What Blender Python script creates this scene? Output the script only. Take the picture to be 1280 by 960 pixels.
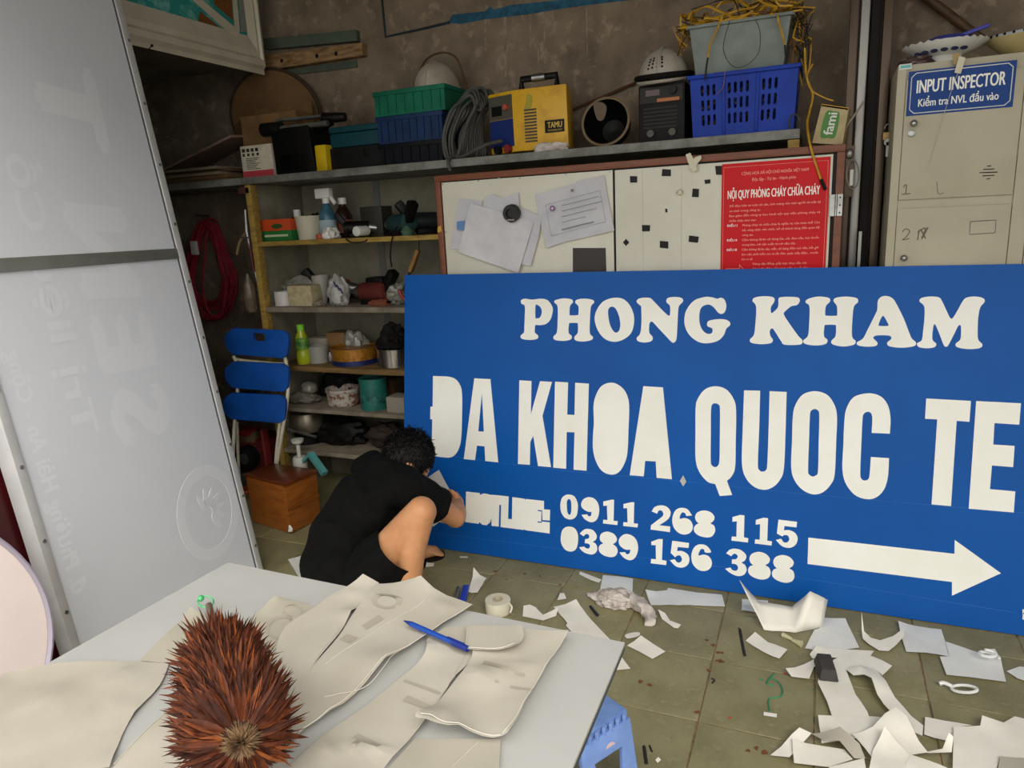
import bpy, bmesh, math, random
from mathutils import Vector, Matrix, noise
from mathutils.geometry import tessellate_polygon

# ------------------------------------------------------------------ camera
for o in list(bpy.data.objects):
    bpy.data.objects.remove(o)
SC = bpy.context.scene
COL = SC.collection
H = 1.43
F = 895.0
_v1 = Vector((-1500 - 640, 381 - 480, F)); _v2 = Vector((1028 - 640, 253 - 480, F))
_b = _v2.normalized(); _a = (-_v1).normalized()
_z = _a.cross(_b).normalized(); _a = _b.cross(_z).normalized()
if _z.y > 0: _z = -_z
RW = Matrix((_a, _b, _z))                    # camera (right, down, forward) -> world
CAM = Vector((0, 0, H))
_r, _d, _f = RW.col[0], RW.col[1], RW.col[2]
cd = bpy.data.cameras.new('camera'); cam = bpy.data.objects.new('camera', cd); COL.objects.link(cam)
cd.sensor_width = 36.0; cd.lens = F / 1280 * 36; cd.clip_start = 0.05; cd.clip_end = 200
m = Matrix.Identity(4)
for i in range(3):
    m[i][0] = _r[i]; m[i][1] = -_d[i]; m[i][2] = -_f[i]; m[i][3] = CAM[i]
cam.matrix_world = m
SC.camera = cam

# ------------------------------------------------------------------ daylight: an even overcast sky
w = bpy.data.worlds.new('world'); SC.world = w; w.use_nodes = True
bg = w.node_tree.nodes['Background']
bg.inputs[0].default_value = (1.0, 0.985, 0.95, 1); bg.inputs[1].default_value = 2.1
sd = bpy.data.lights.new('sun', 'SUN'); sd.energy = 1.9; sd.angle = math.radians(40); sd.color = (1, .95, .86)
sun = bpy.data.objects.new('sun', sd); COL.objects.link(sun)
sun.rotation_euler = Vector((-0.45, 0.55, -0.7)).to_track_quat('-Z', 'Y').to_euler()
SC.view_settings.view_transform = 'Standard'; SC.view_settings.look = 'None'
SC.view_settings.exposure = 0.0; SC.view_settings.gamma = 1.0; SC.view_settings.use_curve_mapping = False

# ------------------------------------------------------------------ helpers: pixels to places
def ray(px, py):
    return (RW @ Vector((px - 640, py - 480, F))).normalized()
def on_z(px, py, z):
    d = ray(px, py); return CAM + d * ((z - H) / d.z)
def on_y(px, py, y):
    d = ray(px, py); return CAM + d * (y / d.y)
def on_x(px, py, x):
    d = ray(px, py); return CAM + d * (x / d.x)
def on_plane(px, py, p, n):
    d = ray(px, py); return CAM + d * ((p - CAM).dot(n) / d.dot(n))
def rect(px0, py0, px1, py1, Y):
    mx, my = (px0 + px1) / 2, (py0 + py1) / 2
    return on_y(px0, my, Y).x, on_y(px1, my, Y).x, on_y(mx, py1, Y).z, on_y(mx, py0, Y).z
def V(*a): return Vector(a)
RND = random.Random(7)

# ------------------------------------------------------------------ helpers: materials
def lin(h):
    if not isinstance(h, str): return tuple(h)
    h = h.lstrip('#'); out = []
    for i in (0, 2, 4):
        c = int(h[i:i + 2], 16) / 255
        out.append(c / 12.92 if c <= .04045 else ((c + .055) / 1.055) ** 2.4)
    return tuple(out)
_M = {}
def mat(name, col, rough=.6, col2=None, scale=18, lo=.4, hi=.65, bump=0, bscale=60, metal=0, detail=5,
        trans=0, alpha=1, spec=.5, stretch=(1, 1, 1), col3=None, scale3=4, lo3=.5, hi3=.7, rnd=0, sub=0, coat=0, rough2=None, emit=0):
    if name in _M: return _M[name]
    ma = bpy.data.materials.new(name); ma.use_nodes = True
    nt = ma.node_tree; N = nt.nodes; L = nt.links
    b = N['Principled BSDF']
    c1 = lin(col) + (1,)
    b.inputs['Base Color'].default_value = c1
    b.inputs['Roughness'].default_value = rough
    b.inputs['Metallic'].default_value = metal
    b.inputs['Specular IOR Level'].default_value = spec
    b.inputs['Transmission Weight'].default_value = trans
    b.inputs['Alpha'].default_value = alpha
    b.inputs['Coat Weight'].default_value = coat
    if sub:
        b.inputs['Subsurface Weight'].default_value = sub
        b.inputs['Subsurface Radius'].default_value = (.012, .005, .003)
    tc = N.new('ShaderNodeTexCoord'); mp = N.new('ShaderNodeMapping'); mp.inputs['Scale'].default_value = stretch
    L.new(tc.outputs['Object'], mp.inputs['Vector'])
    last = None
    def layer(prev, c_to, sc, lo, hi):
        n = N.new('ShaderNodeTexNoise'); n.inputs['Scale'].default_value = sc; n.inputs['Detail'].default_value = detail
        n.inputs['Roughness'].default_value = .62
        L.new(mp.outputs[0], n.inputs['Vector'])
        mr = N.new('ShaderNodeMapRange'); mr.inputs['From Min'].default_value = lo; mr.inputs['From Max'].default_value = hi
        L.new(n.outputs['Fac'], mr.inputs['Value'])
        mx = N.new('ShaderNodeMix'); mx.data_type = 'RGBA'
        if prev is None: mx.inputs['A'].default_value = c1
        else: L.new(prev, mx.inputs['A'])
        mx.inputs['B'].default_value = lin(c_to) + (1,)
        L.new(mr.outputs[0], mx.inputs['Factor'])
        return mx.outputs['Result'], mr.outputs[0]
    if col2 is not None:
        last, fac = layer(None, col2, scale, lo, hi)
        if rough2 is not None:
            mr2 = N.new('ShaderNodeMapRange'); mr2.inputs['To Min'].default_value = rough; mr2.inputs['To Max'].default_value = rough2
            L.new(fac, mr2.inputs['Value']); L.new(mr2.outputs[0], b.inputs['Roughness'])
    if col3 is not None:
        last, _ = layer(last, col3, scale3, lo3, hi3)
    if rnd:
        oi = N.new('ShaderNodeObjectInfo'); hs = N.new('ShaderNodeHueSaturation')
        mr = N.new('ShaderNodeMapRange'); mr.inputs['To Min'].default_value = 1 - rnd; mr.inputs['To Max'].default_value = 1 + rnd
        L.new(oi.outputs['Random'], mr.inputs['Value']); L.new(mr.outputs[0], hs.inputs['Value'])
        if last is None: hs.inputs['Color'].default_value = c1
        else: L.new(last, hs.inputs['Color'])
        last = hs.outputs[0]
    if last is not None: L.new(last, b.inputs['Base Color'])
    if bump:
        n = N.new('ShaderNodeTexNoise'); n.inputs['Scale'].default_value = bscale; n.inputs['Detail'].default_value = 6
        L.new(mp.outputs[0], n.inputs['Vector'])
        bp = N.new('ShaderNodeBump'); bp.inputs['Strength'].default_value = bump; bp.inputs['Distance'].default_value = .01
        L.new(n.outputs['Fac'], bp.inputs['Height']); L.new(bp.outputs[0], b.inputs['Normal'])
    _M[name] = ma
    return ma

# ------------------------------------------------------------------ helpers: meshes
def frame_from(d):
    d = d.normalized(); a = V(0, 0, 1) if abs(d.z) < .9 else V(1, 0, 0)
    x = a.cross(d).normalized(); return x, d.cross(x).normalized(), d
def catmull(pts, closed=True, n=6):
    """pts: (x,y[,1]); a third entry marks a sharp corner"""
    out = []; N = len(pts)
    for i in range(N if closed else N - 1):
        p1 = pts[i]; p2 = pts[(i + 1) % N]
        p0 = pts[(i - 1) % N] if (closed or i > 0) else p1
        p3 = pts[(i + 2) % N] if (closed or i + 2 < N) else p2
        if len(p1) > 2: p0 = (2 * p1[0] - p2[0], 2 * p1[1] - p2[1])
        if len(p2) > 2: p3 = (2 * p2[0] - p1[0], 2 * p2[1] - p1[1])
        if len(p1) > 2 and len(p2) > 2:
            out.append((p1[0], p1[1])); continue
        for k in range(n):
            t = k / n; t2 = t * t; t3 = t2 * t
            out.append(tuple(.5 * (2 * p1[j] + (p2[j] - p0[j]) * t + (2 * p0[j] - 5 * p1[j] + 4 * p2[j] - p3[j]) * t2
                                   + (3 * p1[j] - p0[j] - 3 * p2[j] + p3[j]) * t3) for j in (0, 1)))
    if not closed: out.append(tuple(pts[-1][:2]))
    return out
def cat3(pts, n=6, closed=False):
    out = []; N = len(pts); pts = [Vector(p) for p in pts]
    for i in range(N if closed else N - 1):
        p1 = pts[i]; p2 = pts[(i + 1) % N]
        p0 = pts[(i - 1) % N] if (closed or i > 0) else p1
        p3 = pts[(i + 2) % N] if (closed or i + 2 < N) else p2
        for k in range(n):
            t = k / n
            out.append(.5 * (2 * p1 + (p2 - p0) * t + (2 * p0 - 5 * p1 + 4 * p2 - p3) * t * t + (3 * p1 - p0 - 3 * p2 + p3) * t ** 3))
    if not closed: out.append(pts[-1])
    return out
class MB:
    def __init__(s): s.v = []; s.f = []
    def add(s, vs, fs, M=None):
        k = len(s.v)
        s.v += [(M @ Vector(p)) if M else Vector(p) for p in vs]
        s.f += [tuple(i + k for i in f) for f in fs]
        return s
    def box(s, x0, x1, y0, y1, z0, z1, M=None):
        return s.add([(x, y, z) for x in (x0, x1) for y in (y0, y1) for z in (z0, z1)],
                     [(0, 1, 3, 2), (4, 6, 7, 5), (0, 4, 5, 1), (2, 3, 7, 6), (0, 2, 6, 4), (1, 5, 7, 3)], M)
    def hexa(s, b, t):
        return s.add(list(b) + list(t), [(3, 2, 1, 0), (4, 5, 6, 7), (0, 1, 5, 4), (1, 2, 6, 5), (2, 3, 7, 6), (3, 0, 4, 7)])
    def bar(s, p0, p1, wx, wy, up=None):
        p0, p1 = Vector(p0), Vector(p1); d = (p1 - p0).normalized()
        if up is None: x, y, _ = frame_from(d)
        else: x = Vector(up).cross(d).normalized(); y = d.cross(x)
        q = [x * a * wx / 2 + y * b * wy / 2 for a, b in ((-1, -1), (1, -1), (1, 1), (-1, 1))]
        return s.hexa([p0 + k for k in q], [p1 + k for k in q])
    def cyl(s, p0, p1, r0, r1=None, n=16):
        p0, p1 = Vector(p0), Vector(p1); r1 = r0 if r1 is None else r1
        x, y, d = frame_from(p1 - p0); vs = []
        for p, r in ((p0, r0), (p1, r1)):
            vs += [p + x * r * math.cos(a) + y * r * math.sin(a) for a in [2 * math.pi * i / n for i in range(n)]]
        return s.add(vs, [(i, (i + 1) % n, n + (i + 1) % n, n + i) for i in range(n)] + [tuple(range(n))[::-1], tuple(range(n, 2 * n))])
    def tube(s, pts, r, n=8, closed=False):
        pts = [Vector(p) for p in pts]; N = len(pts); k0 = len(s.v)
        rs = r if isinstance(r, (list, tuple)) else [r] * N
        x = None; vs = []
        for i, p in enumerate(pts):
            a = pts[(i - 1) % N] if (closed or i) else p; b = pts[(i + 1) % N] if (closed or i < N - 1) else p
            d = (b - a)
            d = d.normalized() if d.length > 1e-9 else V(0, 0, 1)
            if x is None: x, y, _ = frame_from(d)
            else:
                x = (x - d * x.dot(d)); x = x.normalized() if x.length > 1e-6 else frame_from(d)[0]; y = d.cross(x)
            vs += [p + (x * math.cos(t) + y * math.sin(t)) * rs[i] for t in [2 * math.pi * q / n for q in range(n)]]
        fs = []
        for i in range(N if closed else N - 1):
            j = (i + 1) % N
            fs += [(i * n + q, i * n + (q + 1) % n, j * n + (q + 1) % n, j * n + q) for q in range(n)]
        if not closed: fs += [tuple(range(n))[::-1], tuple((N - 1) * n + q for q in range(n))]
        return s.add(vs, fs)
    def lathe(s, prof, o=(0, 0, 0), n=28, M=None, sx=1, sy=1, caps=True):
        o = Vector(o); vs = []; fs = []; P = len(prof)
        for r, z in prof:
            for i in range(n):
                a = 2 * math.pi * i / n; vs.append(o + V(r * math.cos(a) * sx, r * math.sin(a) * sy, z))
        for j in range(P - 1):
            fs += [(j * n + i, j * n + (i + 1) % n, (j + 1) * n + (i + 1) % n, (j + 1) * n + i) for i in range(n)]
        if prof[0] == prof[-1]: caps = False
        if caps and prof[0][0] > 1e-6: fs.append(tuple(range(n))[::-1])
        if caps and prof[-1][0] > 1e-6: fs.append(tuple((P - 1) * n + i for i in range(n)))
        return s.add(vs, fs, M)
    def ell(s, c, r, M=None, nu=16, nv=10):
        c = Vector(c); r = (r, r, r) if not isinstance(r, (tuple, list)) else r; R = M or Matrix.Identity(3)
        vs = [c + R @ V(0, 0, r[2])]; fs = []
        for j in range(1, nv):
            t = math.pi * j / nv
            for i in range(nu):
                a = 2 * math.pi * i / nu
                vs.append(c + R @ V(r[0] * math.sin(t) * math.cos(a), r[1] * math.sin(t) * math.sin(a), r[2] * math.cos(t)))
        vs.append(c - R @ V(0, 0, r[2])); k = len(vs) - 1
        fs += [(0, 1 + i, 1 + (i + 1) % nu) for i in range(nu)]
        for j in range(nv - 2):
            fs += [(1 + j * nu + i, 1 + (j + 1) * nu + i, 1 + (j + 1) * nu + (i + 1) % nu, 1 + j * nu + (i + 1) % nu) for i in range(nu)]
        b = 1 + (nv - 2) * nu
        fs += [(b + (i + 1) % nu, b + i, k) for i in range(nu)]
        return s.add(vs, fs)
    def prism(s, loops, fn, off):
        """loops of 2-D points (outer, holes...), fn: 2-D -> Vector front face, off: Vector to the back face"""
        off = Vector(off)
        tl = [[V(p[0], p[1], 0) for p in l] for l in loops]
        flat = [p for l in loops for p in l]; n = len(flat)
        fr = [fn(p[0], p[1]) for p in flat]
        tris = tessellate_polygon(tl)
        fs = [tuple(t) for t in tris] + [tuple(i + n for i in t[::-1]) for t in tris]
        k = 0
        for l in loops:
            m_ = len(l)
            fs += [(k + i, k + (i + 1) % m_, n + k + (i + 1) % m_, n + k + i) for i in range(m_)]
            k += m_
        return s.add(fr + [p + off for p in fr], fs)
    def grid(s, fn, nu, nv):
        vs = [fn(i / nu, j / nv) for j in range(nv + 1) for i in range(nu + 1)]
        return s.add(vs, [(j * (nu + 1) + i, j * (nu + 1) + i + 1, (j + 1) * (nu + 1) + i + 1, (j + 1) * (nu + 1) + i) for j in range(nv) for i in range(nu)])
def obj(name, mb, ma, parent=None, bevel=0, seg=2, smooth=True, solid=0, ang=38):
    me = bpy.data.meshes.new(name)
    me.from_pydata([tuple(v) for v in mb.v], [], mb.f); me.update()
    bm = bmesh.new(); bm.from_mesh(me)
    if solid:
        bmesh.ops.recalc_face_normals(bm, faces=bm.faces)
        bmesh.ops.solidify(bm, geom=bm.faces[:], thickness=solid)
    bmesh.ops.recalc_face_normals(bm, faces=bm.faces)
    if bevel:
        es = [e for e in bm.edges if len(e.link_faces) == 2 and e.calc_face_angle(0) > .5]
        bmesh.ops.bevel(bm, geom=es, offset=bevel, offset_type='OFFSET', segments=seg, profile=.6, affect='EDGES', clamp_overlap=True)
    bm.to_mesh(me); bm.free()
    if smooth:
        me.shade_smooth(); me.set_sharp_from_angle(angle=math.radians(ang))
    o = bpy.data.objects.new(name, me); COL.objects.link(o)
    if isinstance(ma, (list, tuple)):
        for k in ma: me.materials.append(k)
    elif ma: me.materials.append(ma)
    if parent: par(o, parent)
    return o
def par(o, p):
    o.parent = p; o.matrix_parent_inverse = Matrix.Translation(-world_loc(p))
def world_loc(p):
    l = p.location.copy()
    return l if p.parent is None else l          # parts sit at the world origin, only roots are moved
def tag(o, label, cat, group=None, kind=None):
    o['label'] = label; o['category'] = cat
    if group: o['group'] = group
    if kind: o['kind'] = kind
    return o
def thing(name, label, cat, loc=(0, 0, 0), group=None):
    o = bpy.data.objects.new(name, None); COL.objects.link(o); o.location = loc; o.empty_display_size = .05
    return tag(o, label, cat, group)
def struct(name, mb, ma, parent=None, **k):
    o = obj(name, mb, ma, parent, **k)
    if parent is None: o['kind'] = 'structure'
    return o
_txt = {}
def text_mesh(s, offset=0.0):
    key = (s, offset)
    if key in _txt: return _txt[key]
    cu = bpy.data.curves.new('t', 'FONT'); cu.body = s; cu.size = 1; cu.offset = offset; cu.resolution_u = 3; cu.fill_mode = 'FRONT'
    o = bpy.data.objects.new('t', cu); COL.objects.link(o)
    me = bpy.data.meshes.new_from_object(o.evaluated_get(bpy.context.evaluated_depsgraph_get()))
    vs = [v.co.copy() for v in me.vertices]; fs = [tuple(p.vertices) for p in me.polygons]
    bpy.data.objects.remove(o); bpy.data.curves.remove(cu); bpy.data.meshes.remove(me)
    _txt[key] = (vs, fs); return vs, fs
def put_text(mb, s, p0, xdir, ydir, width=None, cap=.02, offset=0.0, xs=1.0):
    """a bold weight is made by laying the letters twice, a hair apart"""
    if offset:
        dx = cap * offset * 1.6; n_ = Vector(xdir).cross(Vector(ydir)).normalized() * .00008
        w1 = width - 2 * dx if width else None
        for k, (a, b) in enumerate(((0, .5), (2, .5), (1, 0), (1, 1))):
            put_text1(mb, s, Vector(p0) + Vector(xdir) * dx * a + Vector(ydir) * dx * (b - .5) + n_ * k, xdir, ydir, w1, cap, xs)
        return mb
    return put_text1(mb, s, p0, xdir, ydir, width, cap, xs)
def put_text1(mb, s, p0, xdir, ydir, width=None, cap=.02, xs=1.0):
    """text from p0 along xdir, capital height cap, optional exact width"""
    vs, fs = text_mesh(s)
    if not vs: return mb
    x0 = min(v.x for v in vs); x1 = max(v.x for v in vs)
    k = cap / .73; kx = (width / (x1 - x0)) if width else k * xs
    return mb.add([Vector(p0) + Vector(xdir) * (v.x - x0) * kx + Vector(ydir) * v.y * k for v in vs], fs)
# ================================================================== the setting
M_conc = mat('bare_concrete', '#8c7d69', .9, '#66584a', scale=5, lo=.35, hi=.7, bump=.5, bscale=22, col3='#b5a18a', scale3=13, lo3=.55, hi3=.78)
M_conc_dark = mat('stained_brown_wall', '#4a3c2e', .9, '#33291f', scale=4, bump=.3, bscale=18)
M_plaster = mat('grimy_plaster', '#8f897e', .9, '#6f675b', scale=3, bump=.2)
M_ground = mat('street_concrete', '#8a857c', .9, '#77726a', scale=3, bump=.2)
M_grout = mat('worn_grout', '#8f7656', .95, '#5f523f', scale=30)
M_tile = mat('olive_floor_tile', '#8d8763', .5, '#7a7452', scale=6, lo=.4, hi=.66, bump=.06, bscale=90,
             col3='#9a9272', scale3=26, lo3=.55, hi3=.75, rnd=.07, rough2=.62)
M_ceil = mat('ceiling_paint', '#8e877b', .9, '#7a7266', scale=3)

WY = 3.32
struct('floor', MB().box(-3.75, 3.2, -.62, WY + .1, -.12, -.0035), M_grout)
floor = bpy.data.objects['floor']
TS = .307
tm = obj('tile', MB().box(-TS / 2 + .0022, TS / 2 - .0022, -TS / 2 + .0022, TS / 2 - .0022, -.02, 0), M_tile, floor, bevel=.0015, seg=1)
first = True
for i in range(-11, 11):
    for j in range(-2, 11):
        x = -.265 + TS * (i + .5); y = 2.436 + TS * (j - 7 + .5)
        if y > WY - .05 or y < -.5 or x < -3.7 or x > 3.1: continue
        o = tm if first else tm.copy()
        if not first: COL.objects.link(o)
        first = False
        o.location = (x, y, RND.uniform(-.0012, 0)); o.rotation_euler = (RND.uniform(-.002, .002), RND.uniform(-.002, .002), 0)
struct('ground', MB().box(-14, 14, -16, -.63, -.2, -.06), M_ground)
# open shop front behind the camera; walls and ceiling of the bay
struct('wall_back', MB().box(-3.75, 3.2, WY, WY + .15, -.05, 2.8), M_conc)
struct('wall_left', MB().box(-2.95, -2.76, -.62, 2.36, -.05, 2.8).box(-3.75, -2.76, 2.36, WY, 2.3, 2.8), M_plaster, ang=20)
struct('wall_alcove', MB().box(-3.85, -3.74, 2.3, WY, -.05, 2.8).box(-3.75, -2.95, 2.26, 2.36, -.05, 2.3), M_conc_dark)
struct('wall_right', MB().box(3.1, 3.25, -.62, WY, -.05, 2.8), M_plaster)
struct('ceiling', MB().box(-3.85, 3.25, .5, WY + .15, 2.78, 2.9), M_ceil)

# paint remains and bits on the back wall (flat marks on the concrete)
wb = bpy.data.objects['wall_back']
M_bluepaint = mat('old_blue_wall_paint', '#24607a', .8, '#1b465c', scale=40)
M_darkline = mat('dark_blue_line', '#22323a', .8)
def wallpoly(name, pts, ma, t=.002, par_=wb, Y=WY):
    return obj(name, MB().prism([pts], lambda x, y: on_y(x, y, Y - t), (0, t, 0)), ma, par_)
random.seed(3)
top = [(560, 28), (566, 18), (607, 14), (612, 8), (618, 12), (640, 6), (700, 0), (760, -5), (800, -10)]
bot = [(810, -2), (760, 3), (700, 11), (660, 18), (607, 24), (575, 30)]
wallpoly('paint_stripe', top + bot, M_bluepaint)
obj('painted_line', MB().tube([on_y(477, -5, WY - .004), on_y(482, 46, WY - .004), on_y(520, 38, WY - .004), on_y(562, 28, WY - .004)], .006, 6), M_darkline, wb)
M_drip = mat('pale_lime_drip', '#9a8c7a', .9, '#75685a', scale=30)
for (x, y0, y1, w_) in ((606, 14, 62, 1.6), (631, 10, 96, 1.8), (662, 6, 60, 1.1), (680, 3, 90, 1.0), (672, 50, 88, .8), (640, 8, 30, .9), (652, 6, 26, .8), (690, 3, 40, .8), (733, 10, 70, .9)):
    wallpoly('lime_drip', [(x - w_, y0), (x + w_, y0), (x + w_ * .8 + .6, (y0 + y1) / 2), (x + w_ * .5 + 1, y1), (x - w_ * .6 + 1, y1), (x - w_ * .7 + .4, (y0 + y1) / 2)], M_drip, t=.0015)

# ================================================================== big blue clinic sign leaning at the back
ZT = 1.202; LEAN = .2 / ZT
BN = V(0, 1, -LEAN).normalized() * -1          # sign normal towards the camera
BP = V(0, 2.58, 0)
def bpt(px, py, t=.0):                          # pixel -> point on the sign's face, t metres proud
    return on_plane(px, py, BP, BN) + BN * t
M_blue = mat('blue_vinyl_sheet', '#08509e', .4, '#0956a8', scale=1.5, spec=.16)
M_alu_edge = mat('panel_edge', '#3a4450', .5)
M_vinyl = mat('cream_white_vinyl', '#f1f1ea', .42, '#ecebe0', scale=4)
M_seam = mat('vinyl_seam', '#3f74b8', .4)
XL, XR = -1.702, .74
sign = thing('clinic_sign', 'large blue clinic signboard with white lettering and arrow leaning behind the floor scraps', 'sign', (XL, 2.58, 0))
ta = V(0, .2, ZT)
b0 = V(XL, 2.58, .004); b1 = V(XR, 2.58, .004)
obj('panel', MB().hexa([b0, b1, b1 + ta, b0 + ta], [p - BN * .004 for p in (b0, b1, b1 + ta, b0 + ta)]), M_blue, sign)
fr = MB()
back = -BN * .004
for a, b in ((b0, b1), (b0 + ta, b1 + ta)):
    fr.bar(a + back - BN * .0065 + ta * (.012 if a == b0 else -.012), b + back - BN * .0065 + ta * (.012 if a == b0 else -.012), .022, .012, BN)
for x in (XL + .015, (XL + XR) / 2, XR - .015):
    fr.bar(V(x, 2.58, .03) + back - BN * .0065, V(x, 2.58, .0) + ta * .97 + back - BN * .0065, .022, .012, BN)
obj('rear_frame', fr, mat('galvanised_tube', '#9a9c9c', .4, metal=.8), sign)
for nm, ln in (('seam', [(536, 665), (700, 686), (860, 703), (1000, 722), (1270, 766)]), ('seam', [(536, 567), (700, 588), (868, 603), (1000, 617), (1150, 630), (1279, 641)])):
    obj(nm, MB().tube([bpt(x, y, .0002) for x, y in ln], .0008, 4), M_seam, sign)

def glyph(name, loops, ox, oy, s, thick=.0012, n=5):
    ls = [[(ox + x / s, oy + y / s) for x, y in catmull(l, True, n)] for l in loops]
    mb = MB().prism(ls, lambda x, y: bpt(x, y, thick), -BN * thick)
    return obj(name, mb, M_vinyl, sign, ang=60)
def C(*p): return [(x, y, 1) for x, y in p]     # straight-edged polygon
z = (640, 360, 9.143)
glyph('letter_p', [[(105, 140), (150, 122), (230, 132), (340, 122), (410, 142), (460, 210), (466, 270), (440, 360), (390, 410), (330, 424), (266, 422, 1), (262, 505), (300, 545), (285, 582), (200, 594), (115, 580), (100, 545), (138, 505), (142, 440), (147, 320), (147, 205), (110, 180)],
                   [(270, 200), (300, 198), (335, 235), (340, 290), (318, 338), (285, 346), (268, 335)]], *z)
glyph('letter_h', [[(485, 165), (500, 138), (590, 119), (680, 130), (697, 165), (665, 205), (658, 300), (672, 312), (750, 310), (760, 290), (760, 210), (725, 170), (740, 135), (830, 121), (920, 135), (940, 165), (905, 210), (893, 330), (890, 510), (926, 560), (905, 595), (815, 612), (730, 600), (714, 560), (752, 510), (754, 415), (740, 400), (665, 400), (652, 415), (648, 510), (684, 550), (668, 590), (580, 605), (490, 592), (475, 555), (512, 510), (522, 400), (522, 215)]], *z)
glyph('letter_o', [[(945, 350), (975, 240), (1050, 150), (1170, 111), (1280, 130), (1360, 220), (1397, 350), (1370, 500), (1280, 585), (1170, 615), (1060, 580), (980, 480)],
                   [(1098, 280), (1110, 230), (1145, 213), (1185, 235), (1220, 310), (1238, 400), (1228, 480), (1190, 510), (1150, 480), (1115, 400)]], *z)
z = (780, 360, 9.143)
glyph('letter_n', [[(145, 160), (165, 125), (230, 110), (300, 115), (340, 150), (430, 245), (500, 310), (520, 312), (527, 290), (525, 205), (485, 160), (500, 115), (580, 102), (660, 115), (675, 155), (630, 205), (618, 280), (610, 450), (600, 580), (575, 622), (545, 618), (480, 550), (400, 465), (330, 390), (305, 388), (290, 420), (290, 510), (328, 560), (315, 605), (240, 623), (165, 610), (146, 570), (185, 520), (200, 400), (197, 220), (185, 200)]], *z)
glyph('letter_g', [[(690, 360), (715, 250), (800, 145), (920, 103), (1000, 105), (1065, 122), (1110, 110), (1150, 135), (1170, 200), (1155, 270), (1115, 297), (1075, 280), (1030, 225), (980, 192), (920, 198), (875, 240), (860, 330), (870, 420), (905, 490), (960, 525), (1005, 512), (1012, 470), (990, 452), (960, 440), (950, 410), (970, 375), (1060, 357), (1150, 358), (1205, 385), (1212, 425), (1170, 465), (1140, 540), (1070, 605), (950, 632), (850, 615), (760, 550), (705, 460)]], *z)
z = (930, 360, 8.0)
glyph('letter_k', [[(85, 130), (110, 95), (200, 82), (290, 92), (305, 130), (270, 190), (270, 240), (285, 248), (340, 190), (345, 110), (370, 92), (450, 88), (540, 95), (558, 130), (530, 170), (470, 185), (405, 240), (400, 265), (430, 320), (540, 475), (582, 520), (575, 560), (500, 570), (400, 565), (370, 530), (300, 420), (278, 405), (258, 430), (265, 480), (290, 520), (265, 552), (170, 562), (75, 548), (60, 515), (98, 470), (112, 380), (122, 190)]], *z)
glyph('letter_h', [[(616, 145), (640, 110), (740, 86), (845, 98), (860, 135), (820, 180), (812, 262), (830, 277), (920, 277), (932, 262), (928, 180), (895, 130), (920, 98), (1020, 86), (1125, 100), (1140, 140), (1100, 185), (1085, 300), (1080, 480), (1116, 530), (1095, 568), (990, 585), (890, 565), (873, 530), (915, 480), (920, 385), (908, 369), (820, 369), (804, 385), (800, 480), (835, 520), (815, 560), (720, 575), (615, 560), (593, 525), (638, 480), (650, 380), (655, 190)]], *z)
z = (1070, 360, 7.529)
glyph('letter_a', [[(200, 200), (206, 120), (240, 82), (290, 75), (340, 95), (375, 140), (450, 290), (500, 420), (525, 475), (562, 510), (550, 545), (440, 562), (320, 550), (292, 518), (330, 480), (325, 455), (290, 446), (200, 446), (165, 460), (168, 478), (202, 515), (185, 545), (100, 552), (20, 540), (10, 510), (65, 475), (110, 390), (180, 250)],
                   [(255, 262), (275, 285), (305, 345), (295, 357), (225, 357), (212, 345), (235, 285)]], *z)
glyph('letter_m', [[(597, 125), (620, 92), (700, 80), (780, 88), (810, 125), (850, 210), (885, 280), (910, 282), (950, 220), (1000, 130), (1040, 90), (1120, 80), (1195, 95), (1210, 130), (1170, 180), (1152, 260), (1145, 360), (1148, 480), (1188, 530), (1165, 565), (1060, 575), (955, 558), (938, 525), (980, 485), (988, 420), (985, 355), (960, 360), (920, 440), (870, 535), (848, 552), (825, 535), (780, 420), (745, 345), (728, 360), (718, 480), (755, 525), (735, 558), (660, 567), (590, 555), (575, 520), (618, 490), (632, 400), (645, 260), (640, 170)]], *z)
z = (530, 460, 6.857)
glyph('letter_d', [[(78, 68, 1), (210, 74), (270, 95), (312, 150), (327, 230), (327, 400), (320, 600), (300, 690), (265, 745), (220, 768), (150, 763), (66, 752, 1), (72, 440, 1), (54, 438, 1), (56, 332, 1), (75, 330, 1)]], *z)
glyph('letter_a', [C((432, 88), (570, 95), (637, 808), (526, 797), (520, 672), (455, 665), (438, 790), (342, 780)), C((497, 215), (514, 545), (466, 542))], *z)
glyph('letter_k', [C((818, 105), (922, 111), (917, 395), (995, 113), (1098, 119), (1016, 410), (1090, 850), (978, 840), (937, 580), (912, 635), (908, 830), (806, 822))], *z)
z = (680, 470, 6.857)
glyph('letter_h', [C((95, 48), (207, 55), (200, 330), (262, 334), (268, 58), (385, 65), (365, 812), (254, 802), (262, 483), (195, 480), (190, 795), (80, 785))], *z)
glyph('letter_o', [[(425, 260), (440, 180), (480, 100), (540, 62), (610, 62), (680, 110), (718, 180), (731, 270), (725, 450), (716, 650), (690, 750), (640, 825), (575, 845), (500, 815), (450, 740), (422, 640), (420, 520), (428, 400)]], *z)
glyph('letter_a', [C((852, 87), (1020, 97), (1097, 885), (966, 872), (958, 732), (868, 727), (855, 860), (735, 850))], *z)
obj('sticker', MB().prism([[(761, 23) for _ in ()] or [(850, 601), (854, 594), (858, 602), (854, 608)]], lambda x, y: bpt(x, y, .002), -BN * .002), mat('grey_sticker', '#b9b7ac', .6), sign)
z = (860, 470, 4.923)
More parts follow.
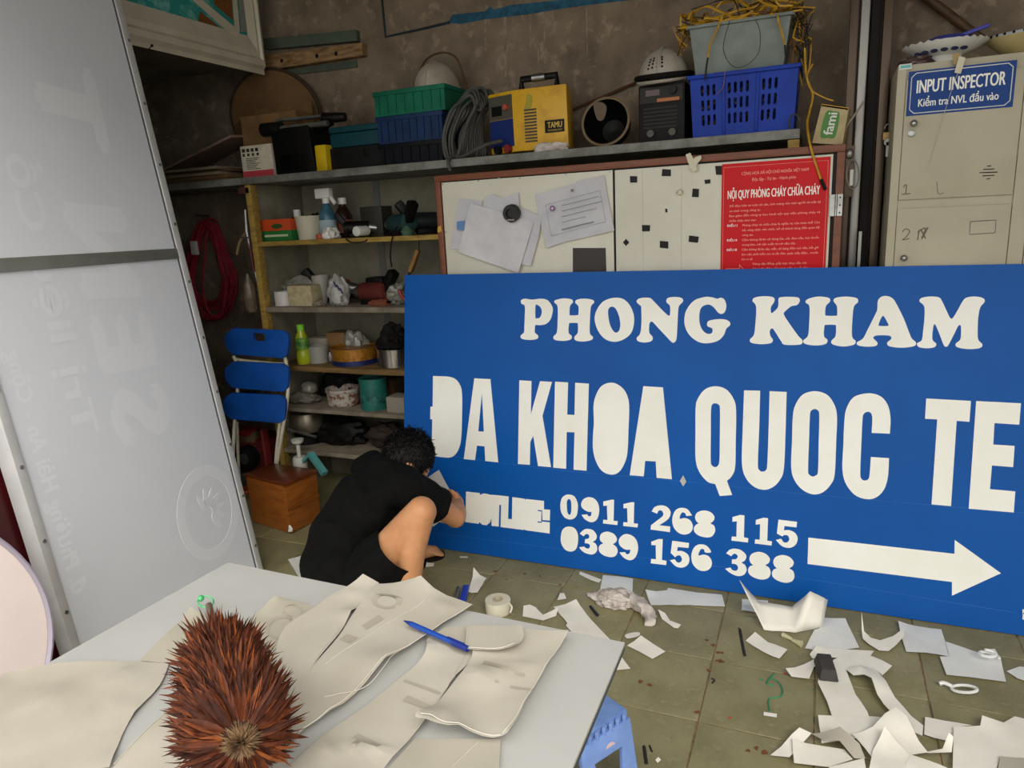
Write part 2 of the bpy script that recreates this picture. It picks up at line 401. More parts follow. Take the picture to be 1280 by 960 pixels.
glyph('letter_q', [[(47, 200), (60, 140), (105, 82), (170, 63), (235, 82), (280, 140), (296, 210), (294, 400), (290, 560), (270, 615), (240, 645, 1), (272, 732, 1), (195, 738, 1), (168, 665, 1), (120, 650), (70, 590), (47, 510), (46, 350)],
                   [(142, 210), (150, 175), (170, 168), (190, 178), (197, 210), (196, 400), (193, 525), (180, 555), (165, 560), (148, 550), (140, 520), (141, 350)]], *z)
glyph('letter_u', [[(345, 88, 1), (444, 90, 1), (438, 330), (430, 540), (440, 580), (460, 588), (480, 578), (488, 540), (496, 330), (502, 93, 1), (607, 98, 1), (600, 350), (590, 570), (565, 640), (520, 685), (465, 700), (405, 680), (355, 625), (332, 540), (336, 350)]], *z)
glyph('letter_o', [[(645, 250), (660, 180), (705, 115), (780, 93), (855, 115), (900, 175), (917, 250), (912, 400), (903, 600), (880, 665), (830, 715), (770, 728), (705, 700), (655, 640), (635, 560), (640, 400)],
                   [(750, 250), (757, 215), (780, 203), (800, 213), (808, 245), (804, 420), (800, 585), (785, 612), (768, 618), (748, 608), (739, 580), (744, 420)]], *z)
glyph('letter_c', [[(962, 280), (975, 200), (1020, 130), (1110, 106), (1185, 125), (1230, 180), (1246, 260), (1242, 355, 1), (1130, 350, 1), (1134, 260), (1125, 228), (1105, 220), (1083, 232), (1074, 265), (1066, 430), (1060, 600), (1070, 635), (1090, 643), (1110, 633), (1118, 600), (1125, 498, 1), (1237, 505, 1), (1230, 620), (1205, 700), (1155, 748), (1095, 757), (1025, 730), (970, 660), (950, 570), (956, 420)]], *z)
z = (1140, 480, 5.65)
glyph('letter_t', [C((100, 102), (416, 119), (405, 267), (315, 260), (275, 862), (138, 850), (178, 250), (92, 245))], *z)
glyph('letter_e', [C((453, 120), (769, 136), (757, 287), (582, 276), (573, 427), (724, 437), (714, 587), (564, 575), (550, 742), (729, 758), (718, 907), (400, 880))], *z)
z = (530, 600, 7.529)
glyph('hotline_lettering', [C((397, 108), (525, 122), (528, 140), (560, 126), (600, 130), (618, 138), (700, 143), (798, 155), (792, 365), (828, 368), (832, 160), (948, 176), (952, 190), (958, 178), (1130, 196), (1129, 275), (1188, 280), (1184, 382), (1115, 376), (1113, 286), (1072, 280), (1072, 292), (1106, 296), (1103, 392), (1070, 388), (1070, 400), (1108, 402), (1110, 390), (1184, 398), (1183, 503), (955, 472), (945, 462), (940, 470), (722, 442), (726, 235), (710, 232), (704, 438), (637, 430), (635, 360), (622, 400), (590, 425), (550, 420), (520, 395), (515, 412), (390, 395))], *z)
glyph('phone_symbol', [[(60, 345), (110, 350), (150, 365), (212, 400), (205, 412), (150, 395), (120, 415), (80, 440), (40, 440), (20, 400), (30, 360)]], *z)
z = (690, 605, 8.725)
def rowdig(ch, loops, z): return glyph('digit_' + ch, loops, *z)
rowdig('0', [[(92, 240), (105, 160), (145, 122), (190, 114), (245, 135), (278, 200), (283, 260), (270, 340), (235, 378), (190, 386), (140, 365), (103, 310)], [(163, 240), (165, 185), (185, 163), (207, 185), (212, 250), (208, 310), (192, 337), (170, 310)]], z)
rowdig('9', [[(318, 230), (335, 175), (390, 143), (455, 155), (500, 205), (516, 280), (503, 360), (470, 405), (420, 415), (360, 385), (322, 335, 1), (385, 330, 1), (400, 350), (425, 345), (432, 305, 1), (390, 300), (340, 270)]], z)
ONE = [(560, 190), (650, 170), (678, 172), (672, 400), (718, 405), (713, 447), (557, 430), (560, 388), (605, 392), (600, 235), (560, 238)]
rowdig('1', [C(*ONE)], z)
rowdig('1', [C(*[(x + 220, y + 27) for x, y in ONE])], z)
rowdig('0', [[(96, 590), (110, 510), (150, 470), (200, 464), (250, 485), (280, 540), (286, 610), (272, 690), (240, 728), (195, 735), (145, 715), (105, 655)]], z)
THREE = [(303, 540, 1), (345, 500), (390, 488), (450, 505), (488, 560), (480, 605), (445, 630, 1), (480, 655), (495, 710), (470, 755), (425, 768), (360, 750), (320, 720), (297, 690, 1), (350, 680, 1), (375, 700), (405, 700), (415, 670), (395, 650), (358, 645, 1), (362, 600, 1), (395, 595), (408, 570), (390, 545), (365, 550), (345, 570, 1)]
rowdig('3', [THREE], z)
EIGHT = [(522, 580), (540, 540), (600, 518), (670, 540), (707, 590), (700, 630), (665, 655, 1), (705, 690), (716, 740), (690, 785), (640, 797), (570, 780), (520, 740), (510, 695), (525, 665), (560, 645, 1), (530, 620)]
rowdig('8', [EIGHT], z)
rowdig('9', [[(727, 630), (745, 580), (800, 545), (870, 560), (920, 610), (940, 690), (925, 770), (890, 818), (840, 830), (780, 800), (735, 745, 1), (797, 742, 1), (815, 765), (845, 755), (857, 715, 1), (805, 715), (750, 680)]], z)
z = (800, 620, 8.727)
rowdig('2', [[(128, 168, 1), (160, 120), (225, 101), (290, 115), (332, 165), (325, 225), (285, 270), (210, 318, 1), (330, 332, 1), (327, 393, 1), (117, 365, 1), (120, 318, 1), (190, 265), (250, 215), (250, 175), (225, 155), (200, 165), (188, 192, 1)]], z)
SIX = [(352, 270), (365, 195), (400, 145), (455, 128), (520, 145), (568, 212, 1), (505, 217, 1), (490, 185), (460, 180), (437, 215), (433, 250, 1), (490, 240), (545, 262), (575, 315), (570, 370), (535, 408), (480, 420), (420, 400), (370, 345)]
rowdig('6', [SIX], z)
rowdig('8', [[(602, 225), (625, 180), (690, 157), (765, 172), (810, 220), (805, 265), (768, 298, 1), (810, 325), (820, 380), (790, 435), (735, 452), (650, 435), (598, 395), (588, 350), (610, 315), (640, 298, 1), (612, 270)]], z)
rowdig('1', [C((123, 498), (205, 468), (248, 470), (240, 697), (290, 707), (285, 753), (118, 733), (122, 685), (175, 690), (172, 535), (125, 535))], z)
FIVE = [(353, 487, 1), (535, 512, 1), (530, 566, 1), (412, 555, 1), (405, 600, 1), (460, 600), (520, 635), (540, 690), (520, 750), (460, 780), (390, 765), (325, 700, 1), (380, 688, 1), (405, 722), (440, 722), (458, 690), (440, 650), (405, 650), (385, 668, 1), (335, 620, 1)]
rowdig('5', [FIVE], z)
rowdig('6', [[(x + 208, y + 398) for x, y in [q[:2] for q in SIX]]], z)
z = (895, 635, 9.6)
rowdig('1', [C((198, 108), (290, 82), (342, 88), (335, 350), (387, 362), (384, 413), (185, 390), (190, 340), (245, 345), (250, 160), (197, 163))], z)
rowdig('1', [C((478, 143), (570, 115), (625, 122), (615, 390), (672, 400), (667, 450), (465, 425), (470, 375), (525, 380), (530, 192), (477, 198))], z)
rowdig('5', [[(750, 138, 1), (972, 165, 1), (966, 232, 1), (822, 215, 1), (815, 268, 1), (880, 265), (950, 300), (980, 365), (955, 440), (880, 478), (790, 455), (718, 382, 1), (780, 368, 1), (815, 410), (855, 410), (880, 375), (860, 330), (820, 325), (795, 340, 1), (730, 305, 1)]], z)
rowdig('3', [[(122, 542, 1), (165, 500), (225, 487), (300, 505), (362, 565), (350, 625), (305, 655, 1), (350, 685), (367, 745), (335, 800), (265, 816), (180, 785), (110, 728, 1), (172, 712, 1), (200, 745), (245, 750), (265, 715), (240, 675), (190, 668, 1), (192, 615, 1), (240, 612), (262, 580), (235, 548), (205, 555), (182, 578, 1)]], z)
E8 = [(402, 600), (430, 550), (510, 525), (595, 548), (645, 605), (635, 655), (592, 685, 1), (640, 720), (655, 785), (625, 840), (550, 858), (460, 835), (398, 790), (386, 740), (405, 700), (445, 685, 1), (412, 650)]
rowdig('8', [E8], z)
rowdig('8', [[(q[0] + 286, q[1] + 38) + tuple(q[2:]) for q in E8]], z)
z = (1000, 660, 4.571)
glyph('arrow', [C((48, 54), (882, 147), (884, 68), (1148, 258), (868, 386), (868, 308), (43, 205))], *z)
glyph('corner_mark', [C((1270, 465), (1279, 463), (1279, 480), (1274, 486), (1279, 495), (1279, 525), (1270, 518), (1273, 500))], *z)
# ================================================================== shelving unit along the back wall
M_shelf_steel = mat('grey_shelf_steel', '#7f8078', .55, '#5f5f57', scale=14, metal=.2, bump=.05)
M_shelf_wood = mat('yellow_pine_edge', '#a98a3f', .7, '#7e652c', scale=10, stretch=(1, 6, 6), bump=.1)
M_shelf_wood2 = mat('brown_shelf_board', '#7d6238', .75, '#5e4726', scale=8, stretch=(1, 6, 6), bump=.1)
M_shelf_dust = mat('dusty_shelf_board', '#877d6c', .85, '#6a6052', scale=12, bump=.15)
M_backboard = mat('off_white_board', '#8b8674', .8, '#6f6a58', scale=5, bump=.05)
M_strip = mat('grey_strip', '#6f716c', .6)
M_white = mat('white_plastic', '#dddcd6', .45)
M_black = mat('black_plastic', '#0a0a0a', .45, '#101010', scale=30, spec=.22)
M_rubber = mat('dark_rubber', '#100f0f', .75, spec=.2)
M_steel = mat('worn_steel', '#a5a6a4', .35, '#8a8a86', scale=20, metal=.9)
M_card = mat('brown_cardboard', '#83623b', .85, '#6b4f2e', scale=8, bump=.05)
M_card_old = mat('old_brown_cardboard', '#5a4227', .9, '#594329', scale=6, bump=.05)

SY = 2.90; SL, SR = -2.66, -.085; SZ = 1.692
unit = thing('shelving_unit', 'open wall shelving unit with pine front post and five cluttered boards', 'shelves', (SL, SY, 0))
obj('front_post', MB().box(SL, SL + .035, SY, SY + .045, 0, SZ - .036), M_shelf_wood, unit, bevel=.003)
obj('front_post', MB().box(SR - .04, SR, SY, SY + .04, 0, SZ - .036), M_shelf_wood, unit, bevel=.003)
obj('side_panel', MB().box(SL + .003, SL + .018, SY + .046, WY - .004, 0, SZ - .036), M_backboard, unit)
obj('side_panel', MB().box(SR - .018, SR - .003, SY + .046, WY - .004, 0, SZ - .036), M_backboard, unit)
obj('back_panel', MB().box(SL + .02, SR - .02, WY - .012, WY - .002, 0, SZ - .036), M_backboard, unit)
for px in (372, 474):
    x = on_y(px, 260, WY).x
    obj('back_strip', MB().box(x - .02, x + .02, WY - .018, WY - .0121, .05, SZ - .036), M_strip, unit)
obj('top_board', MB().box(SL - .012, SR, SY - .004, WY - .002, SZ - .034, SZ), M_shelf_steel, unit, bevel=.003)
SHZ = {}
for k, (z0, ma, th) in enumerate(((1.375, M_shelf_wood, .022), (1.045, M_shelf_dust, .026), (.738, M_shelf_wood2, .026), (.512, M_shelf_dust, .02), (.28, M_shelf_dust, .022))):
    obj('shelf_board', MB().box(SL + .036, SR - .041, SY + .002, WY - .0185, z0 - th, z0), ma, unit, bevel=.002)
    SHZ[k] = z0
ws = thing('wall_shelf', 'narrow steel plank shelf in the alcove carrying flat cardboard', 'shelf', (-3.2, SY, SZ))
obj('shelf_plank', MB().box(-3.735, SL - .014, SY - .004, WY - .002, SZ - .034, SZ), M_shelf_steel, ws, bevel=.003)
obj('bracket', MB().bar((-2.72, 2.95, SZ - .05), (-2.72, 3.3, SZ - .05), .03, .03).bar((-2.72, 3.3, SZ - .06), (-2.72, 3.3, SZ - .4), .03, .03), mat('rusty_bracket', '#5b3a2a', .8, '#3e2a20', scale=20), ws)

def boxthing(name, label, cat, bb, Y, dep, ma, z0=None, bevel=.004, group=None):
    x0, x1, za, zb = rect(*bb, Y)
    o = obj(name, MB().box(x0, x1, Y, Y + dep, za if z0 is None else z0, zb), ma, bevel=bevel)
    return tag(o, label, cat, group)

# ------------------------------------------------------------------ things on the top shelf
# flat cardboard
M_card_w = mat('pale_board', '#8b7d6c', .85, '#74664f', scale=6)
for i, (lab, ma, x0, x1, dy) in enumerate((('lowest dark board of the flat stack in the alcove', M_card_old, -3.5, -2.78, .0), ('brown flat cardboard second from the shelf in the alcove stack', M_card, -3.45, -2.80, .03),
                              ('thin grey board in the alcove stack under a dark board', M_card_w, -3.52, -2.84, .01), ('dark board of the alcove stack beneath the top sheet', M_card_old, -3.4, -2.79, .05), ('topmost pale sheet lying on the flat alcove stack', M_card_w, -3.42, -2.86, .02))):
    z0 = SZ + .002 + i * .0145
    tag(obj('flat_board', MB().box(x0, x1, 2.92 + dy, 3.22 + dy * .4, z0, z0 + .0135), ma), lab, 'cardboard', 'flat boards stacked in the alcove')
p = [on_y(208, 193, 3.0), on_y(293, 165, 3.0), on_y(300, 182, 3.0), on_y(300, 196, 3.0)]
z1 = SZ + .08
tag(obj('leaning_board', MB().hexa([V(-3.3, 3.0, z1), V(-2.8, 3.0, z1 + .13), V(-2.8, 3.25, z1 + .15), V(-3.3, 3.25, z1 + .01)], [V(-3.3, 3.0, z1 + .012), V(-2.8, 3.0, z1 + .142), V(-2.8, 3.25, z1 + .162), V(-3.3, 3.25, z1 + .022)]), mat('pinkish_board', '#8f7668', .85, '#7b6355', scale=6)),
    'pinkish board tilted on top of the flat alcove stack', 'board')
x0, x1, za, zb = rect(281, 103, 393, 160, 3.24)
cx = (x0 + x1) / 2; r = (x1 - x0) / 2
ds = thing('round_board', 'brown round board with raised rim leaning on the back wall', 'board', (cx, 3.24, SZ))
Md = Matrix.Translation(V(cx, 3.285, SZ + .325 - .0)) @ Matrix.Rotation(math.radians(-80), 4, 'X')
obj('disc', MB().lathe([(r * .97, -.008), (r * .97, .006)], n=48, M=Md, sy=.82), mat('brown_plywood', '#7a5b38', .8, '#64482a', scale=5, stretch=(1, 5, 1)), ds)
obj('rim', MB().tube([Md @ V(r * math.cos(a), r * .82 * math.sin(a), 0) for a in [i * 2 * math.pi / 48 for i in range(48)]], .009, 6, True), mat('dark_rim', '#3d2c1c', .8), ds)
# open carton on white box
def carton(name, label, bb, Y, dep, z0, ma, flap=.05):
    x0, x1, za, zb = rect(*bb, Y); t = .004
    root = thing(name, label, 'box', ((x0 + x1) / 2, Y, z0))
    mb = MB().box(x0, x1, Y, Y + t, z0, zb).box(x0, x1, Y + dep - t, Y + dep, z0, zb).box(x0, x0 + t, Y + t, Y + dep - t, z0, zb).box(x1 - t, x1, Y + t, Y + dep - t, z0, zb).box(x0 + t, x1 - t, Y + t, Y + dep - t, z0, z0 + t)
    obj('body', mb, ma, root)
    obj('flap', MB().hexa([V(x0, Y, zb), V(x0, Y + dep, zb), V(x0, Y + dep, zb - t), V(x0, Y, zb - t)], [V(x0 - flap, Y, zb - .03), V(x0 - flap, Y + dep, zb - .02), V(x0 - flap, Y + dep, zb - .025), V(x0 - flap, Y, zb - .035)]), ma, root)
    obj('flap', MB().hexa([V(x0, Y + dep, zb), V(x1, Y + dep, zb), V(x1, Y + dep - t, zb), V(x0, Y + dep - t, zb)], [V(x0 - .005, Y + dep - .02, zb + flap), V(x1 + .01, Y + dep - .02, zb + flap + .005), V(x1 + .01, Y + dep - .024, zb + flap + .005), V(x0 - .005, Y + dep - .024, zb + flap)]), ma, root)
    return root
x0, x1, za, zb = rect(302, 181, 341, 222, 2.97)
wbx = thing('printed_box', 'white printed box with a red base band under the open carton', 'box', ((x0 + x1) / 2, 2.97, SZ))
obj('body', MB().box(x0, x1, 2.97, 3.17, SZ, zb), mat('printed_white_card', '#c9c2ae', .7, '#b5ad98', scale=12), wbx, bevel=.002)
obj('red_band', MB().box(x0 + .003, x1 - .001, 2.9685, 2.97, SZ + .001, SZ + .035), mat('red_print', '#b23842', .6), wbx)
mt = MB()
M_ink = mat('black_ink', '#1e1c1a', .7)
for k in range(4):
    mt.box(x0 + .012 + k * .028, x0 + .03 + k * .028, 2.9688, 2.97, zb - .03, zb - .014)
    mt.box(x0 + .012 + k * .03, x0 + .026 + k * .03, 2.9688, 2.97, zb - .05, zb - .037)
for k in range(7): mt.box(x0 + .03, x0 + .115 - (k % 3) * .012, 2.9688, 2.97, zb - .063 - k * .0085, zb - .06 - k * .0085)
obj('print', mt, M_ink, wbx)
carton('open_carton', 'open brown carton standing on the white printed box', (302, 142, 372, 181), 3.1, .14, zb + .001, M_card)
# black machine with a yellow side and rollers on top
x0, x1, za, zb = rect(340, 158, 392, 216, 2.96)
bm_ = thing('black_machine', 'black boxy power tool with a yellow side and silver rollers on top', 'tool', ((x0 + x1) / 2, 2.96, SZ))
obj('body', MB().hexa([V(x0 + .01, 2.96, SZ), V(x1, 2.96, SZ), V(x1, 3.16, SZ), V(x0 + .01, 3.16, SZ)], [V(x0, 2.96, zb), V(x1 - .02, 2.96, zb), V(x1 - .02, 3.16, zb), V(x0, 3.16, zb)]), M_black, bm_, bevel=.01)
obj('front_recess', MB().box(x0 + .04, x1 - .04, 2.957, 2.962, SZ + .02, SZ + .09), mat('shiny_black', '#0b0b0b', .2), bm_, bevel=.003)
obj('yellow_side', MB().box(x1 + .001, x1 + .065, 2.965, 3.12, SZ, SZ + .125), mat('tool_yellow', '#d9b70d', .45, '#c7a50b', scale=10), bm_, bevel=.008)
a = on_y(333, 165, 2.98); b = on_y(412, 152, 3.0)
obj('roller', MB().cyl(on_y(352, 161, 2.975), on_y(410, 154, 2.99), .014), M_steel, bm_)
obj('roller', MB().cyl(on_y(346, 151, 3.03), on_y(404, 145, 3.05), .009), M_steel, bm_)
obj('roller_cap', MB().cyl(on_y(329, 163, 2.975), on_y(352, 160, 2.978), .034, .03, 20), M_black, bm_, bevel=.003)
obj('roller_cap', MB().cyl(on_y(404, 148, 3.03), on_y(432, 146, 3.05), .028, .02, 20), M_black, bm_, bevel=.003)
obj('arm', MB().bar(on_y(340, 166, 3.0), V(x0 + .03, 3.0, zb - .01), .03, .05), M_black, bm_, bevel=.004)
obj('arm', MB().bar(on_y(414, 152, 3.02), V(x1 - .03, 3.04, zb - .02), .03, .03), M_black, bm_, bevel=.004)
# teal case on dark tool box
x0, x1, za, zb = rect(407, 183, 476, 211, 3.0)
db = thing('dark_toolbox', 'dark grey toolbox between the black machine and the stacked crates', 'toolbox', ((x0 + x1) / 2, 3.0, SZ))
obj('body', MB().box(x0, x1, 3.0, 3.2, SZ, zb), mat('charcoal_plastic', '#121314', .6, spec=.2), db, bevel=.008)
for xl in (x0 + .06, x1 - .09): obj('latch', MB().box(xl, xl + .03, 2.994, 3.0, zb - .05, zb - .015), M_black, db, bevel=.002)
x2, x3, _, z2 = rect(411, 156, 472, 183, 3.0)
tc_ = thing('teal_case', 'dark teal plastic case resting on the dark grey toolbox', 'case', ((x2 + x3) / 2, 3.0, zb))
obj('body', MB().box(x2, x3, 3.005, 3.18, zb + .001, z2 - .03), mat('teal_plastic', '#0d3f47', .55, spec=.25), tc_, bevel=.01)
obj('lid', MB().box(x2 - .003, x3 + .003, 3.002, 3.183, z2 - .029, z2), mat('teal_plastic', '#0d3f47', .55, spec=.25), tc_, bevel=.01)
# crates
def crate(name, label, bb, Y, dep, z0, z1, ma, ribs=9, top_w=.006):
    x0, x1, _, _ = rect(*bb, Y)
    root = thing(name, label, 'crate', ((x0 + x1) / 2, Y, z0)); t = .006
    mb = MB()
    mb.box(x0, x1, Y, Y + t, z0, z1).box(x0, x1, Y + dep - t, Y + dep, z0, z1).box(x0, x0 + t, Y + t, Y + dep - t, z0, z1).box(x1 - t, x1, Y + t, Y + dep - t, z0, z1).box(x0 + t, x1 - t, Y + t, Y + dep - t, z0, z0 + t)
    obj('body', mb, ma, root)
    obj('rim', MB().box(x0 - top_w, x1 + top_w, Y - top_w, Y - .0005, z1 - .02, z1).box(x1 + .0005, x1 + top_w, Y, Y + dep, z1 - .02, z1).box(x0 - top_w, x0 - .0005, Y, Y + dep, z1 - .02, z1), ma, root, bevel=.002)
    for i in range(ribs):
        x = x0 + (x1 - x0) * (i + .5) / ribs
        obj('rib', MB().box(x - .003, x + .003, Y - .006, Y - .0005, z0 + .01, z1 - .021), ma, root)
    return root
YC = 2.97
zz = [rect(475, 105, 560, 145, YC), rect(472, 142, 552, 179, YC)]
zc1 = on_y(512, 177, YC).z; zc2 = on_y(512, 142, YC).z; zc3 = on_y(512, 110, YC).z
crate('plastic_crate', 'dark navy crate at the bottom of the crate stack', (475, 176, 553, 205), YC, .26, SZ, zc1 - .001, mat('dark_navy_plastic', '#070a12', .55, spec=.2), 7)
crate('plastic_crate', 'blue ribbed crate in the middle of the crate stack', (472, 142, 553, 178), YC, .26, zc1, zc2 - .001, mat('blue_crate_plastic', '#15315a', .55, '#102748', scale=12, spec=.25), 9)
crate('plastic_crate', 'green ribbed crate on top of the crate stack', (468, 108, 556, 143), YC - .005, .27, zc2, zc3, mat('green_crate_plastic', '#0b6a50', .55, '#095a42', scale=12, spec=.25), 8)
# white safety helmet on the wall above the crates
def helmet(name, label, c, r, rot, ma, brim=True, holes=False, hang=None):
    root = thing(name, label, 'helmet', c)
    M = Matrix.Translation(c) @ rot
    prof = [(r * math.cos(t), r * 1.02 * math.sin(t)) for t in [i * math.pi / 2 / 10 for i in range(11)]]
    inner = [(max(q[0] - .006, 0), q[1] - .005 if i else q[1]) for i, q in enumerate(prof)][::-1]
    shell = obj('shell', MB().lathe(prof[:-1] + [(0, prof[-1][1])] + [(0.0, inner[0][1])] + inner[1:], n=32, M=M, sx=.88), ma, root, ang=50)
    if brim:
        obj('brim', MB().tube([M @ V(r * .9 * math.cos(a), r * 1.02 * math.sin(a) - (.045 if math.sin(a) < -.3 else 0) * -math.sin(a), -.004) for a in [i * 2 * math.pi / 40 for i in range(40)]], .006, 6, True), ma, root)
    obj('ridge', MB().tube([M @ V(0, r * 1.0 * math.cos(t), r * 1.03 * math.sin(t)) for t in [.15 + i * (math.pi - .3) / 12 for i in range(13)]], .007, 6), ma, root)
    if holes:
        for i in range(4):
            for j in range(4):
                d = V((j - 1.5) * .2 - .15, -.9 + (0), .42 + i * .16).normalized()
                q = V(d.x * r * .88, d.y * r, d.z * r * 1.02) * 1.0
                obj('vent_hole', MB().cyl(M @ (q * .99), M @ (q * 1.006), .0045, n=8), M_black, shell)
    return root
M_helm = mat('off_white_helmet', '#b3aa9a', .5, '#9f9585', scale=10)
hx = on_y(551, 100, 3.2)
helmet('safety_helmet', 'dusty white safety helmet behind the green crate', V(hx.x, 3.16, on_y(551, 112, 3.16).z), .118, Matrix.Rotation(math.radians(12), 4, 'X'), M_helm)
obj_h = MB().tube(cat3([on_y(524, 104, 3.22), on_y(530, 78, 3.22), on_y(550, 66, 3.2), on_y(570, 72, 3.2), on_y(581, 100, 3.2), on_y(584, 112, 3.2)], 5), .005, 6)
tag(obj('helmet_strap', obj_h, M_card_old), 'brown cord looped over the white helmet behind the crates', 'strap')
# welding cable coil
ca = thing('welding_cable', 'coil of thick grey welding cable beside the yellow welder', 'cable', (on_y(585, 205, 2.98).x, 2.98, SZ))
M_cable = mat('grey_cable', '#4a4a44', .6, '#3a3a35', scale=20)
rr = random.Random(5)
for k in range(11):
    f = k / 10
    pts = []
    bx = 553 + f * 34; topx = 586 + f * 24; ty = 112 + rr.uniform(-5, 8) + (1 - f) * 4
    loop = [(bx + 4, 196), (bx + rr.uniform(-3, 3), 170), (bx + 10 + f * 8, 140 + f * 4), (topx - 10, ty + 8), (topx + 2, ty), (topx + 8, ty + 14), (topx + 2 - f * 6, 140 + rr.uniform(-4, 8)), (topx - 8, 170), (bx + 20, 192), (bx + 12, 199)]
    Yk = 2.945 + k * .014
    lp = []
    for x, y in loop:
        q = on_y(x, y, Yk + rr.uniform(-.006, .006)); q.z = max(q.z, SZ + .012); lp.append(q)
    obj('cable_loop', MB().tube(cat3(lp, 5, True), .0075, 8, True), M_cable, ca)
pts = [on_y(x, y, 2.93) for x, y in ((628, 176), (610, 180), (595, 187), (578, 197), (569, 205))]
for q in pts: q.z = max(q.z, SZ + .01)
obj('cable_tail', MB().tube(cat3(pts + [V(pts[-1].x - .005, 2.875, SZ - .01), V(pts[-1].x + .005, 2.872, SZ - .05)], 5), .008, 8), M_cable, ca)
# yellow welder
YWy = 2.955
wl = thing('yellow_welder', 'yellow inverter welder with blue front and carrying handle', 'welder', (on_y(670, 180, YWy).x, YWy, SZ))
xa, xb, za, zb = rect(643, 108, 710, 183, YWy)
M_wy = mat('welder_yellow', '#d4a413', .45, '#b88a0c', scale=14, lo=.5, hi=.75)
fx = -.135; fy = .045
B = [V(xa, YWy, SZ + .012), V(xb, YWy, SZ + .012), V(xb + fx * .3, YWy + .2, SZ + .012), V(xa + fx, YWy + fy, SZ + .012)]
up = V(-.004, 0, zb - SZ - .012)
obj('body', MB().hexa(B, [q + up for q in B]), M_wy, wl, bevel=.006)
fdir = (B[3] - B[0]); fn = V(fdir.y, -fdir.x, 0).normalized() * -1
if fn.y > 0: fn = -fn
def fp(u, v, t=.002): return B[0] + fdir * u + up * v + fn * t
def fpanel(name, u0, u1, v0, v1, ma, t=.003):
    return obj(name, MB().hexa([fp(u0, v0, 0), fp(u1, v0, 0), fp(u1, v1, 0), fp(u0, v1, 0)], [fp(u0, v0, t), fp(u1, v0, t), fp(u1, v1, t), fp(u0, v1, t)]), ma, wl)
fpanel('front_panel', .04, .96, .1, .55, mat('welder_blue', '#12296a', .4))
cpanel = fpanel('control_panel', .04, .96, .56, .94, mat('welder_grey', '#4c4a40', .5))
fpanel('display', .45, .85, .62, .78, M_black, .005)
k0 = fp(.22, .74, .003); obj('knob', MB().cyl(k0, k0 + fn * .018, .012), mat('knob_red', '#a8543c', .5), cpanel)
for u in (.25, .65):
    k0 = fp(u, .06, .0); obj('socket', MB().cyl(k0, k0 + fn * .02, .018), mat('socket_red', '#7a2320', .5) if u < .5 else M_black, wl)
for i in range(11):
    z_ = SZ + .045 + i * .0125
    obj('vent_slot', MB().box(xa + .045, xa + .1, YWy - .0015, YWy + .001, z_, z_ + .0075), mat('slot_olive', '#4a4433', .7), wl)
lx0 = xa + .135; lx1 = xb - .016; lz = SZ + .075
nplate = obj('name_plate', MB().box(lx0, lx1, YWy - .002, YWy, lz, lz + .05), M_black, wl, bevel=.001)
obj('plate_lettering', put_text(put_text(MB(), 'TAMU', (lx0 + .012, YWy - .0026, lz + .019), (1, 0, 0), (0, 0, 1), width=lx1 - lx0 - .022, cap=.024, offset=.02), 'TECHNOLOGY', (lx0 + .012, YWy - .0026, lz + .006), (1, 0, 0), (0, 0, 1), width=lx1 - lx0 - .022, cap=.007), mat('plate_gold', '#c8a52a', .5), nplate)
obj('stain', MB().prism([catmull([(659, 118), (665, 120), (664, 134), (655, 138), (657, 128)])], lambda x, y: on_y(x, y, YWy - .0008), (0, .0008, 0)), mat('green_smear', '#a8951e', .6, '#8f9026', scale=60), wl)
zt = B[0].z + up.z
hA = V(xa + .02, YWy + .05, zt); hB = V(xb - .06, YWy + .05, zt)
obj('handle', MB().tube([hA, hA + V(0, 0, .045), hB + V(0, 0, .045), hB], .014, 10), M_black, wl, bevel=0)
obj('handle_grip', MB().cyl(hA + V(.05, 0, .045), hB + V(-.05, 0, .045), .0165), M_steel, wl)
for x in (xa + .02, xb - .02):
    for y in (YWy + .02, YWy + .12): obj('foot', MB().cyl((x - (.03 if y > 3 else 0), y, SZ), (x - (.03 if y > 3 else 0), y, SZ + .013), .011), M_rubber, wl)
# rag on the shelf in front
def crumple(name, label, cat, c, r, ma, seed=1, amp=.45, flat=.5, parent=None, nu=28, nv=16):
    mb = MB().ell((0, 0, 0), 1.0, nu=nu, nv=nv); r = Vector(r)
    for i, v in enumerate(mb.v):
        q = v * 1.6 + V(seed * 3.1, seed * 1.7, 0)
        d = 1 + amp * (noise.noise(q) + .55 * noise.noise(q * 2.3) + .3 * noise.noise(q * 5))
        w_ = V(v.x * d * r.x, v.y * d * r.y, v.z * d * r.z)
        w_.z = max(w_.z, -r.z * flat)
        mb.v[i] = Vector(c) + w_ + V(0, 0, r.z * flat)
    o = obj(name, mb, ma, parent, ang=30)
    if parent is None: tag(o, label, cat)
    return o
M_rag = mat('dirty_white_cloth', '#d3cac2', .9, '#a3978d', scale=25, bump=.4, bscale=70)
crumple('rag', 'crumpled white rag on the shelf edge under the yellow welder', 'rag', (on_y(687, 188, 2.915).x, 2.925, SZ), (.07, .022, .022), M_rag, 3)
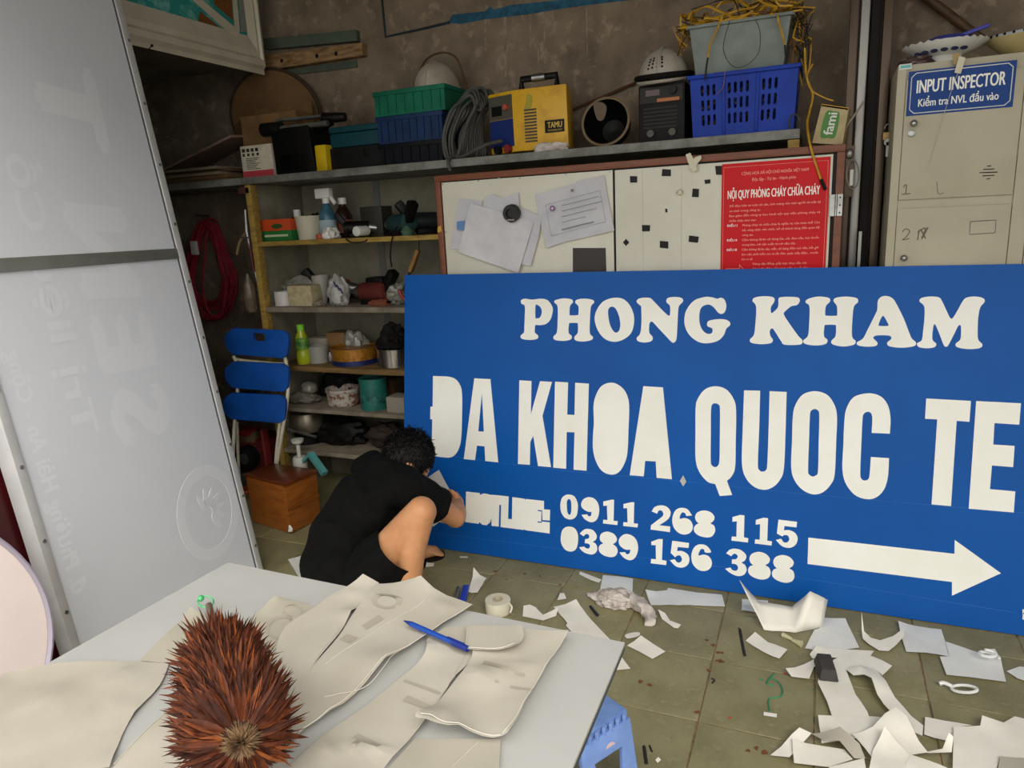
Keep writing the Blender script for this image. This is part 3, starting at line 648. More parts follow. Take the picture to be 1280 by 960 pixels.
# welding mask
mk = V(on_y(757, 160, 3.0).x, 3.02, SZ + .098)
ms = thing('welding_mask', 'black welding mask lying open beside the yellow welder', 'mask', mk)
Mm = Matrix.Translation(mk) @ Matrix.Rotation(math.radians(78), 4, 'X')
obj('shell', MB().lathe([(.098, .02), (.094, .0), (.085, -.06), (.05, -.11), (0, -.12), (0, -.112), (.047, -.104), (.08, -.058), (.088, .0), (.092, .02)], n=32, M=Mm, sy=.98, caps=False), M_black, ms)
obj('rim', MB().tube([Mm @ V(.097 * math.cos(a), .095 * math.sin(a), .021) for a in [i * 2 * math.pi / 40 for i in range(40)]], .0055, 6, True), mat('tan_rim', '#7d6a50', .7), ms)
obj('chin_notch', MB().prism([catmull([(742, 130), (752, 128), (758, 134), (755, 148), (749, 151), (745, 146)])], lambda x, y: on_y(x, y, 2.985), (0, .004, 0)), mat('brown_visor', '#5f4d3c', .6), ms)
tag(obj('wall_rod', MB().tube([on_y(709, 140, 3.3), on_y(795, 103, 3.3)], .006, 8), mat('rust_rod', '#58341f', .8)), 'thin rusty rod slanting along the concrete wall behind the mask', 'rod')
# black inverter and second helmet
x0, x1, za, zb = rect(798, 104, 856, 178, 2.97)
iv = thing('black_inverter', 'black inverter welder with orange stripe beside the blue basket', 'welder', ((x0 + x1) / 2, 2.97, SZ))
obj('body', MB().box(x0, x1, 2.97, 3.25, SZ, zb), mat('inverter_black', '#0c0c0c', .55, '#141313', scale=20, spec=.2), iv, bevel=.008)
h_ = zb - SZ
obj('control_panel', MB().box(x0 + .008, x1 - .008, 2.966, 2.97, SZ + h_ * .68, zb - .012), mat('dark_grey_panel', '#2a2825', .55, spec=.25), iv)
obj('display', MB().box(x0 + .03, x0 + .085, 2.964, 2.966, SZ + h_ * .8, SZ + h_ * .9), mat('display_red', '#3d1510', .3), iv)
obj('stripe', MB().box(x0 + .075, x1 - .02, 2.964, 2.966, SZ + h_ * .69, SZ + h_ * .745), mat('orange_stripe', '#b0662a', .5), iv)
obj('knob', MB().cyl((x1 - .045, 2.966, SZ + h_ * .87), (x1 - .045, 2.95, SZ + h_ * .87), .016), M_black, iv)
for i in range(6): obj('vent_slot', MB().box(x0 + .02, x1 - .03, 2.9685, 2.97, SZ + h_ * (.25 + i * .065), SZ + h_ * (.25 + i * .065) + .007), M_ink, iv)
for i in range(2): obj('socket', MB().cyl((x0 + .05 + i * .085, 2.97, SZ + .035), (x0 + .05 + i * .085, 2.955, SZ + .035), .014), mat('dull_socket', '#4a4843', .5, metal=.5), iv)
helmet('safety_helmet', 'white vented helmet with black band on top of the black inverter', V((x0 + x1) / 2 - .012, 3.08, zb + .032), .112, Matrix.Rotation(math.radians(10), 4, 'X'), mat('white_helmet', '#b5aea2', .5, '#a39b8e', scale=10), True, True)
hb = V((x0 + x1) / 2 - .012, 3.08, zb + .03)
tag(obj('helmet_band', MB().tube([hb + V(.106 * math.cos(a), -.124 * math.sin(a) * 1.0, .012 - .018 * math.sin(a)) for a in [-.35 + i * (math.pi + .7) / 16 for i in range(17)]], .012, 8), M_rubber), 'black band around the white vented helmet', 'band')
# blue basket
YB = 2.965
x0, x1, za, zb = rect(862, 88, 997, 170, YB)
bk = thing('blue_basket', 'blue slotted plastic basket full of metal parts at the shelf end', 'basket', ((x0 + x1) / 2, YB, SZ))
M_bb = mat('blue_basket_plastic', '#0a3aaa', .5, '#093298', scale=8, spec=.25)
dep = .26; t = .005; tap = .012
def bx_front(u, v, y): return V(x0 + tap * (1 - v) + (x1 - x0 - 2 * tap * (1 - v)) * u, y - tap * v, SZ + (zb - SZ) * v)
slots = []
for g, u0 in ((0, .1), (1, .36), (2, .68)):
    for r_ in range(3):
        for c_ in range(4 if g == 1 else 3):
            uu = u0 + c_ * .057; vv = .2 + r_ * .235
            slots.append([(uu, vv + .02), (uu + .014, vv), (uu + .028, vv + .02), (uu + .028, vv + .16), (uu + .014, vv + .18), (uu, vv + .16)])
obj('front_wall', MB().prism([[(0, 0), (1, 0), (1, 1), (0, 1)]] + slots, lambda u, v: bx_front(u, v, YB + .012), (0, t, 0)), M_bb, bk)
mb = MB()
mb.hexa([bx_front(0, 0, YB + dep), bx_front(1, 0, YB + dep), bx_front(1, 1, YB + dep), bx_front(0, 1, YB + dep)], [q + V(0, t, 0) for q in (bx_front(0, 0, YB + dep), bx_front(1, 0, YB + dep), bx_front(1, 1, YB + dep), bx_front(0, 1, YB + dep))])
obj('back_wall', mb, M_bb, bk)
obj('bottom', MB().box(x0 + tap, x1 - tap, YB + .018, YB + dep, SZ, SZ + t), M_bb, bk)
for sx, xx in ((1, x0), (-1, x1)):
    obj('side_wall', MB().hexa([V(xx + sx * tap, YB + .018, SZ + t), V(xx + sx * tap, YB + dep, SZ + t), V(xx, YB + dep, zb), V(xx, YB + .005, zb)], [q + V(sx * t, 0, 0) for q in (V(xx + sx * tap, YB + .018, SZ + t), V(xx + sx * tap, YB + dep, SZ + t), V(xx, YB + dep, zb), V(xx, YB + .005, zb))]), M_bb, bk)
obj('rim', MB().box(x0 - .008, x1 + .008, YB - .012, YB - .001, zb - .012, zb + .002).box(x0 - .008, x0 - .001, YB, YB + dep, zb - .012, zb + .002).box(x1 + .001, x1 + .008, YB, YB + dep, zb - .012, zb + .002), M_bb, bk, bevel=.002)
for u in (.32, .64):
    q0 = bx_front(u, .05, YB + .012); q1 = bx_front(u, .93, YB + .012)
    obj('rib', MB().bar(q0 - V(0, .002, 0), q1 - V(0, .002, 0), .012, .008, (0, 1, 0)), M_bb, bk, bevel=.002)
rr = random.Random(11)
fill = MB()
for i in range(130):
    c = V(rr.uniform(x0 + .03, x1 - .03), rr.uniform(YB + .035, YB + .15), SZ + .012 + rr.random() * (zb - SZ) * .78)
    d = V(rr.gauss(0, 1), rr.gauss(0, .4), rr.gauss(0, 1)).normalized() * rr.uniform(.008, .02)
    fill.cyl(c - d, c + d, rr.uniform(.003, .006), n=6)
tag(obj('metal_parts', fill, mat('mixed_metal_bits', '#8c8579', .5, '#5f4a34', scale=30, metal=.5)), 'loose metal and wooden bits filling the blue basket', 'metal parts', kind='stuff')
# grey bin with wire tangle
YG = 2.975
gx0, gx1, _, _ = rect(862, 30, 988, 90, YG)
gz0 = zb + .003; gz1 = on_y(925, 27, YG).z
gb = thing('grey_bin', 'grey plastic tub of tangled wires standing on the blue basket', 'bin', ((gx0 + gx1) / 2, YG, gz0))
M_gb = mat('grey_bin_plastic', '#7e8984', .5, '#6c7670', scale=8)
o_ = .022; dp = .2
b4 = [V(gx0 + o_, YG + .012, gz0), V(gx1 - o_, YG + .012, gz0), V(gx1 - o_, YG + dp, gz0), V(gx0 + o_, YG + dp, gz0)]
t4 = [V(gx0, YG - .012, gz1), V(gx1, YG - .012, gz1), V(gx1, YG + dp + .02, gz1), V(gx0, YG + dp + .02, gz1)]
i4b = [q + V(sx * .005, sy * .005, .005) for q, (sx, sy) in zip(b4, ((1, 1), (-1, 1), (-1, -1), (1, -1)))]
i4t = [q + V(sx * .005, sy * .005, 0) for q, (sx, sy) in zip(t4, ((1, 1), (-1, 1), (-1, -1), (1, -1)))]
vs = b4 + t4 + i4b + i4t
fs = [(3, 2, 1, 0)] + [(i, (i + 1) % 4, 4 + (i + 1) % 4, 4 + i) for i in range(4)] + [(4 + i, 4 + (i + 1) % 4, 12 + (i + 1) % 4, 12 + i) for i in range(4)] + [(12 + i, 12 + (i + 1) % 4, 8 + (i + 1) % 4, 8 + i) for i in range(4)] + [(8, 9, 10, 11)]
obj('body', MB().add(vs, fs), M_gb, gb, bevel=.003)
obj('rim', MB().bar(t4[0] + V(-.006, -.006, 0), t4[1] + V(.006, -.006, 0), .012, .012).bar(t4[1] + V(.006, -.006, 0), t4[2] + V(.006, .006, 0), .012, .012).bar(t4[3] + V(-.006, .006, 0), t4[0] + V(-.006, -.006, 0), .012, .012), M_gb, gb, bevel=.003)
M_wy1 = mat('yellow_wire', '#c99a1e', .5, '#a87d14', scale=30); M_wb1 = mat('black_wire', '#1a1917', .5); M_wo1 = mat('orange_brown_wire', '#8a5a20', .5)
rr = random.Random(21)
tw = {0: MB(), 1: MB(), 2: MB()}
cxg = (gx0 + gx1) / 2
for i in range(125):
    k = rr.choice((0, 0, 0, 1, 2))
    pts = []; p = V(rr.uniform(gx0, gx1), rr.uniform(YG, YG + dp), gz1 + rr.uniform(-.01, .05)); d = V(rr.gauss(0, 1), rr.gauss(0, .5), rr.gauss(0, .12)).normalized()
    for s in range(6):
        pts.append(p.copy()); d = (d + V(rr.gauss(0, .35), rr.gauss(0, .35), rr.gauss(-.03, .25))).normalized(); p = p + d * .05
        p.x = min(max(p.x, gx0 - .03), gx1 + .035); p.y = min(max(p.y, YG - .02), YG + dp); p.z = min(max(p.z, gz1 + .004), gz1 + .105 - abs(p.x - cxg) * .25)
    tw[k].tube(cat3(pts, 3), .0042 if k == 0 else .002, 5)
for i in range(14):                                     # strands hanging over the right side
    k = rr.choice((0, 1, 2, 1)); x = gx1 + rr.uniform(.012, .05); pts = [V(gx1 - .03, YG + .05, gz1 + .03)]
    for s in range(7):
        pts.append(V(x + rr.uniform(-.025, .03), YG + .03 + rr.uniform(-.03, .03), gz1 + .01 - s * rr.uniform(.02, .045)))
    tw[k].tube(cat3(pts, 3), .003 if k == 0 else .0017, 5)
for i in range(9):                                      # and the left
    k = rr.choice((0, 1, 2)); pts = [V(gx0 + .03, YG + .02, gz1 + .02)]
    for s in range(4): pts.append(V(gx0 - .02 + rr.uniform(-.03, .012), YG + rr.uniform(-.03, .05), gz1 + .01 - s * rr.uniform(.02, .035)))
    tw[k].tube(cat3(pts, 3), .0025 if k == 0 else .0017, 5)
def wire(px, Y, ma, r=.0032): return MB().tube(cat3([on_y(x, y, Y) for x, y in px], 5), r, 6)
tw[0].tube(cat3([on_y(x, y, 2.945) for x, y in ((903, 21), (897, 35), (888, 55), (885, 72))], 5), .0038, 6)
tw[0].tube(cat3([on_y(x, y, 2.945) for x, y in ((972, 18), (974, 30), (979, 48), (981, 56))], 5), .0038, 6)
tw[1].tube(cat3([on_y(x, y, 2.945) for x, y in ((885, 72), (883, 84), (881, 100))], 5), .0038, 6)
tw[1].tube(cat3([on_y(x, y, 2.94) for x, y in ((912, 26), (904, 60), (915, 82), (932, 82), (948, 66), (950, 40), (944, 24))], 5), .0014, 5)
tw[1].tube(cat3([on_y(x, y, 2.945) for x, y in ((981, 56), (982, 70))], 5), .0038, 6)
tw[2].tube(cat3([on_y(x, y, 2.94) for x, y in ((906, 90), (904, 108), (896, 118))], 5), .0014, 5)
wt = thing('wire_tangle', 'tangle of yellow and black wires spilling over the grey tub', 'wires', (cxg, YG + .1, gz1))
for k, nm, ma in ((0, 'yellow_wires', M_wy1), (1, 'black_wires', M_wb1), (2, 'brown_wires', M_wo1)):
    o = obj(nm, tw[k], ma, wt); o['kind'] = 'stuff'
cb = thing('hanging_power_cable', 'yellow cord with black tip hanging down over the red notice', 'cord', on_y(1024, 219, 2.84))
obj('cord', MB().tube(cat3([on_y(1006, 60, 2.99), on_y(1008, 95, 2.98), on_y(1016, 118, 2.97), on_y(1012, 140, 2.95), on_y(1009, 155, 2.9), on_y(1012, 178, 2.835), on_y(1018, 200, 2.833), on_y(1026, 224, 2.832)], 6), .0042, 8), M_wy1, cb)
obj('black_tip', MB().tube([on_y(1026, 224, 2.832), on_y(1032, 237, 2.832)], .006, 8), M_black, cb)
obj('loose_end', MB().tube(cat3([on_y(1016, 80, 2.98), on_y(1009, 95, 2.97), on_y(1014, 112, 2.97), on_y(1030, 122, 2.97), on_y(1042, 126, 2.97)], 6), .003, 6), M_wy1, cb)
# milk carton leaning behind the whiteboard corner
fc = [on_y(x, y, 2.905) for x, y in ((1015, 179), (1053, 181), (1061, 135), (1027, 130))]
cf = thing('drink_carton', 'green and cream drink carton wedged above the whiteboard corner', 'carton', fc[0])
obj('body', MB().hexa(fc, [q + V(.01, .1, 0) for q in fc]), mat('cream_carton', '#b9a77c', .6, '#a8966a', scale=20), cf, bevel=.002)
def fq(u, v, t=.001): return (fc[0] * (1 - u) + fc[1] * u) * (1 - v) + (fc[3] * (1 - u) + fc[2] * u) * v - V(0, t, 0)
obj('green_label', MB().prism([catmull([(.22, .2), (.5, .16), (.72, .22), (.72, .8), (.5, .86), (.22, .8)])], lambda u, v: fq(u, v), (0, .001, 0)), mat('label_green', '#3c7c22', .5), cf)
ex = (fq(0.25, .3) - fq(.25, .8)).normalized()
obj('lettering', put_text(put_text(MB(), 'fami', fq(.6, .24, .002), (fc[3] - fc[0]).normalized(), (fc[0] - fc[1]).normalized() * 1.0, width=.075, cap=.032, offset=.02), '', fq(0, 0), (1, 0, 0), (0, 0, 1)), M_white, cf)
obj('top_seam', MB().bar(fc[3] + V(0, .05, -.003), fc[2] + V(0, .05, -.003), .1, .008, (0, 0, 1)), mat('carton_orange', '#b98a2e', .6), cf)
tag(obj('straw_stick', MB().cyl(on_y(1054, 164, 2.93), on_y(1080, 127, 2.93), .004), mat('pale_stick', '#8c8576', .6)), 'thin pale stick poking out beside the drink carton', 'stick')
tag(obj('scissors', MB().tube([on_y(993 + 7 * math.cos(a), 153 + 10 * math.sin(a), 2.945) for a in [i * math.pi / 8 for i in range(16)]], .0035, 6, True).tube([on_y(1000, 160, 2.945), on_y(1006, 165, 2.945)], .004, 6), mat('dark_handle', '#3c3a37', .5)), 'grey finger ring of scissors hanging by the blue basket', 'scissors')
# ================================================================== whiteboard in a brown frame
M_brownframe = mat('brown_laminate_frame', '#7a4326', .5, '#693820', scale=12, stretch=(1, 1, 6))
M_wbpanel = mat('off_white_steel_sheet', '#d6d3c4', .5, '#ccc8b8', scale=3)
WBY = 2.845
wx0, wx1, wz0, wz1 = -1.552, .066, .46, 1.624
wbd = thing('whiteboard', 'off white two panel board in a brown frame behind the blue sign', 'board', ((wx0 + wx1) / 2, WBY, wz0))
fw = .026
for (a, b, c_, d_) in ((wx0, wx1, wz1 - fw, wz1), (wx0, wx1, wz0, wz0 + fw)):
    obj('frame_rail', MB().box(a, b, WBY - .004, WBY + .035, c_, d_), M_brownframe, wbd, bevel=.003)
for a in (wx0, wx1 - fw):
    obj('frame_stile', MB().box(a, a + fw, WBY - .004, WBY + .035, wz0 + fw, wz1 - fw), M_brownframe, wbd, bevel=.003)
xm = on_y(768, 260, WBY).x
obj('left_panel', MB().box(wx0 + fw + .004, xm - .006, WBY + .003, WBY + .012, wz0 + fw, wz1 - fw - .004), M_wbpanel, wbd, bevel=.0015)
xr2 = on_y(1041, 260, WBY).x - .004
obj('right_panel', MB().box(xm + .004, wx1 - fw - .012, WBY - .001, WBY + .01, wz0 + fw, wz1 - fw - .006), M_wbpanel, wbd, bevel=.0015)
obj('backing', MB().box(wx0 + fw, wx1 - fw, WBY + .013, WBY + .03, wz0 + fw, wz1 - fw), M_black, wbd)
for px, py in ((553, 230), (598, 226), (624, 223), (650, 223), (707, 218), (762, 215), (557, 290)):
    q = on_y(px, py, WBY + .003); obj('screw', MB().cyl(q, q + V(0, -.003, 0), .004, n=10), M_steel, wbd)
for px in (803, 852): 
    q0 = on_y(px, 210, WBY - .0012); obj('panel_seam', MB().box(q0.x - .0007, q0.x + .0007, WBY - .0016, WBY - .001, wz0 + fw, wz1 - fw - .01), mat('faint_seam', '#b7b3a4', .6), wbd)
def flatpoly(name, px, Y, ma, t=.0012, parent=None, label=None, cat=None, smooth=False):
    pts = catmull(px) if smooth else px
    o = obj(name, MB().prism([pts], lambda x, y: on_y(x, y, Y), (0, t, 0)), ma, parent)
    if label: tag(o, label, cat)
    return o
tp = M_black
for k, (cx_, cy_, w_, h_, lab) in enumerate(((792, 224, 9, 8, 'black tape square nearest the top left of the right panel'), (833, 216, 11, 8.5, 'black tape patch left of the cream tape knot'), (899, 213, 9, 11, 'black tape square touching the upper left edge of the red notice'), (884.5, 227, 7, 5, 'small black tape bit below the cream tape knot'), (869.5, 241, 8.5, 10.5, 'upright black tape square beside the small cream tape bit'),
                                    (833, 263, 2.5, 4.5, 'tiny black fleck in the middle of the right panel'), (807.5, 285, 10, 8, 'black tape square above the tilted black diamond'), (830, 306, 10.5, 8.5, 'lowest black tape square on the right panel'), (867, 299, 12, 8, 'wide black tape piece low beside the red notice'))):
    a = math.radians(RND.uniform(-6, 6)); pts = []
    for sx, sy in ((-1, -1), (1, -1), (1, 1), (-1, 1)):
        x, y = sx * w_ / 2 + RND.uniform(-.4, .4), sy * h_ / 2 + RND.uniform(-.4, .4); pts.append((cx_ + x * math.cos(a) - y * math.sin(a), cy_ + x * math.sin(a) + y * math.cos(a)))
    tag(flatpoly('tape_square', pts, WBY - .0035, tp, .0015), lab, 'tape', 'black tape squares on the whiteboard')
tag(flatpoly('tape_square', [(782.5, 298.5), (786.5, 303), (782.5, 307.5), (778.5, 303)], WBY - .0035, tp, .0015), 'black tape diamond near the middle gap of the whiteboard', 'tape', 'black tape squares on the whiteboard')
tag(flatpoly('black_patch', [(716, 310), (757, 310), (758, 344), (716, 345)], WBY + .001, mat('dark_brown_patch', '#2a211e', .5), .002), 'dark rectangular patch low on the left whiteboard panel', 'patch')
flatpoly('yellow_sticker', [(547, 284), (551, 282), (552, 289), (547, 291)], WBY - .0052, mat('sticker_yellow', '#c9962a', .6), .001, wbd)
M_tapec = mat('cream_masking_tape', '#d3cdb4', .6)
t1 = thing('masking_tape', 'knot of cream masking tape on the top edge of the whiteboard', 'tape', on_y(866, 203, WBY))
for pts in ([(857, 193), (863, 191), (869, 203), (872, 213), (866, 215), (860, 203)], [(868, 197), (876, 194), (877, 198), (866, 212), (861, 211)], [(862, 199), (872, 199), (870, 206), (862, 207)]):
    obj('tape_strip', MB().prism([pts], lambda x, y: on_y(x, y, WBY - .012 - (x - 857) * .0005), (0, .001, 0)), M_tapec, t1)
tag(crumple('masking_tape', '', '', on_y(849.5, 243, WBY - .012), (.012, .008, .013), M_tapec, 4), 'small torn bit of cream tape in the middle of the right panel', 'tape')
# loose papers on the left panel
M_paper = mat('white_office_paper', '#cfcdd0', .8, '#c2c0c4', scale=10, bump=.25, bscale=16)
M_paper2 = mat('grey_white_paper', '#c6c6cb', .8, '#bcbcc2', scale=10, bump=.2, bscale=20)
M_pencil = mat('faint_print', '#8f8f98', .8)
def wpaper(name, px, Y, ma, label, curl=.012, seed=0):
    """a hanging sheet: fan of points with slight waves"""
    bm = bmesh.new()
    cx = sum(p[0] for p in px) / len(px); cy = sum(p[1] for p in px) / len(px)
    vs = [bm.verts.new((x, y, 0)) for x, y in px]
    f = bm.faces.new(vs); bmesh.ops.triangulate(bm, faces=[f])
    bmesh.ops.subdivide_edges(bm, edges=bm.edges[:], cuts=5, use_grid_fill=True)
    mb = MB()
    for v in bm.verts:
        q = v.co; d = noise.noise(V(q.x * .035 + seed * 5, q.y * .035, seed)) * curl * .5
        r = math.hypot(q.x - cx, q.y - cy) / 50
        mb.v.append(on_y(q.x, q.y, Y - abs(d) - .002 - curl * .35 * max(0, (q.y - cy) / 50) * r))
    bm.verts.index_update(); mb.f = [tuple(v.index for v in f.verts) for f in bm.faces]; bm.free()
    o = obj(name, mb, ma, ang=80, solid=.0004)
    return tag(o, label, 'paper')
wpaper('paper_sheet', [(574, 248), (603, 251), (600, 280), (577, 312), (563, 311), (569, 275)], WBY - .001, M_paper2, 'leftmost paper under the creased sheet with a small blue stamp', seed=1)
wpaper('paper_sheet', [(606, 246), (617, 243), (627, 248), (648, 240), (652, 300), (630, 310), (604, 290)], WBY - .004, M_paper2, 'paper peeking above the creased sheet behind the black disc', seed=2)
wpaper('paper_sheet', [(652, 260), (677, 271), (673, 298), (663, 333), (652, 330), (640, 300)], WBY - .007, M_paper2, 'paper strip sticking out right of the creased sheet', seed=3)
wpaper('paper_sheet', [(588, 254), (630, 266), (667, 278), (658, 308), (648, 341), (612, 329), (573, 315), (580, 285)], WBY - .013, M_paper, 'large creased white sheet held by the black disc', .014, seed=4)
pr = wpaper('paper_sheet', [(669, 243), (695, 236), (720, 229), (722, 226), (755, 219), (760, 250), (768, 288), (735, 296), (707, 302), (683, 310), (676, 280)], WBY - .003, M_paper2, 'tilted certificate sheet with a round purple logo on the right', .014, seed=5)
def pq(x, y, Y=WBY - .02): return on_y(x, y, Y)
frm = [(682, 256), (750, 238), (757, 277), (689, 295)]
for i in range(4):
    obj('printed_border', MB().tube([pq(*frm[i]), pq(*frm[(i + 1) % 4])], .0006, 4), M_pencil, pr)
obj('logo', MB().lathe([(.011, 0), (.011, .001)], n=20, M=Matrix.Translation(pq(690.5, 260.5)) @ Matrix.Rotation(math.pi / 2, 4, 'X')), mat('logo_purple', '#6d4f86', .7), pr)
obj('logo_centre', MB().lathe([(.006, 0), (.006, .002)], n=16, M=Matrix.Translation(pq(690.5, 260.5)) @ Matrix.Rotation(math.pi / 2, 4, 'X')), mat('logo_pink', '#cfaec0', .7), pr)
mb = MB()
for i, (u, w_) in enumerate(((0, 46), (7, 50), (14, 44), (21, 30), (30, 40))):
    a = pq(702, 257 + u); b = pq(702 + w_, 257 + u - w_ * .25)
    mb.tube([a, b], .0011 if i != 4 else .002, 4)
o = obj('print_lines', mb, M_pencil, pr); o['kind'] = 'stuff'
obj('pin', MB().ell(on_y(715, 238, WBY - .02), .0055, nu=12, nv=8), M_steel, pr)
blue_st = bpy.data.objects['paper_sheet']
obj('stamp', MB().prism([[(571, 277), (581, 276), (580, 288), (571, 287)]], lambda x, y: on_y(x, y, WBY - .0195), (0, .001, 0)), mat('stamp_blue', '#5d86b8', .7), blue_st)
mg = on_y(641, 266, WBY - .02)
bd = thing('black_disc', 'black round lens cap magnet holding the creased paper', 'magnet', mg)
Mg = Matrix.Translation(mg) @ Matrix.Rotation(math.pi / 2 + .15, 4, 'X')
obj('ring', MB().lathe([(.036, 0), (.037, .02), (.034, .026), (.021, .026), (.019, .016), (0, .016)], n=32, M=Mg), mat('matte_black', '#1b1a1a', .45), bd)
obj('lettering', put_text(MB(), 'LENS', mg + V(-.018, -.0275, -.031), (1, 0, 0), (0, 0, 1), width=.034, cap=.006), M_white, bd)
# red fire notice
P_ = [(904, 204.5), (1038.5, 196), (1033.5, 336), (902, 345)]
nt_ = thing('fire_notice', 'red Vietnamese fire safety notice board on the right whiteboard panel', 'notice', on_y(970, 336, WBY))
NY = WBY - .006
q0 = on_y(902.5, 205, NY); q1 = on_y(1038.5, 196, NY); nx0 = q0.x; nx1 = q1.x; nzt = (q0.z + q1.z) / 2; nzb = nzt - .62
obj('board', MB().box(nx0, nx1, NY, WBY - .0012, nzb, nzt), mat('notice_red', '#d00f1b', .45, '#c60c17', scale=3, spec=.2), nt_, bevel=.001)
ty = NY - .0008; NW = nx1 - nx0
bd_ = MB()
for a, b in (((.02, .02), (.98, .02)), ((.98, .02), (.98, .98)), ((.98, .98), (.02, .98)), ((.02, .98), (.02, .02))):
    bd_.tube([V(nx0 + NW * a[0], ty, nzt - .62 * a[1] * 1.0), V(nx0 + NW * b[0], ty, nzt - .62 * b[1])], .0008, 4)
M_pink = mat('notice_pink_print', '#f2a08c', .5); M_wtxt = mat('notice_white_print', '#f7ece6', .5); M_ytxt = mat('notice_yellow', '#e8b02a', .5)
obj('printed_border', bd_, M_pink, nt_)
def nline(mb, s, u, v, w_, cap, off=0):
    return put_text(mb, s, (nx0 + NW * u, ty, nzt - v), (1, 0, 0), (0, 0, 1), width=NW * w_, cap=cap, offset=off)
obj('heading', nline(MB(), 'CỘNG HOÀ XÃ HỘI CHỦ NGHĨA VIỆT NAM', .19, .043, .62, .0105, .01), M_pink, nt_)
obj('heading', nline(MB(), 'Độc lập - Tự do - Hạnh phúc', .29, .066, .41, .0105, .01), M_pink, nt_)
obj('title', nline(MB(), 'NỘI QUY PHÒNG CHÁY CHỮA CHÁY', .06, .125, .86, .031, .014), M_wtxt, nt_)
body = MB(); k = 0
LN = [(.08, 'Để đảm bảo an toàn tài sản, tính mạng của mọi người và trật tự', .85), (.08, 'an ninh trong công ty.', .3), (.08, 'Ban giám đốc công ty ban hành nội quy việc phòng cháy và', .85), (.08, 'chữa cháy như sau:', .26),
      (.21, 'Phòng cháy và chữa cháy là nghĩa vụ của toàn thể Cán', .72), (.21, 'bộ, công nhân viên chức, kể cả khách hàng đến quan hệ', .72), (.21, 'công tác.', .11), (.21, 'Cấm không được sử dụng lửa, củi, đun nấu, hút thuốc', .72), (.21, 'trong kho, nơi sản xuất và nơi cấm lửa.', .51),
      (.21, 'Cấm không được câu, mắc, sử dụng điện tuỳ tiện, hết giờ', .72), (.21, 'làm việc phải kiểm tra và tắt đèn, quạt, bếp điện... trước', .72), (.21, 'khi ra về.', .11), (.32, 'Dùng dây đồng, giấy bạc thay cầu chì.', .51), (.32, 'Dùng dây điện cắm trực tiếp vào ổ cắm.', .53), (.32, 'Để các chất dễ cháy gần cầu chì, bảng', .53), (.32, 'điện và đường dây dẫn điện.', .37),
      (.32, 'Dùng khoá mở nắp phuy xăng bằng sắt thép.', .59), (.21, 'Sắp xếp vật tư, hàng hoá trong kho phải gọn gàng, sạch', .71), (.21, 'sẽ, xếp riêng từng loại có khoảng cách ngăn cháy, xa', .71), (.21, 'mái, xa tường để tiện việc kiểm tra hàng và cứu chữa', .71), (.21, 'khi cần thiết.', .16)]
for i, (u, s, w_) in enumerate(LN): nline(body, s, u, .155 + i * .0178, w_, .0078, .012)
ob = obj('body_text', body, M_pink, nt_); ob['kind'] = 'stuff'
for s, i in (('ĐIỀU I', 4), ('ĐIỀU II', 7), ('ĐIỀU III', 9), ('ĐIỀU IV', 17)): obj('article_heading', nline(MB(), s, .06, .155 + i * .0178, .10, .008, .02), M_wtxt, nt_)
av = .155 + 14 * .0178 - .003
ap = [(.055, -.02), (.19, -.02), (.19, -.034), (.265, 0), (.19, .034), (.19, .02), (.055, .02)]
for i in range(7):
    a, b = ap[i], ap[(i + 1) % 7]
    obj('arrow_outline', MB().tube([V(nx0 + NW * a[0], ty, nzt - av + a[1]), V(nx0 + NW * b[0], ty, nzt - av + b[1])], .0011, 4), M_pink, nt_)
obj('arrow_plate', MB().box(nx0 + NW * .065, nx0 + NW * .19, ty, NY, nzt - av - .011, nzt - av + .011), mat('arrow_orange', '#d88a28', .5), nt_)
obj('arrow_text', put_text(MB(), 'KHÔNG', (nx0 + NW * .072, ty - .0006, nzt - av - .007), (1, 0, 0), (0, 0, 1), width=NW * .11, cap=.013, offset=.03), M_wtxt, nt_)
# hinge
hg = thing('butt_hinge_plate', 'steel butt hinge on the right edge of the whiteboard frame', 'hinge', on_y(1045, 256, WBY - .006))
hx0, hx1, hz0, hz1 = rect(1037, 243, 1053, 270, WBY - .008)
obj('leaf', MB().box(hx0, (hx0 + hx1) / 2 - .003, WBY - .008, WBY - .0055, hz0, hz1), M_steel, hg)
obj('leaf', MB().box((hx0 + hx1) / 2 + .003, hx1, WBY - .008, WBY - .0055, hz0, hz1), M_steel, hg)
obj('knuckle', MB().cyl(((hx0 + hx1) / 2, WBY - .009, hz0), ((hx0 + hx1) / 2, WBY - .009, hz1), .0045), M_steel, hg)
for zf in (.15, .5, .85):
    obj('screw', MB().cyl((hx1 - .008, WBY - .008, hz0 + (hz1 - hz0) * zf), (hx1 - .008, WBY - .0098, hz0 + (hz1 - hz0) * zf), .003, n=8), M_black, hg)

# ================================================================== steel door track between whiteboard and locker
M_track = mat('brown_anodised_steel', '#54473a', .35, '#463a2f', scale=10, metal=.7, stretch=(1, 1, .1))
M_chrome = mat('bright_steel', '#8f8d88', .42, metal=.85)
tr = thing('door_track', 'tall brown steel sliding door track beside the locker', 'door track', (.14, 3.1, 0))
for x, w_, y, d, ma, nm in ((.078, .03, 3.06, .06, M_track, 'rail'), (.112, .028, 3.04, .03, M_chrome, 'bright_rail'), (.15, .035, 3.1, .05, mat('dark_slot', '#14110f', .7), 'slot'), (.186, .03, 3.05, .05, M_track, 'rail'), (.206, .012, 3.24, .05, M_track, 'rail')):
    obj(nm, MB().box(x - w_ / 2, x + w_ / 2, y, y + d, 0, 2.77), ma, tr, bevel=.004)
obj('bright_rail', MB().box(.128, .138, 2.96, 2.98, 0, 1.32), M_chrome, tr)
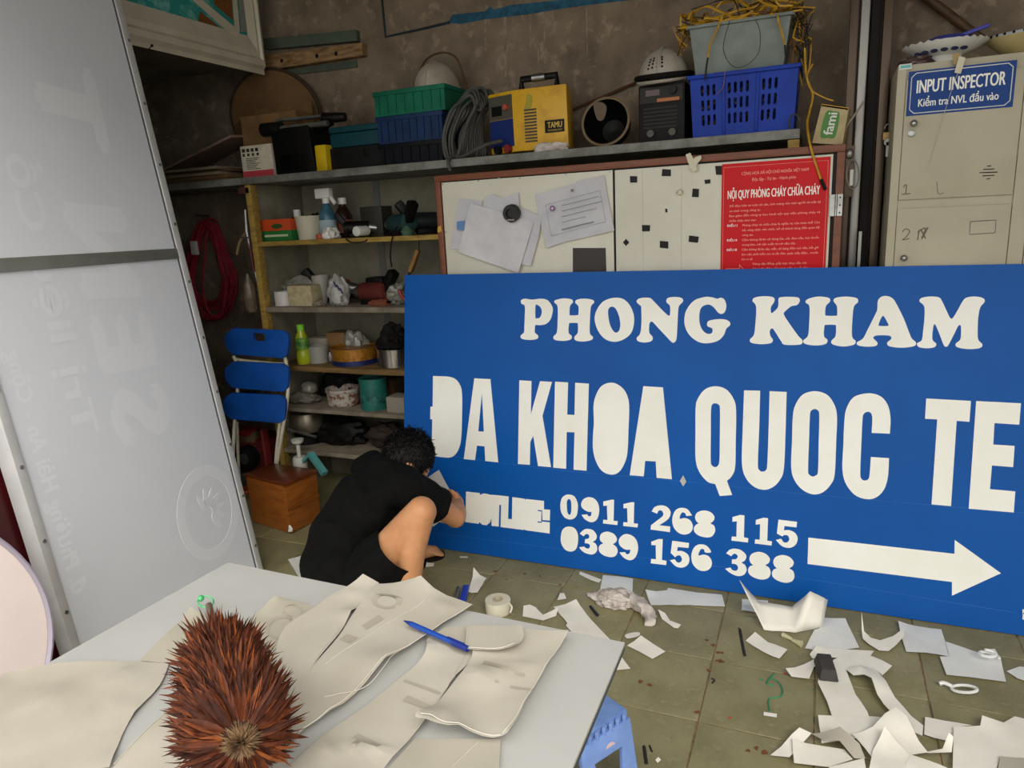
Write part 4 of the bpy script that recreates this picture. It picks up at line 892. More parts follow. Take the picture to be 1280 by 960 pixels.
obj('back_plate', MB().box(.06, .205, 3.15, 3.16, 0, 2.77), M_track, tr)
def padlock(name, label, q, s=1.0, keys=True):
    root = thing(name, label, 'padlock', q)
    obj('body', MB().box(q.x - .016 * s, q.x + .016 * s, q.y - .008, q.y + .008, q.z - .028 * s, q.z), mat('brass', '#8a6f45', .4, metal=.7), root, bevel=.003)
    obj('shackle', MB().tube([q + V(.011 * s * math.cos(a), 0, .012 * s * (1 + math.sin(a) * 1.3)) if 0 <= a <= math.pi else q for a in [i * math.pi / 10 for i in range(11)]], .003 * s, 8), M_chrome, root)
    if keys:
        obj('key', MB().box(q.x - .004, q.x + .004, q.y - .011, q.y - .009, q.z - .085 * s, q.z - .035 * s).cyl(q + V(0, -.011, -.035 * s), q + V(0, -.009, -.035 * s), .012 * s, n=14), M_chrome, root)
    return root
padlock('padlock', 'small padlock with keys hanging left of the locker edge', on_y(1110, 165, 3.0), 1.0)
kr = thing('key_ring', 'steel ring and latch plate at the whiteboard right edge', 'key ring', on_y(1065, 215, 2.86))
obj('ring', MB().tube([on_y(1066 + 7.5 * math.cos(a), 218 + 18 * math.sin(a), 2.84) for a in [i * math.pi / 12 for i in range(24)]], .003, 6, True), M_chrome, kr)
obj('knob', MB().ell(on_y(1062, 192, 2.85), (.014, .014, .018), nu=14, nv=8), M_chrome, kr)
obj('plate', MB().box(wx1 + .001, wx1 + .03, 2.855, 2.865, on_y(1064, 246, 2.86).z, on_y(1064, 182, 2.86).z), mat('dark_brass', '#4d4032', .45, metal=.6), kr, bevel=.002)
obj('key', MB().box(*([on_y(1064, 225, 2.838).x - .005, on_y(1064, 225, 2.838).x + .006, 2.836, 2.839, on_y(1064, 232, 2.838).z, on_y(1064, 212, 2.838).z])), M_chrome, kr)

# ================================================================== locker
LY = 2.80; lx0 = .208; lx1 = .99; lzt = 1.85; LD = .42
M_lock = mat('beige_grey_locker_paint', '#b3ac95', .5, '#aaa38c', scale=4, bump=.02)
lk = thing('steel_locker', 'beige steel locker with numbered doors behind the right end of the sign', 'locker', ((lx0 + lx1) / 2, LY, 0))
obj('body', MB().box(lx0, lx1, LY + .006, LY + LD, .02, lzt), M_lock, lk, bevel=.003)
fs_ = .0265
obj('frame_stile', MB().box(lx0, lx0 + fs_ - .002, LY - .001, LY + .006, .02, lzt), M_lock, lk)
obj('frame_stile', MB().box(.561, .602, LY - .001, LY + .006, .02, lzt), M_lock, lk)
obj('frame_stile', MB().box(lx1 - .026, lx1, LY - .001, LY + .006, .02, lzt), M_lock, lk)
DZ = [(1.425, 1.803), (1.02, 1.396), (.62, .992), (.22, .592)]
for c_, (dx0, dx1) in enumerate(((lx0 + fs_, .558), (.605, lx1 - .029))):
    for r_, (dz0, dz1) in enumerate(DZ):
        if c_ == 0 and r_ > 1: continue
        d_ = obj('door', MB().box(dx0, dx1, LY - .004, LY + .005, dz0, dz1), M_lock, lk, bevel=.002)
        qx = dx0 + .028
        if r_ == 0: kz, lz_ = on_y(1141.5, 155, LY).z, on_y(1139, 167, LY).z
        else: kz, lz_ = dz0 + .16, dz0 + .13
        kb = MB().cyl((qx, LY - .004, kz), (qx, LY - .02, kz), .006, n=12).ell((qx, LY - .024, kz), (.011, .009, .011), nu=14, nv=8)
        if c_ == 0:
            if r_ == 1: kz = on_y(1130, 322, LY).z; kb = MB().cyl((qx, LY - .004, kz), (qx, LY - .02, kz), .006, n=12).ell((qx, LY - .024, kz), (.011, .009, .011), nu=14, nv=8)
            obj('knob', kb, M_steel, d_)
            obj('keyhole', MB().lathe([(.0115, 0), (.0115, .005), (.008, .006), (.008, .003), (0, .003)], n=20, M=Matrix.Translation(V(qx - .003, LY - .004, lz_ if r_ == 0 else kz - .05)) @ Matrix.Rotation(math.pi / 2, 4, 'X')), M_steel, d_)
            if r_ == 0:
                for px0_, px1_, py_ in ((1234, 1239, 207.5), (1229, 1243, 211.5), (1224, 1247, 215.5), (1228, 1243, 219.5), (1233, 1238, 223.5)):
                    a = on_y(px0_, py_ + .4, LY - .0045); b = on_y(px1_, py_ - .4, LY - .0045)
                    obj('vent_slot', MB().tube([a, b], .0016, 6), M_ink, d_)
            else:
                hp_ = [(1213, 277), (1245, 275), (1244, 291), (1212, 293)]
                for i in range(4):
                    obj('card_holder', MB().tube([on_y(*hp_[i], LY - .005), on_y(*hp_[(i + 1) % 4], LY - .005)], .0012, 6), M_steel, d_)
            M_pen = mat('pencil_grey', '#6d6858', .8)
            def stroke(pts, r=.0016): return obj('marking', MB().tube(cat3([on_y(x, y, LY - .0045) for x, y in pts], 4), r, 5), M_pen, d_)
            if r_ == 0:
                stroke([(1129, 234), (1133, 231), (1132, 243)]); stroke([(1127, 243), (1138, 242)]); stroke([(1171, 227), (1173, 242), (1180, 241)], .001)
            else:
                stroke([(1128, 290), (1132, 286), (1137, 289), (1133, 296), (1128, 300), (1137, 298)]); stroke([(1147, 290), (1157, 285), (1152, 299), (1160, 284)], .0022); stroke([(1147, 300), (1150, 287), (1157, 298)], .0018)
for z_ in (1.4, 1.0, .6): pass
# blue sign on locker
sp = [on_y(x, y, LY - .0055) for x, y in ((1132, 144), (1265, 135), (1272, 76.5), (1137, 88))]
sx0 = (sp[0].x + sp[3].x) / 2; sx1 = (sp[1].x + sp[2].x) / 2; sz0 = (sp[0].z + sp[1].z) / 2; sz1 = (sp[2].z + sp[3].z) / 2
isg = thing('inspector_sign', 'blue INPUT INSPECTOR sign with white border on the locker', 'sign', (sx0, LY - .006, sz0))
isp = obj('plate', MB().box(sx0, sx1, LY - .0065, LY - .0042, sz0, sz1), mat('sign_blue', '#123f86', .45, spec=.2), isg)
W_, Hh = sx1 - sx0, sz1 - sz0; c8 = .045
oct_ = [(.03 + c8, .05), (.97 - c8, .05), (.97, .05 + c8 * 2), (.97, .95 - c8 * 2), (.97 - c8, .95), (.03 + c8, .95), (.03, .95 - c8 * 2), (.03, .05 + c8 * 2)]
for i in range(8):
    a, b = oct_[i], oct_[(i + 1) % 8]
    obj('border_line', MB().tube([V(sx0 + W_ * a[0], LY - .0068, sz0 + Hh * a[1]), V(sx0 + W_ * b[0], LY - .0068, sz0 + Hh * b[1])], .0014, 4), M_vinyl, isg)
obj('title', put_text(MB(), 'INPUT INSPECTOR', (sx0 + W_ * .085, LY - .0072, sz0 + Hh * .5), (1, 0, 0), (0, 0, 1), width=W_ * .83, cap=Hh * .30, offset=.014), M_vinyl, isp)
obj('subtitle', put_text(MB(), 'Kiểm tra NVL đầu vào', (sx0 + W_ * .11, LY - .0072, sz0 + Hh * .19), (1, 0, 0), (0, 0, 1), width=W_ * .755, cap=Hh * .18, offset=.012), M_vinyl, isp)
a = on_y(1123, 88, LY - .003); b = on_y(1140, 79, LY - .003)
st = tag(obj('cyan_sticker', MB().box(a.x + .002, b.x, LY - .003, LY - .0012, a.z, b.z), mat('sticker_white', '#cfd3c8', .5)), 'small cyan and white sticker on the locker top left corner', 'sticker')
obj('cyan_print', MB().box(a.x + .006, b.x - .003, LY - .0036, LY - .003, a.z + .005, b.z - .004), mat('sticker_cyan', '#5fb6bd', .5), st)
# tape & plates on the locker top
t2 = thing('tape_flag', 'folded strip of cream tape stuck over the locker sign', 'tape', on_y(1198, 92, LY - .015))
obj('strip', MB().prism([[(1190, 68), (1200, 66), (1199, 82), (1192, 80)]], lambda x, y: on_y(x, y, LY - .012), (0, .001, 0)), mat('tan_tape', '#a88f5e', .6), t2)
obj('strip', MB().prism([[(1199, 70), (1207, 72), (1201, 92), (1193, 91), (1196, 80)]], lambda x, y: on_y(x, y, LY - .02), (0, .001, 0)), M_tapec, t2)
tag(obj('fishing_line', MB().tube(cat3([on_y(1206, 72, LY - .02), on_y(1192, 105, LY - .02), on_y(1175, 160, LY - .012), on_y(1160, 210, LY - .008)], 5), .0007, 4), mat('thin_thread', '#cfc9b8', .4)), 'thin pale thread hanging from the tape across the locker door', 'thread')
M_porc = mat('white_porcelain', '#d7d6d0', .2)
pc = V(on_y(1181, 60, LY + .1).x, LY + .11, lzt)
pl = thing('scalloped_bowl', 'scalloped white porcelain bowl with blue flowers on the locker', 'bowl', pc)
prof = [(.07, 0), (.072, .026), (.075, .028), (.13, .042), (.17, .064), (.173, .067), (.163, .065), (.125, .048), (.05, .034), (0, .032)]
mb = MB().lathe(prof, o=pc, n=64, sx=.72, sy=.6)
for i, v in enumerate(mb.v):
    d = v - pc
    if math.hypot(d.x / .72, d.y / .6) > .15: v.z += .004 * math.sin(math.atan2(d.y, d.x) * 26)
obj('dish', mb, M_porc, pl, ang=70)
for i in range(6):
    a = math.radians(-150 + i * 18); r_ = .128
    q = pc + V(r_ * .72 * math.cos(a), r_ * .6 * math.sin(a) - .004, .038)
    obj('blue_flower', MB().ell(q, (.011, .003, .006), nu=10, nv=6), mat('cobalt_print', '#161c40', .5, spec=.2), pl)
pc2 = V(.68, LY + .16, lzt)
pl2 = thing('oval_basin', 'cream basin with a dark patterned rim on the locker right side', 'bowl', pc2)
obj('dish', MB().lathe([(.12, 0), (.15, .014), (.205, .058), (.212, .07), (.2, .07), (.19, .058), (.14, .022), (0, .018)], o=pc2, n=48, sx=1.0, sy=.6), mat('cream_enamel', '#c9b986', .4, '#b8a874', scale=6), pl2)
obj('rim', MB().tube([pc2 + V(.207 * math.cos(a), .124 * math.sin(a), .071) for a in [i * math.pi / 24 for i in range(48)]], .005, 6, True), mat('pale_rim', '#b9bcc0', .3), pl2)
for i in range(14):
    a = math.radians(180 + i * 9); obj('rim_dot', MB().ell(pc2 + V(.211 * math.cos(a), .128 * math.sin(a), .072), .0045, nu=8, nv=6), M_black, pl2)
kn = thing('lavender_lid', 'violet plastic lid with handle lying on the scalloped bowl', 'lid', pc + V(0, 0, .068))
obj('cover', MB().lathe([(.075, 0), (.072, .012), (.04, .026), (0, .03)], o=pc + V(.01, 0, .066), n=32, sy=.6), mat('violet_plastic', '#4548a8', .4, spec=.3), kn)
obj('handle', MB().bar(on_y(1202, 44, LY + .1), on_y(1237, 31, LY + .1), .016, .012), mat('violet_plastic', '#4548a8', .4, spec=.3), kn, bevel=.004)
crumple('wrapped_bundle', 'crumpled dark plastic wrap under the bowl on the locker corner', 'wrapper', V(lx0 + .055, LY + .06, lzt), (.05, .04, .022), mat('brown_foil', '#5b4640', .35, '#3b3038', scale=30), 6)
tag(obj('wall_pipe', MB().tube([on_y(1152, -8, 3.28), on_y(1212, 38, 3.28), on_y(1230, 52, 3.28)], .016, 10), mat('rusty_pipe', '#5a4022', .6, '#3f2c18', scale=20)), 'rusty pipe slanting down the wall above the locker', 'pipe')

# ================================================================== white framed door panel high on the left
FX = -2.70
def fx_(px, py, t=0): 
    q = on_x(px, py, FX + t); return q
M_molding = mat('cream_moulding', '#d6cfbd', .5, '#c8c1ae', scale=6)
fb = fx_(331, 94); ft = 2.74; y0f = 2.0; y1f = fb.y; zb_ = fb.z
ff = thing('framed_panel', 'white moulded frame with teal picture hung high on the left', 'picture', (FX, (y0f + y1f) / 2, zb_))
wi = .17; ww = .10
prof = [(0, 0), (.02, .008), (.035, .03), (.06, .034), (.075, .02), (.1, .026), (.12, .02), (wi, .006)]
def mould(name, a, b, inn, width):
    mb = MB()
    for k in range(len(prof) - 1):
        u0, h0 = prof[k][0] / wi * width, prof[k][1]; u1, h1 = prof[k + 1][0] / wi * width, prof[k + 1][1]
        a0 = a + inn * u0; 
        mb.add([a + inn[0] * u0 + V(h0, 0, 0), b + inn[1] * u0 + V(h0, 0, 0), b + inn[1] * u1 + V(h1, 0, 0), a + inn[0] * u1 + V(h1, 0, 0)], [(0, 1, 2, 3)]) if isinstance(inn, tuple) else None
    return obj(name, mb, M_molding, ff, ang=10)
def mould2(name, a, b, ia, ib, width):
    mb = MB()
    for k in range(len(prof) - 1):
        u0, h0 = prof[k][0] / wi, prof[k][1]; u1, h1 = prof[k + 1][0] / wi, prof[k + 1][1]
        mb.add([a + ia * u0 + V(h0, 0, 0), b + ib * u0 + V(h0, 0, 0), b + ib * u1 + V(h1, 0, 0), a + ia * u1 + V(h1, 0, 0)], [(0, 1, 2, 3)])
    mb.add([a, b, b + ib, a + ia], [(0, 1, 2, 3)])
    return obj(name, mb, M_molding, ff, ang=10)
A0, A1, A2, A3 = V(FX, y0f, zb_), V(FX, y1f, zb_), V(FX, y1f, ft), V(FX, y0f, ft)
mould2('bottom_rail', A0, A1, V(0, ww, wi), V(0, -ww, wi), wi)
mould2('side_stile', A1, A2, V(0, -ww, wi), V(0, -ww, -wi), wi)
mould2('side_stile', A3, A0, V(0, ww, -wi), V(0, ww, wi), wi)
mould2('top_rail', A2, A3, V(0, -ww, -wi), V(0, ww, -wi), wi)
M_teal_art = mat('teal_glaze', '#2e9a94', .25, '#7cc4bb', scale=14, lo=.52, hi=.66)
obj('teal_pane', MB().box(FX + .001, FX + .004, y0f + ww, y1f - ww, zb_ + wi, ft - wi), M_teal_art, ff)
obj('back_board', MB().box(FX - .03, FX, y0f + .005, y1f - .005, zb_ + .005, ft), M_card_old, ff)
yA = fx_(247, 36, .005); 
tri = [fx_(x, y, .0055) for x, y in ((250, 14), (289, 45), (246, 35))]
obj('wood_inlay', MB().add(tri + [q - V(.001, 0, 0) for q in tri], [(0, 1, 2), (5, 4, 3), (0, 3, 4, 1), (1, 4, 5, 2), (2, 5, 3, 0)]), mat('amber_wood', '#8f5a28', .4, '#6d4018', scale=20, stretch=(1, 2, 8)), ff)
obj('diagonal_strip', MB().hexa([fx_(x, y, .006) for x, y in ((236, -4), (248, -4), (300, 39), (296, 50))], [fx_(x, y, .012) for x, y in ((236, -4), (248, -4), (300, 39), (296, 50))]), M_molding, ff)
obj('diagonal_strip', MB().hexa([fx_(x, y, .006) for x, y in ((290, -4), (296, -4), (300, 39), (293, 33))], [fx_(x, y, .012) for x, y in ((290, -4), (296, -4), (300, 39), (293, 33))]), M_molding, ff)
t4 = [fx_(x, y, .0045) for x, y in ((266, -2), (289, -2), (291, 25), (268, 6))]
obj('wood_inlay', MB().hexa(t4, [q + V(.002, 0, 0) for q in t4]), _M['amber_wood'], ff)
t4 = [fx_(x, y, .0045) for x, y in ((298, -4), (309, -4), (311, 40), (301, 40))]
obj('grey_pane', MB().hexa(t4, [q + V(.002, 0, 0) for q in t4]), mat('grey_glass', '#8c938f', .3), ff)
# hook
tag(obj('wire_hook', MB().tube(cat3([fx_(190, 57, .04), fx_(186, 62, .042), fx_(184, 72, .042)], 4), .002, 5).ell(fx_(190, 57, .036), .006, nu=8, nv=6), M_black), 'small wire hook hanging on the white frame edge', 'hook')
# wall bracket (timber cleat) on back wall
wbk = thing('timber_cleat', 'holed timber cleat with grey-green strips fixed to the concrete wall', 'bracket', on_y(390, 70, WY - .02))
def yhex(px, Y0, Y1): return MB().hexa([on_y(x, y, Y0) for x, y in px], [V(on_y(x, y, Y0).x, Y1, on_y(x, y, Y0).z) for x, y in px])
obj('plank', yhex(((329, 69), (452, 53), (453, 69), (331, 88)), WY - .05, WY - .003), mat('pale_old_timber', '#a5835a', .8, '#6e5031', scale=14, stretch=(1, 1, 4)), wbk, bevel=.004)
obj('strip', yhex(((329, 48), (445, 37), (446, 51), (330, 62)), WY - .035, WY - .003), mat('grey_green_strip', '#52604f', .7, '#4b5348', scale=10), wbk, bevel=.003)
obj('strip', yhex(((352, 88), (445, 75), (446, 84), (353, 95)), WY - .012, WY - .003), _M['grey_green_strip'], wbk)
for x, y in ((352, 76), (396, 70), (420, 67)):
    q = on_y(x, y, WY - .0505); obj('bolt_hole', MB().ell(q, (.01, .004, .011), nu=10, nv=6), M_black, wbk)
# ================================================================== white lightbox panel leaning at the left
PU = V(0.122, 0.011, -0.992).normalized(); PW = V(.201, -.98, .014).normalized()
PU = (PU - PW * PU.dot(PW)).normalized()
PN = PU.cross(PW).normalized()
if PN.x < 0: PN = -PN
P0 = CAM + ray(228, 316) * 3.15
PWID = .965; pb = -(P0.z - .012) / -PU.z * 1.0            # b (up along the sheet) where it meets the floor
def pp(a, b, t=0): return P0 + PW * a - PU * b + PN * t
bbot = pb; btop = bbot + 2.44
M_sheet = mat('white_translucent_sheet', '#edf0f7', .4, '#e8ebf3', scale=1.2, spec=.3)
M_alu = mat('aluminium_angle', '#dcdcdc', .45, '#cfcfcf', scale=6, metal=.15)
M_ghost = mat('faint_lettering', '#f3f5fb', .45, spec=.3)
lp = thing('lightbox_panel', 'tall white lightbox panel with faint mirrored lettering leaning at the left', 'sign panel', pp(PWID / 2, bbot))
def slab(a0, a1, b0, b1, t0, t1): return MB().hexa([pp(a0, b0, t0), pp(a1, b0, t0), pp(a1, b1, t0), pp(a0, b1, t0)], [pp(a0, b0, t1), pp(a1, b0, t1), pp(a1, b1, t1), pp(a0, b1, t1)])
obj('face_sheet', slab(.012, PWID - .012, bbot + .01, btop, -.012, 0), M_sheet, lp)
obj('edge_rail', slab(0, .034, bbot, btop, -.045, .008), M_alu, lp, bevel=.002)
obj('edge_rail', slab(PWID - .03, PWID, bbot, btop, -.045, .008), M_alu, lp, bevel=.002)
obj('cross_rail', slab(.0342, PWID - .03, -.022, .018, 0, .007), mat('green_grey_rail', '#9a9c94', .4, '#8c8e86', scale=10, metal=.5), lp, bevel=.002)
obj('painted_shadow_line', slab(.0342, .041, bbot + .03, btop, 0, .003), mat('painted_shadow_grey', '#55575c', .6), lp)  # dark strip that paints in the shadow gap beside the rail, no real seal
obj('end_rail', slab(.0342, PWID - .03, bbot, bbot + .0299, -.045, .006), M_alu, lp, bevel=.002)
for i in range(11):
    b = bbot + .12 + i * .225
    for a in (.015, PWID - .016):
        obj('screw', MB().cyl(pp(a, b, .008), pp(a, b, .0115), .006, n=10), M_steel, lp)
def pl(px, py, t=.0): return on_plane(px, py, P0 + PN * t, PN)
def ghost(s, px0, px1, capdist, off=.03):
    a = pl(*px0, .0006); b = pl(*px1, .0006); d = (b - a)
    x = d.normalized(); y = -PW; y = (y - x * y.dot(x)).normalized()
    vs_, _ = text_mesh(s); X0 = min(v.x for v in vs_); X1 = max(v.x for v in vs_); kx = d.length / (X1 - X0)
    words = s.split(' ') if len(s) > 6 else [c for c in s]
    pre = ''
    for wd in words:
        if wd.strip():
            pv, _ = text_mesh(pre + wd); wv, _ = text_mesh(wd)
            w1 = max(v.x for v in wv) - min(v.x for v in wv); st = max(v.x for v in pv) - w1 - X0
            obj('faint_word' if len(wd) > 1 else 'faint_letter', put_text(MB(), wd, a + x * st * kx, x, y, width=w1 * kx, cap=capdist, offset=off), M_ghost, lp)
        pre += wd + (' ' if len(s) > 6 else '')
ghost('SEN T', (152, 560), (34, 60), .27, .06)
ghost('Trị liệu Cổ', (96, 548), (4, 190), .1, .03)
ghost('đ. Phường Hải An - Cộng', (92, 745), (6, 440), .055, .03)
lc = pl(262, 640, .0006); rad = .16
obj('faint_ring', MB().prism([[(rad * 1.15 * math.cos(a), rad * 1.15 * math.sin(a)) for a in [i * math.pi / 24 for i in range(48)]], [(rad * .88 * math.cos(a), rad * .88 * math.sin(a)) for a in [i * math.pi / 24 for i in range(48)]]], lambda x, y: lc + PW * x - PU * y, -PN * .0006), M_ghost, lp)
for i in range(7):
    a = math.radians(-60 + i * 30); d = V(math.cos(a), math.sin(a), 0); n_ = V(-d.y, d.x, 0)
    pts = [(d * .02), (d * .06 + n_ * .02), (d * .12), (d * .06 - n_ * .02)]
    obj('faint_petal', MB().prism([catmull([(q.x, q.y) for q in pts])], lambda x, y: lc + PW * -x * .8 - PU * y * .8 + PN * .0003, -PN * .0008), M_ghost, lp)
# panels stacked behind it
M_maroon = mat('maroon_sheet', '#4a0c12', .4, '#3e090e', scale=4)
tag(obj('maroon_panel', slab(.08, PWID + .11, bbot - .0, btop - .25, -.085, -.06), M_maroon, bevel=.002), 'dark maroon panel standing behind the white lightbox panel', 'sign panel')
pan = thing('white_signboard', 'white edged panel behind the maroon one at the far left', 'sign panel', pp(.8, bbot, -.12))
obj('sheet', slab(.2, PWID + .2, bbot, btop - .4, -.125, -.1), mat('plain_white_sheet', '#c9c9cc', .5), pan)
obj('edge_strip', slab(PWID + .175, PWID + .2, bbot, btop - .4, -.0995, -.094), M_alu, pan)

# ================================================================== round sign at the lower left
dc = V(-1.886, .688, .529); dr = .374; dn = V(math.cos(math.radians(-20)), math.sin(math.radians(-20)), math.tan(math.radians(5))).normalized()
M_plain_block = mat('offcut_block', '#8b7a60', .8)
rs = thing('round_sign', 'round pale pink disc sign with grey rim beside the table', 'sign', V(dc.x, dc.y, 0))
fx3, fy3, fz3 = frame_from(dn); Mr = Matrix((( fx3.x, fy3.x, fz3.x, dc.x), (fx3.y, fy3.y, fz3.y, dc.y), (fx3.z, fy3.z, fz3.z, dc.z), (0, 0, 0, 1)))
obj('face', MB().lathe([(dr - .012, 0), (dr - .012, .004), (0, .004)], n=72, M=Mr), mat('pale_pink_acrylic', '#dccdc9', .45, '#d5c6c3', scale=3), rs)
obj('stand_block', MB().box(dc.x - .14, dc.x + .1, dc.y - .12, dc.y + .12, 0, .15), M_plain_block, rs)
obj('rim', MB().lathe([(dr - .012, -.04), (dr, -.04), (dr, .012), (dr - .004, .014), (dr - .012, .006)], n=72, M=Mr, caps=False), mat('lavender_grey_rim', '#a79fae', .4, metal=.2), rs)

# ================================================================== table
TZ = .75
tb0 = on_z(285, 703, TZ); tb1 = on_z(781, 803, TZ)
dR = (on_z(716, 958, TZ) - tb1); tb2 = tb1 + dR.normalized() * 1.15
dL = (on_z(67, 825, TZ) - tb0); tb3 = tb0 + dL.normalized() * 1.15
M_ttop = mat('grey_white_table_board', '#b8b8b5', .4, '#b2b2af', scale=5)
tbl = thing('work_table', 'grey white work table covered with vinyl backing sheets in the foreground', 'table', V((tb0.x + tb1.x) / 2, .5, 0))
q4 = [tb0, tb1, tb2, tb3]
obj('tabletop', MB().hexa([q - V(0, 0, .005) for q in q4], q4), M_ttop, tbl)
obj('dark_edge', MB().hexa([q - V(0, 0, .014) for q in q4], [q - V(0, 0, .0052) for q in q4]), mat('dark_core', '#43494b', .6), tbl)
cxm = sum((q for q in q4), V(0, 0, 0)) / 4
for q in q4:
    l = cxm + (q - cxm) * .62
    obj('leg', MB().box(l.x - .02, l.x + .02, l.y - .02, l.y + .02, 0, TZ - .05), mat('dark_steel_leg', '#3a3d40', .5, metal=.5), tbl, bevel=.003)
obj('apron', MB().bar(cxm + (q4[0] - cxm) * .62 - V(0, 0, .032), cxm + (q4[1] - cxm) * .62 - V(0, 0, .032), .03, .034).bar(cxm + (q4[3] - cxm) * .62 - V(0, 0, .032), cxm + (q4[2] - cxm) * .62 - V(0, 0, .032), .03, .034).bar(cxm + (q4[0] - cxm) * .62 - V(0, 0, .032), cxm + (q4[3] - cxm) * .62 - V(0, 0, .032), .03, .034).bar(cxm + (q4[1] - cxm) * .62 - V(0, 0, .032), cxm + (q4[2] - cxm) * .62 - V(0, 0, .032), .03, .034), _M['dark_steel_leg'], tbl)

# ------------------------------------------------------------------ sheets, on the table and on the floor
M_liner = mat('waxed_backing_paper', '#bdb7aa', .5, '#b4ad9e', scale=5, bump=.12, bscale=14, trans=0)
M_liner2 = mat('clear_transfer_film', '#b3ad9f', .4, '#aaa494', scale=5, bump=.1, bscale=14)
M_scrap = mat('white_scrap_vinyl', '#f0ece0', .55, '#e8e3d6', scale=8, bump=.08, bscale=20)
M_scrapb = mat('cool_white_scrap', '#e6e7e3', .5, '#dedfda', scale=8, bump=.08, bscale=20)
M_mark = mat('cut_letter_ghost', '#a9a293', .5)
M_edgehi = mat('painted_edge_highlight', '#cdc7ba', .5)
def clean(px):
    out = []
    for p in px:
        if not out or math.hypot(p[0] - out[-1][0], p[1] - out[-1][1]) > .5: out.append(p)
    return out
HFS = {}
def sheet(name, px, z, ma, label, cat='paper', wave=.003, lift=(), seed=1, cell=.03, smooth=True, group=None, zf=None, thick=.0004):
    """a sheet lying on the plane z; lift: (px,py,radius m,height m) bumps that curl it up"""
    px = clean(px)
    pts = catmull([tuple(p) for p in px], True, 4) if smooth else [p[:2] for p in px]
    P = [on_z(x, y, z) for x, y in pts]
    bm = bmesh.new()
    vs = [bm.verts.new((p.x, p.y, 0)) for p in P]
    f = bm.faces.new(vs)
    bmesh.ops.triangulate(bm, faces=[f], quad_method='BEAUTY', ngon_method='BEAUTY')
    for it in range(5):
        es = [e for e in bm.edges if e.calc_length() > cell * 1.6]
        if not es: break
        bmesh.ops.subdivide_edges(bm, edges=es, cuts=1)
        bmesh.ops.triangulate(bm, faces=[f for f in bm.faces if len(f.verts) > 3])
    bmesh.ops.beautify_fill(bm, faces=bm.faces[:], edges=[e for e in bm.edges if not e.is_boundary])
    L = [(on_z(a, b, z), r, h) for a, b, r, h in lift]
    def HF(x, y):
        h = wave * (.5 + .5 * noise.noise(V(x * 9 + seed * 7.3, y * 9, seed)))
        h += wave * .8 * max(0, 1 - abs(noise.noise(V(x * 5 - y * 4 + seed, y * 5 + x * 3, seed * 2.1))) * 5) ** 2
        for c_, r, hh in L:
            d = math.hypot(x - c_.x, y - c_.y) / r
            if d < 1: h += hh * (1 - d) ** 2 * (1 + d * .6)
        return h
    mb = MB()
    for v in bm.verts:
        x, y = v.co.x, v.co.y
        h = HF(x, y)
        mb.v.append(V(x, y, z + h))
    bm.verts.index_update(); mb.f = [tuple(v.index for v in f.verts) for f in bm.faces]; bm.free()
    o = obj(name, mb, ma, ang=70, solid=thick)
    HFS[o.name] = (HF, z)
    return tag(o, label, cat, group)
GT = 'vinyl backing sheets on the table'
T = TZ + .0006
def tz(k): return T + k * .0024
def zoomed(pts, ox, oy, s): return [(ox + p[0] / s, oy + p[1] / s) + tuple(p[2:]) for p in pts]
s1 = sheet('backing_sheet', [(-25, 853, 1), (20, 845), (83, 832), (150, 829), (213, 828, 1), (200, 860), (160, 907), (138, 965, 1), (-25, 965, 1)], tz(0), M_liner, 'widest crumpled backing sheet at the lower left of the table', wave=.009, lift=((60, 880, .06, .012), (150, 850, .05, .01)), seed=2, group=GT)
s2 = sheet('backing_sheet', [(175, 828, 1), (205, 800), (240, 770, 1), (278, 776, 1), (270, 812), (215, 830, 1)], tz(1), M_liner2, 'small backing sheet poking out above the feather duster', wave=.006, lift=((240, 770, .03, .012),), seed=3, group=GT)
s3 = sheet('backing_sheet', [(141, 962, 1), (180, 920), (218, 886, 1), (240, 965, 1)], tz(1), M_liner, 'backing sheet left of the duster at the bottom edge', wave=.005, seed=4, group=GT)
s4 = sheet('backing_sheet', [(318, 772, 1), (345, 757), (372, 756), (393, 764), (360, 800), (352, 870), (330, 870), (300, 800)], tz(1), M_liner2, 'backing sheet with round cut letters just right of the duster', wave=.006, lift=((345, 757, .05, .016),), seed=5, group=GT)
s5 = sheet('backing_sheet', [(394, 764, 1), (420, 746), (455, 730, 1), (474, 733, 1), (455, 757), (440, 771), (420, 800), (392, 835), (378, 868), (350, 880), (345, 860), (350, 800)], tz(2), M_liner, 'narrow curved backing sheet left of the central sheets', wave=.008, lift=((455, 730, .06, .018), (440, 771, .04, .01)), seed=6, group=GT)
s6 = sheet('backing_sheet', [(471, 734, 1), (500, 731), (527, 733, 1), (591, 758, 1), (540, 792), (484, 834), (430, 882), (372, 922), (352, 965, 1), (318, 965, 1), (340, 900), (385, 842), (422, 800), (445, 765)], tz(3), M_liner, 'long central backing sheet lying beneath the blue pen', wave=.007, lift=((527, 733, .06, .02), (484, 834, .06, .012)), seed=7, group=GT)
s7 = sheet('backing_sheet', [(556, 787, 1), (574, 785), (596, 783, 1), (600, 815), (560, 860), (522, 915), (480, 962, 1), (356, 965, 1), (400, 925), (450, 890), (500, 850), (532, 822), (535, 803)], tz(2), M_liner, 'backing sheet between the long central sheet and the folded one', wave=.006, lift=((535, 815, .05, .012),), seed=8, group=GT)
s8 = sheet('backing_sheet', [(519, 925, 1), (570, 924), (626, 925, 1), (624, 966, 1), (482, 966, 1)], tz(1), M_liner2, 'backing sheet at the bottom edge under the folded sheet', wave=.004, seed=9, group=GT)
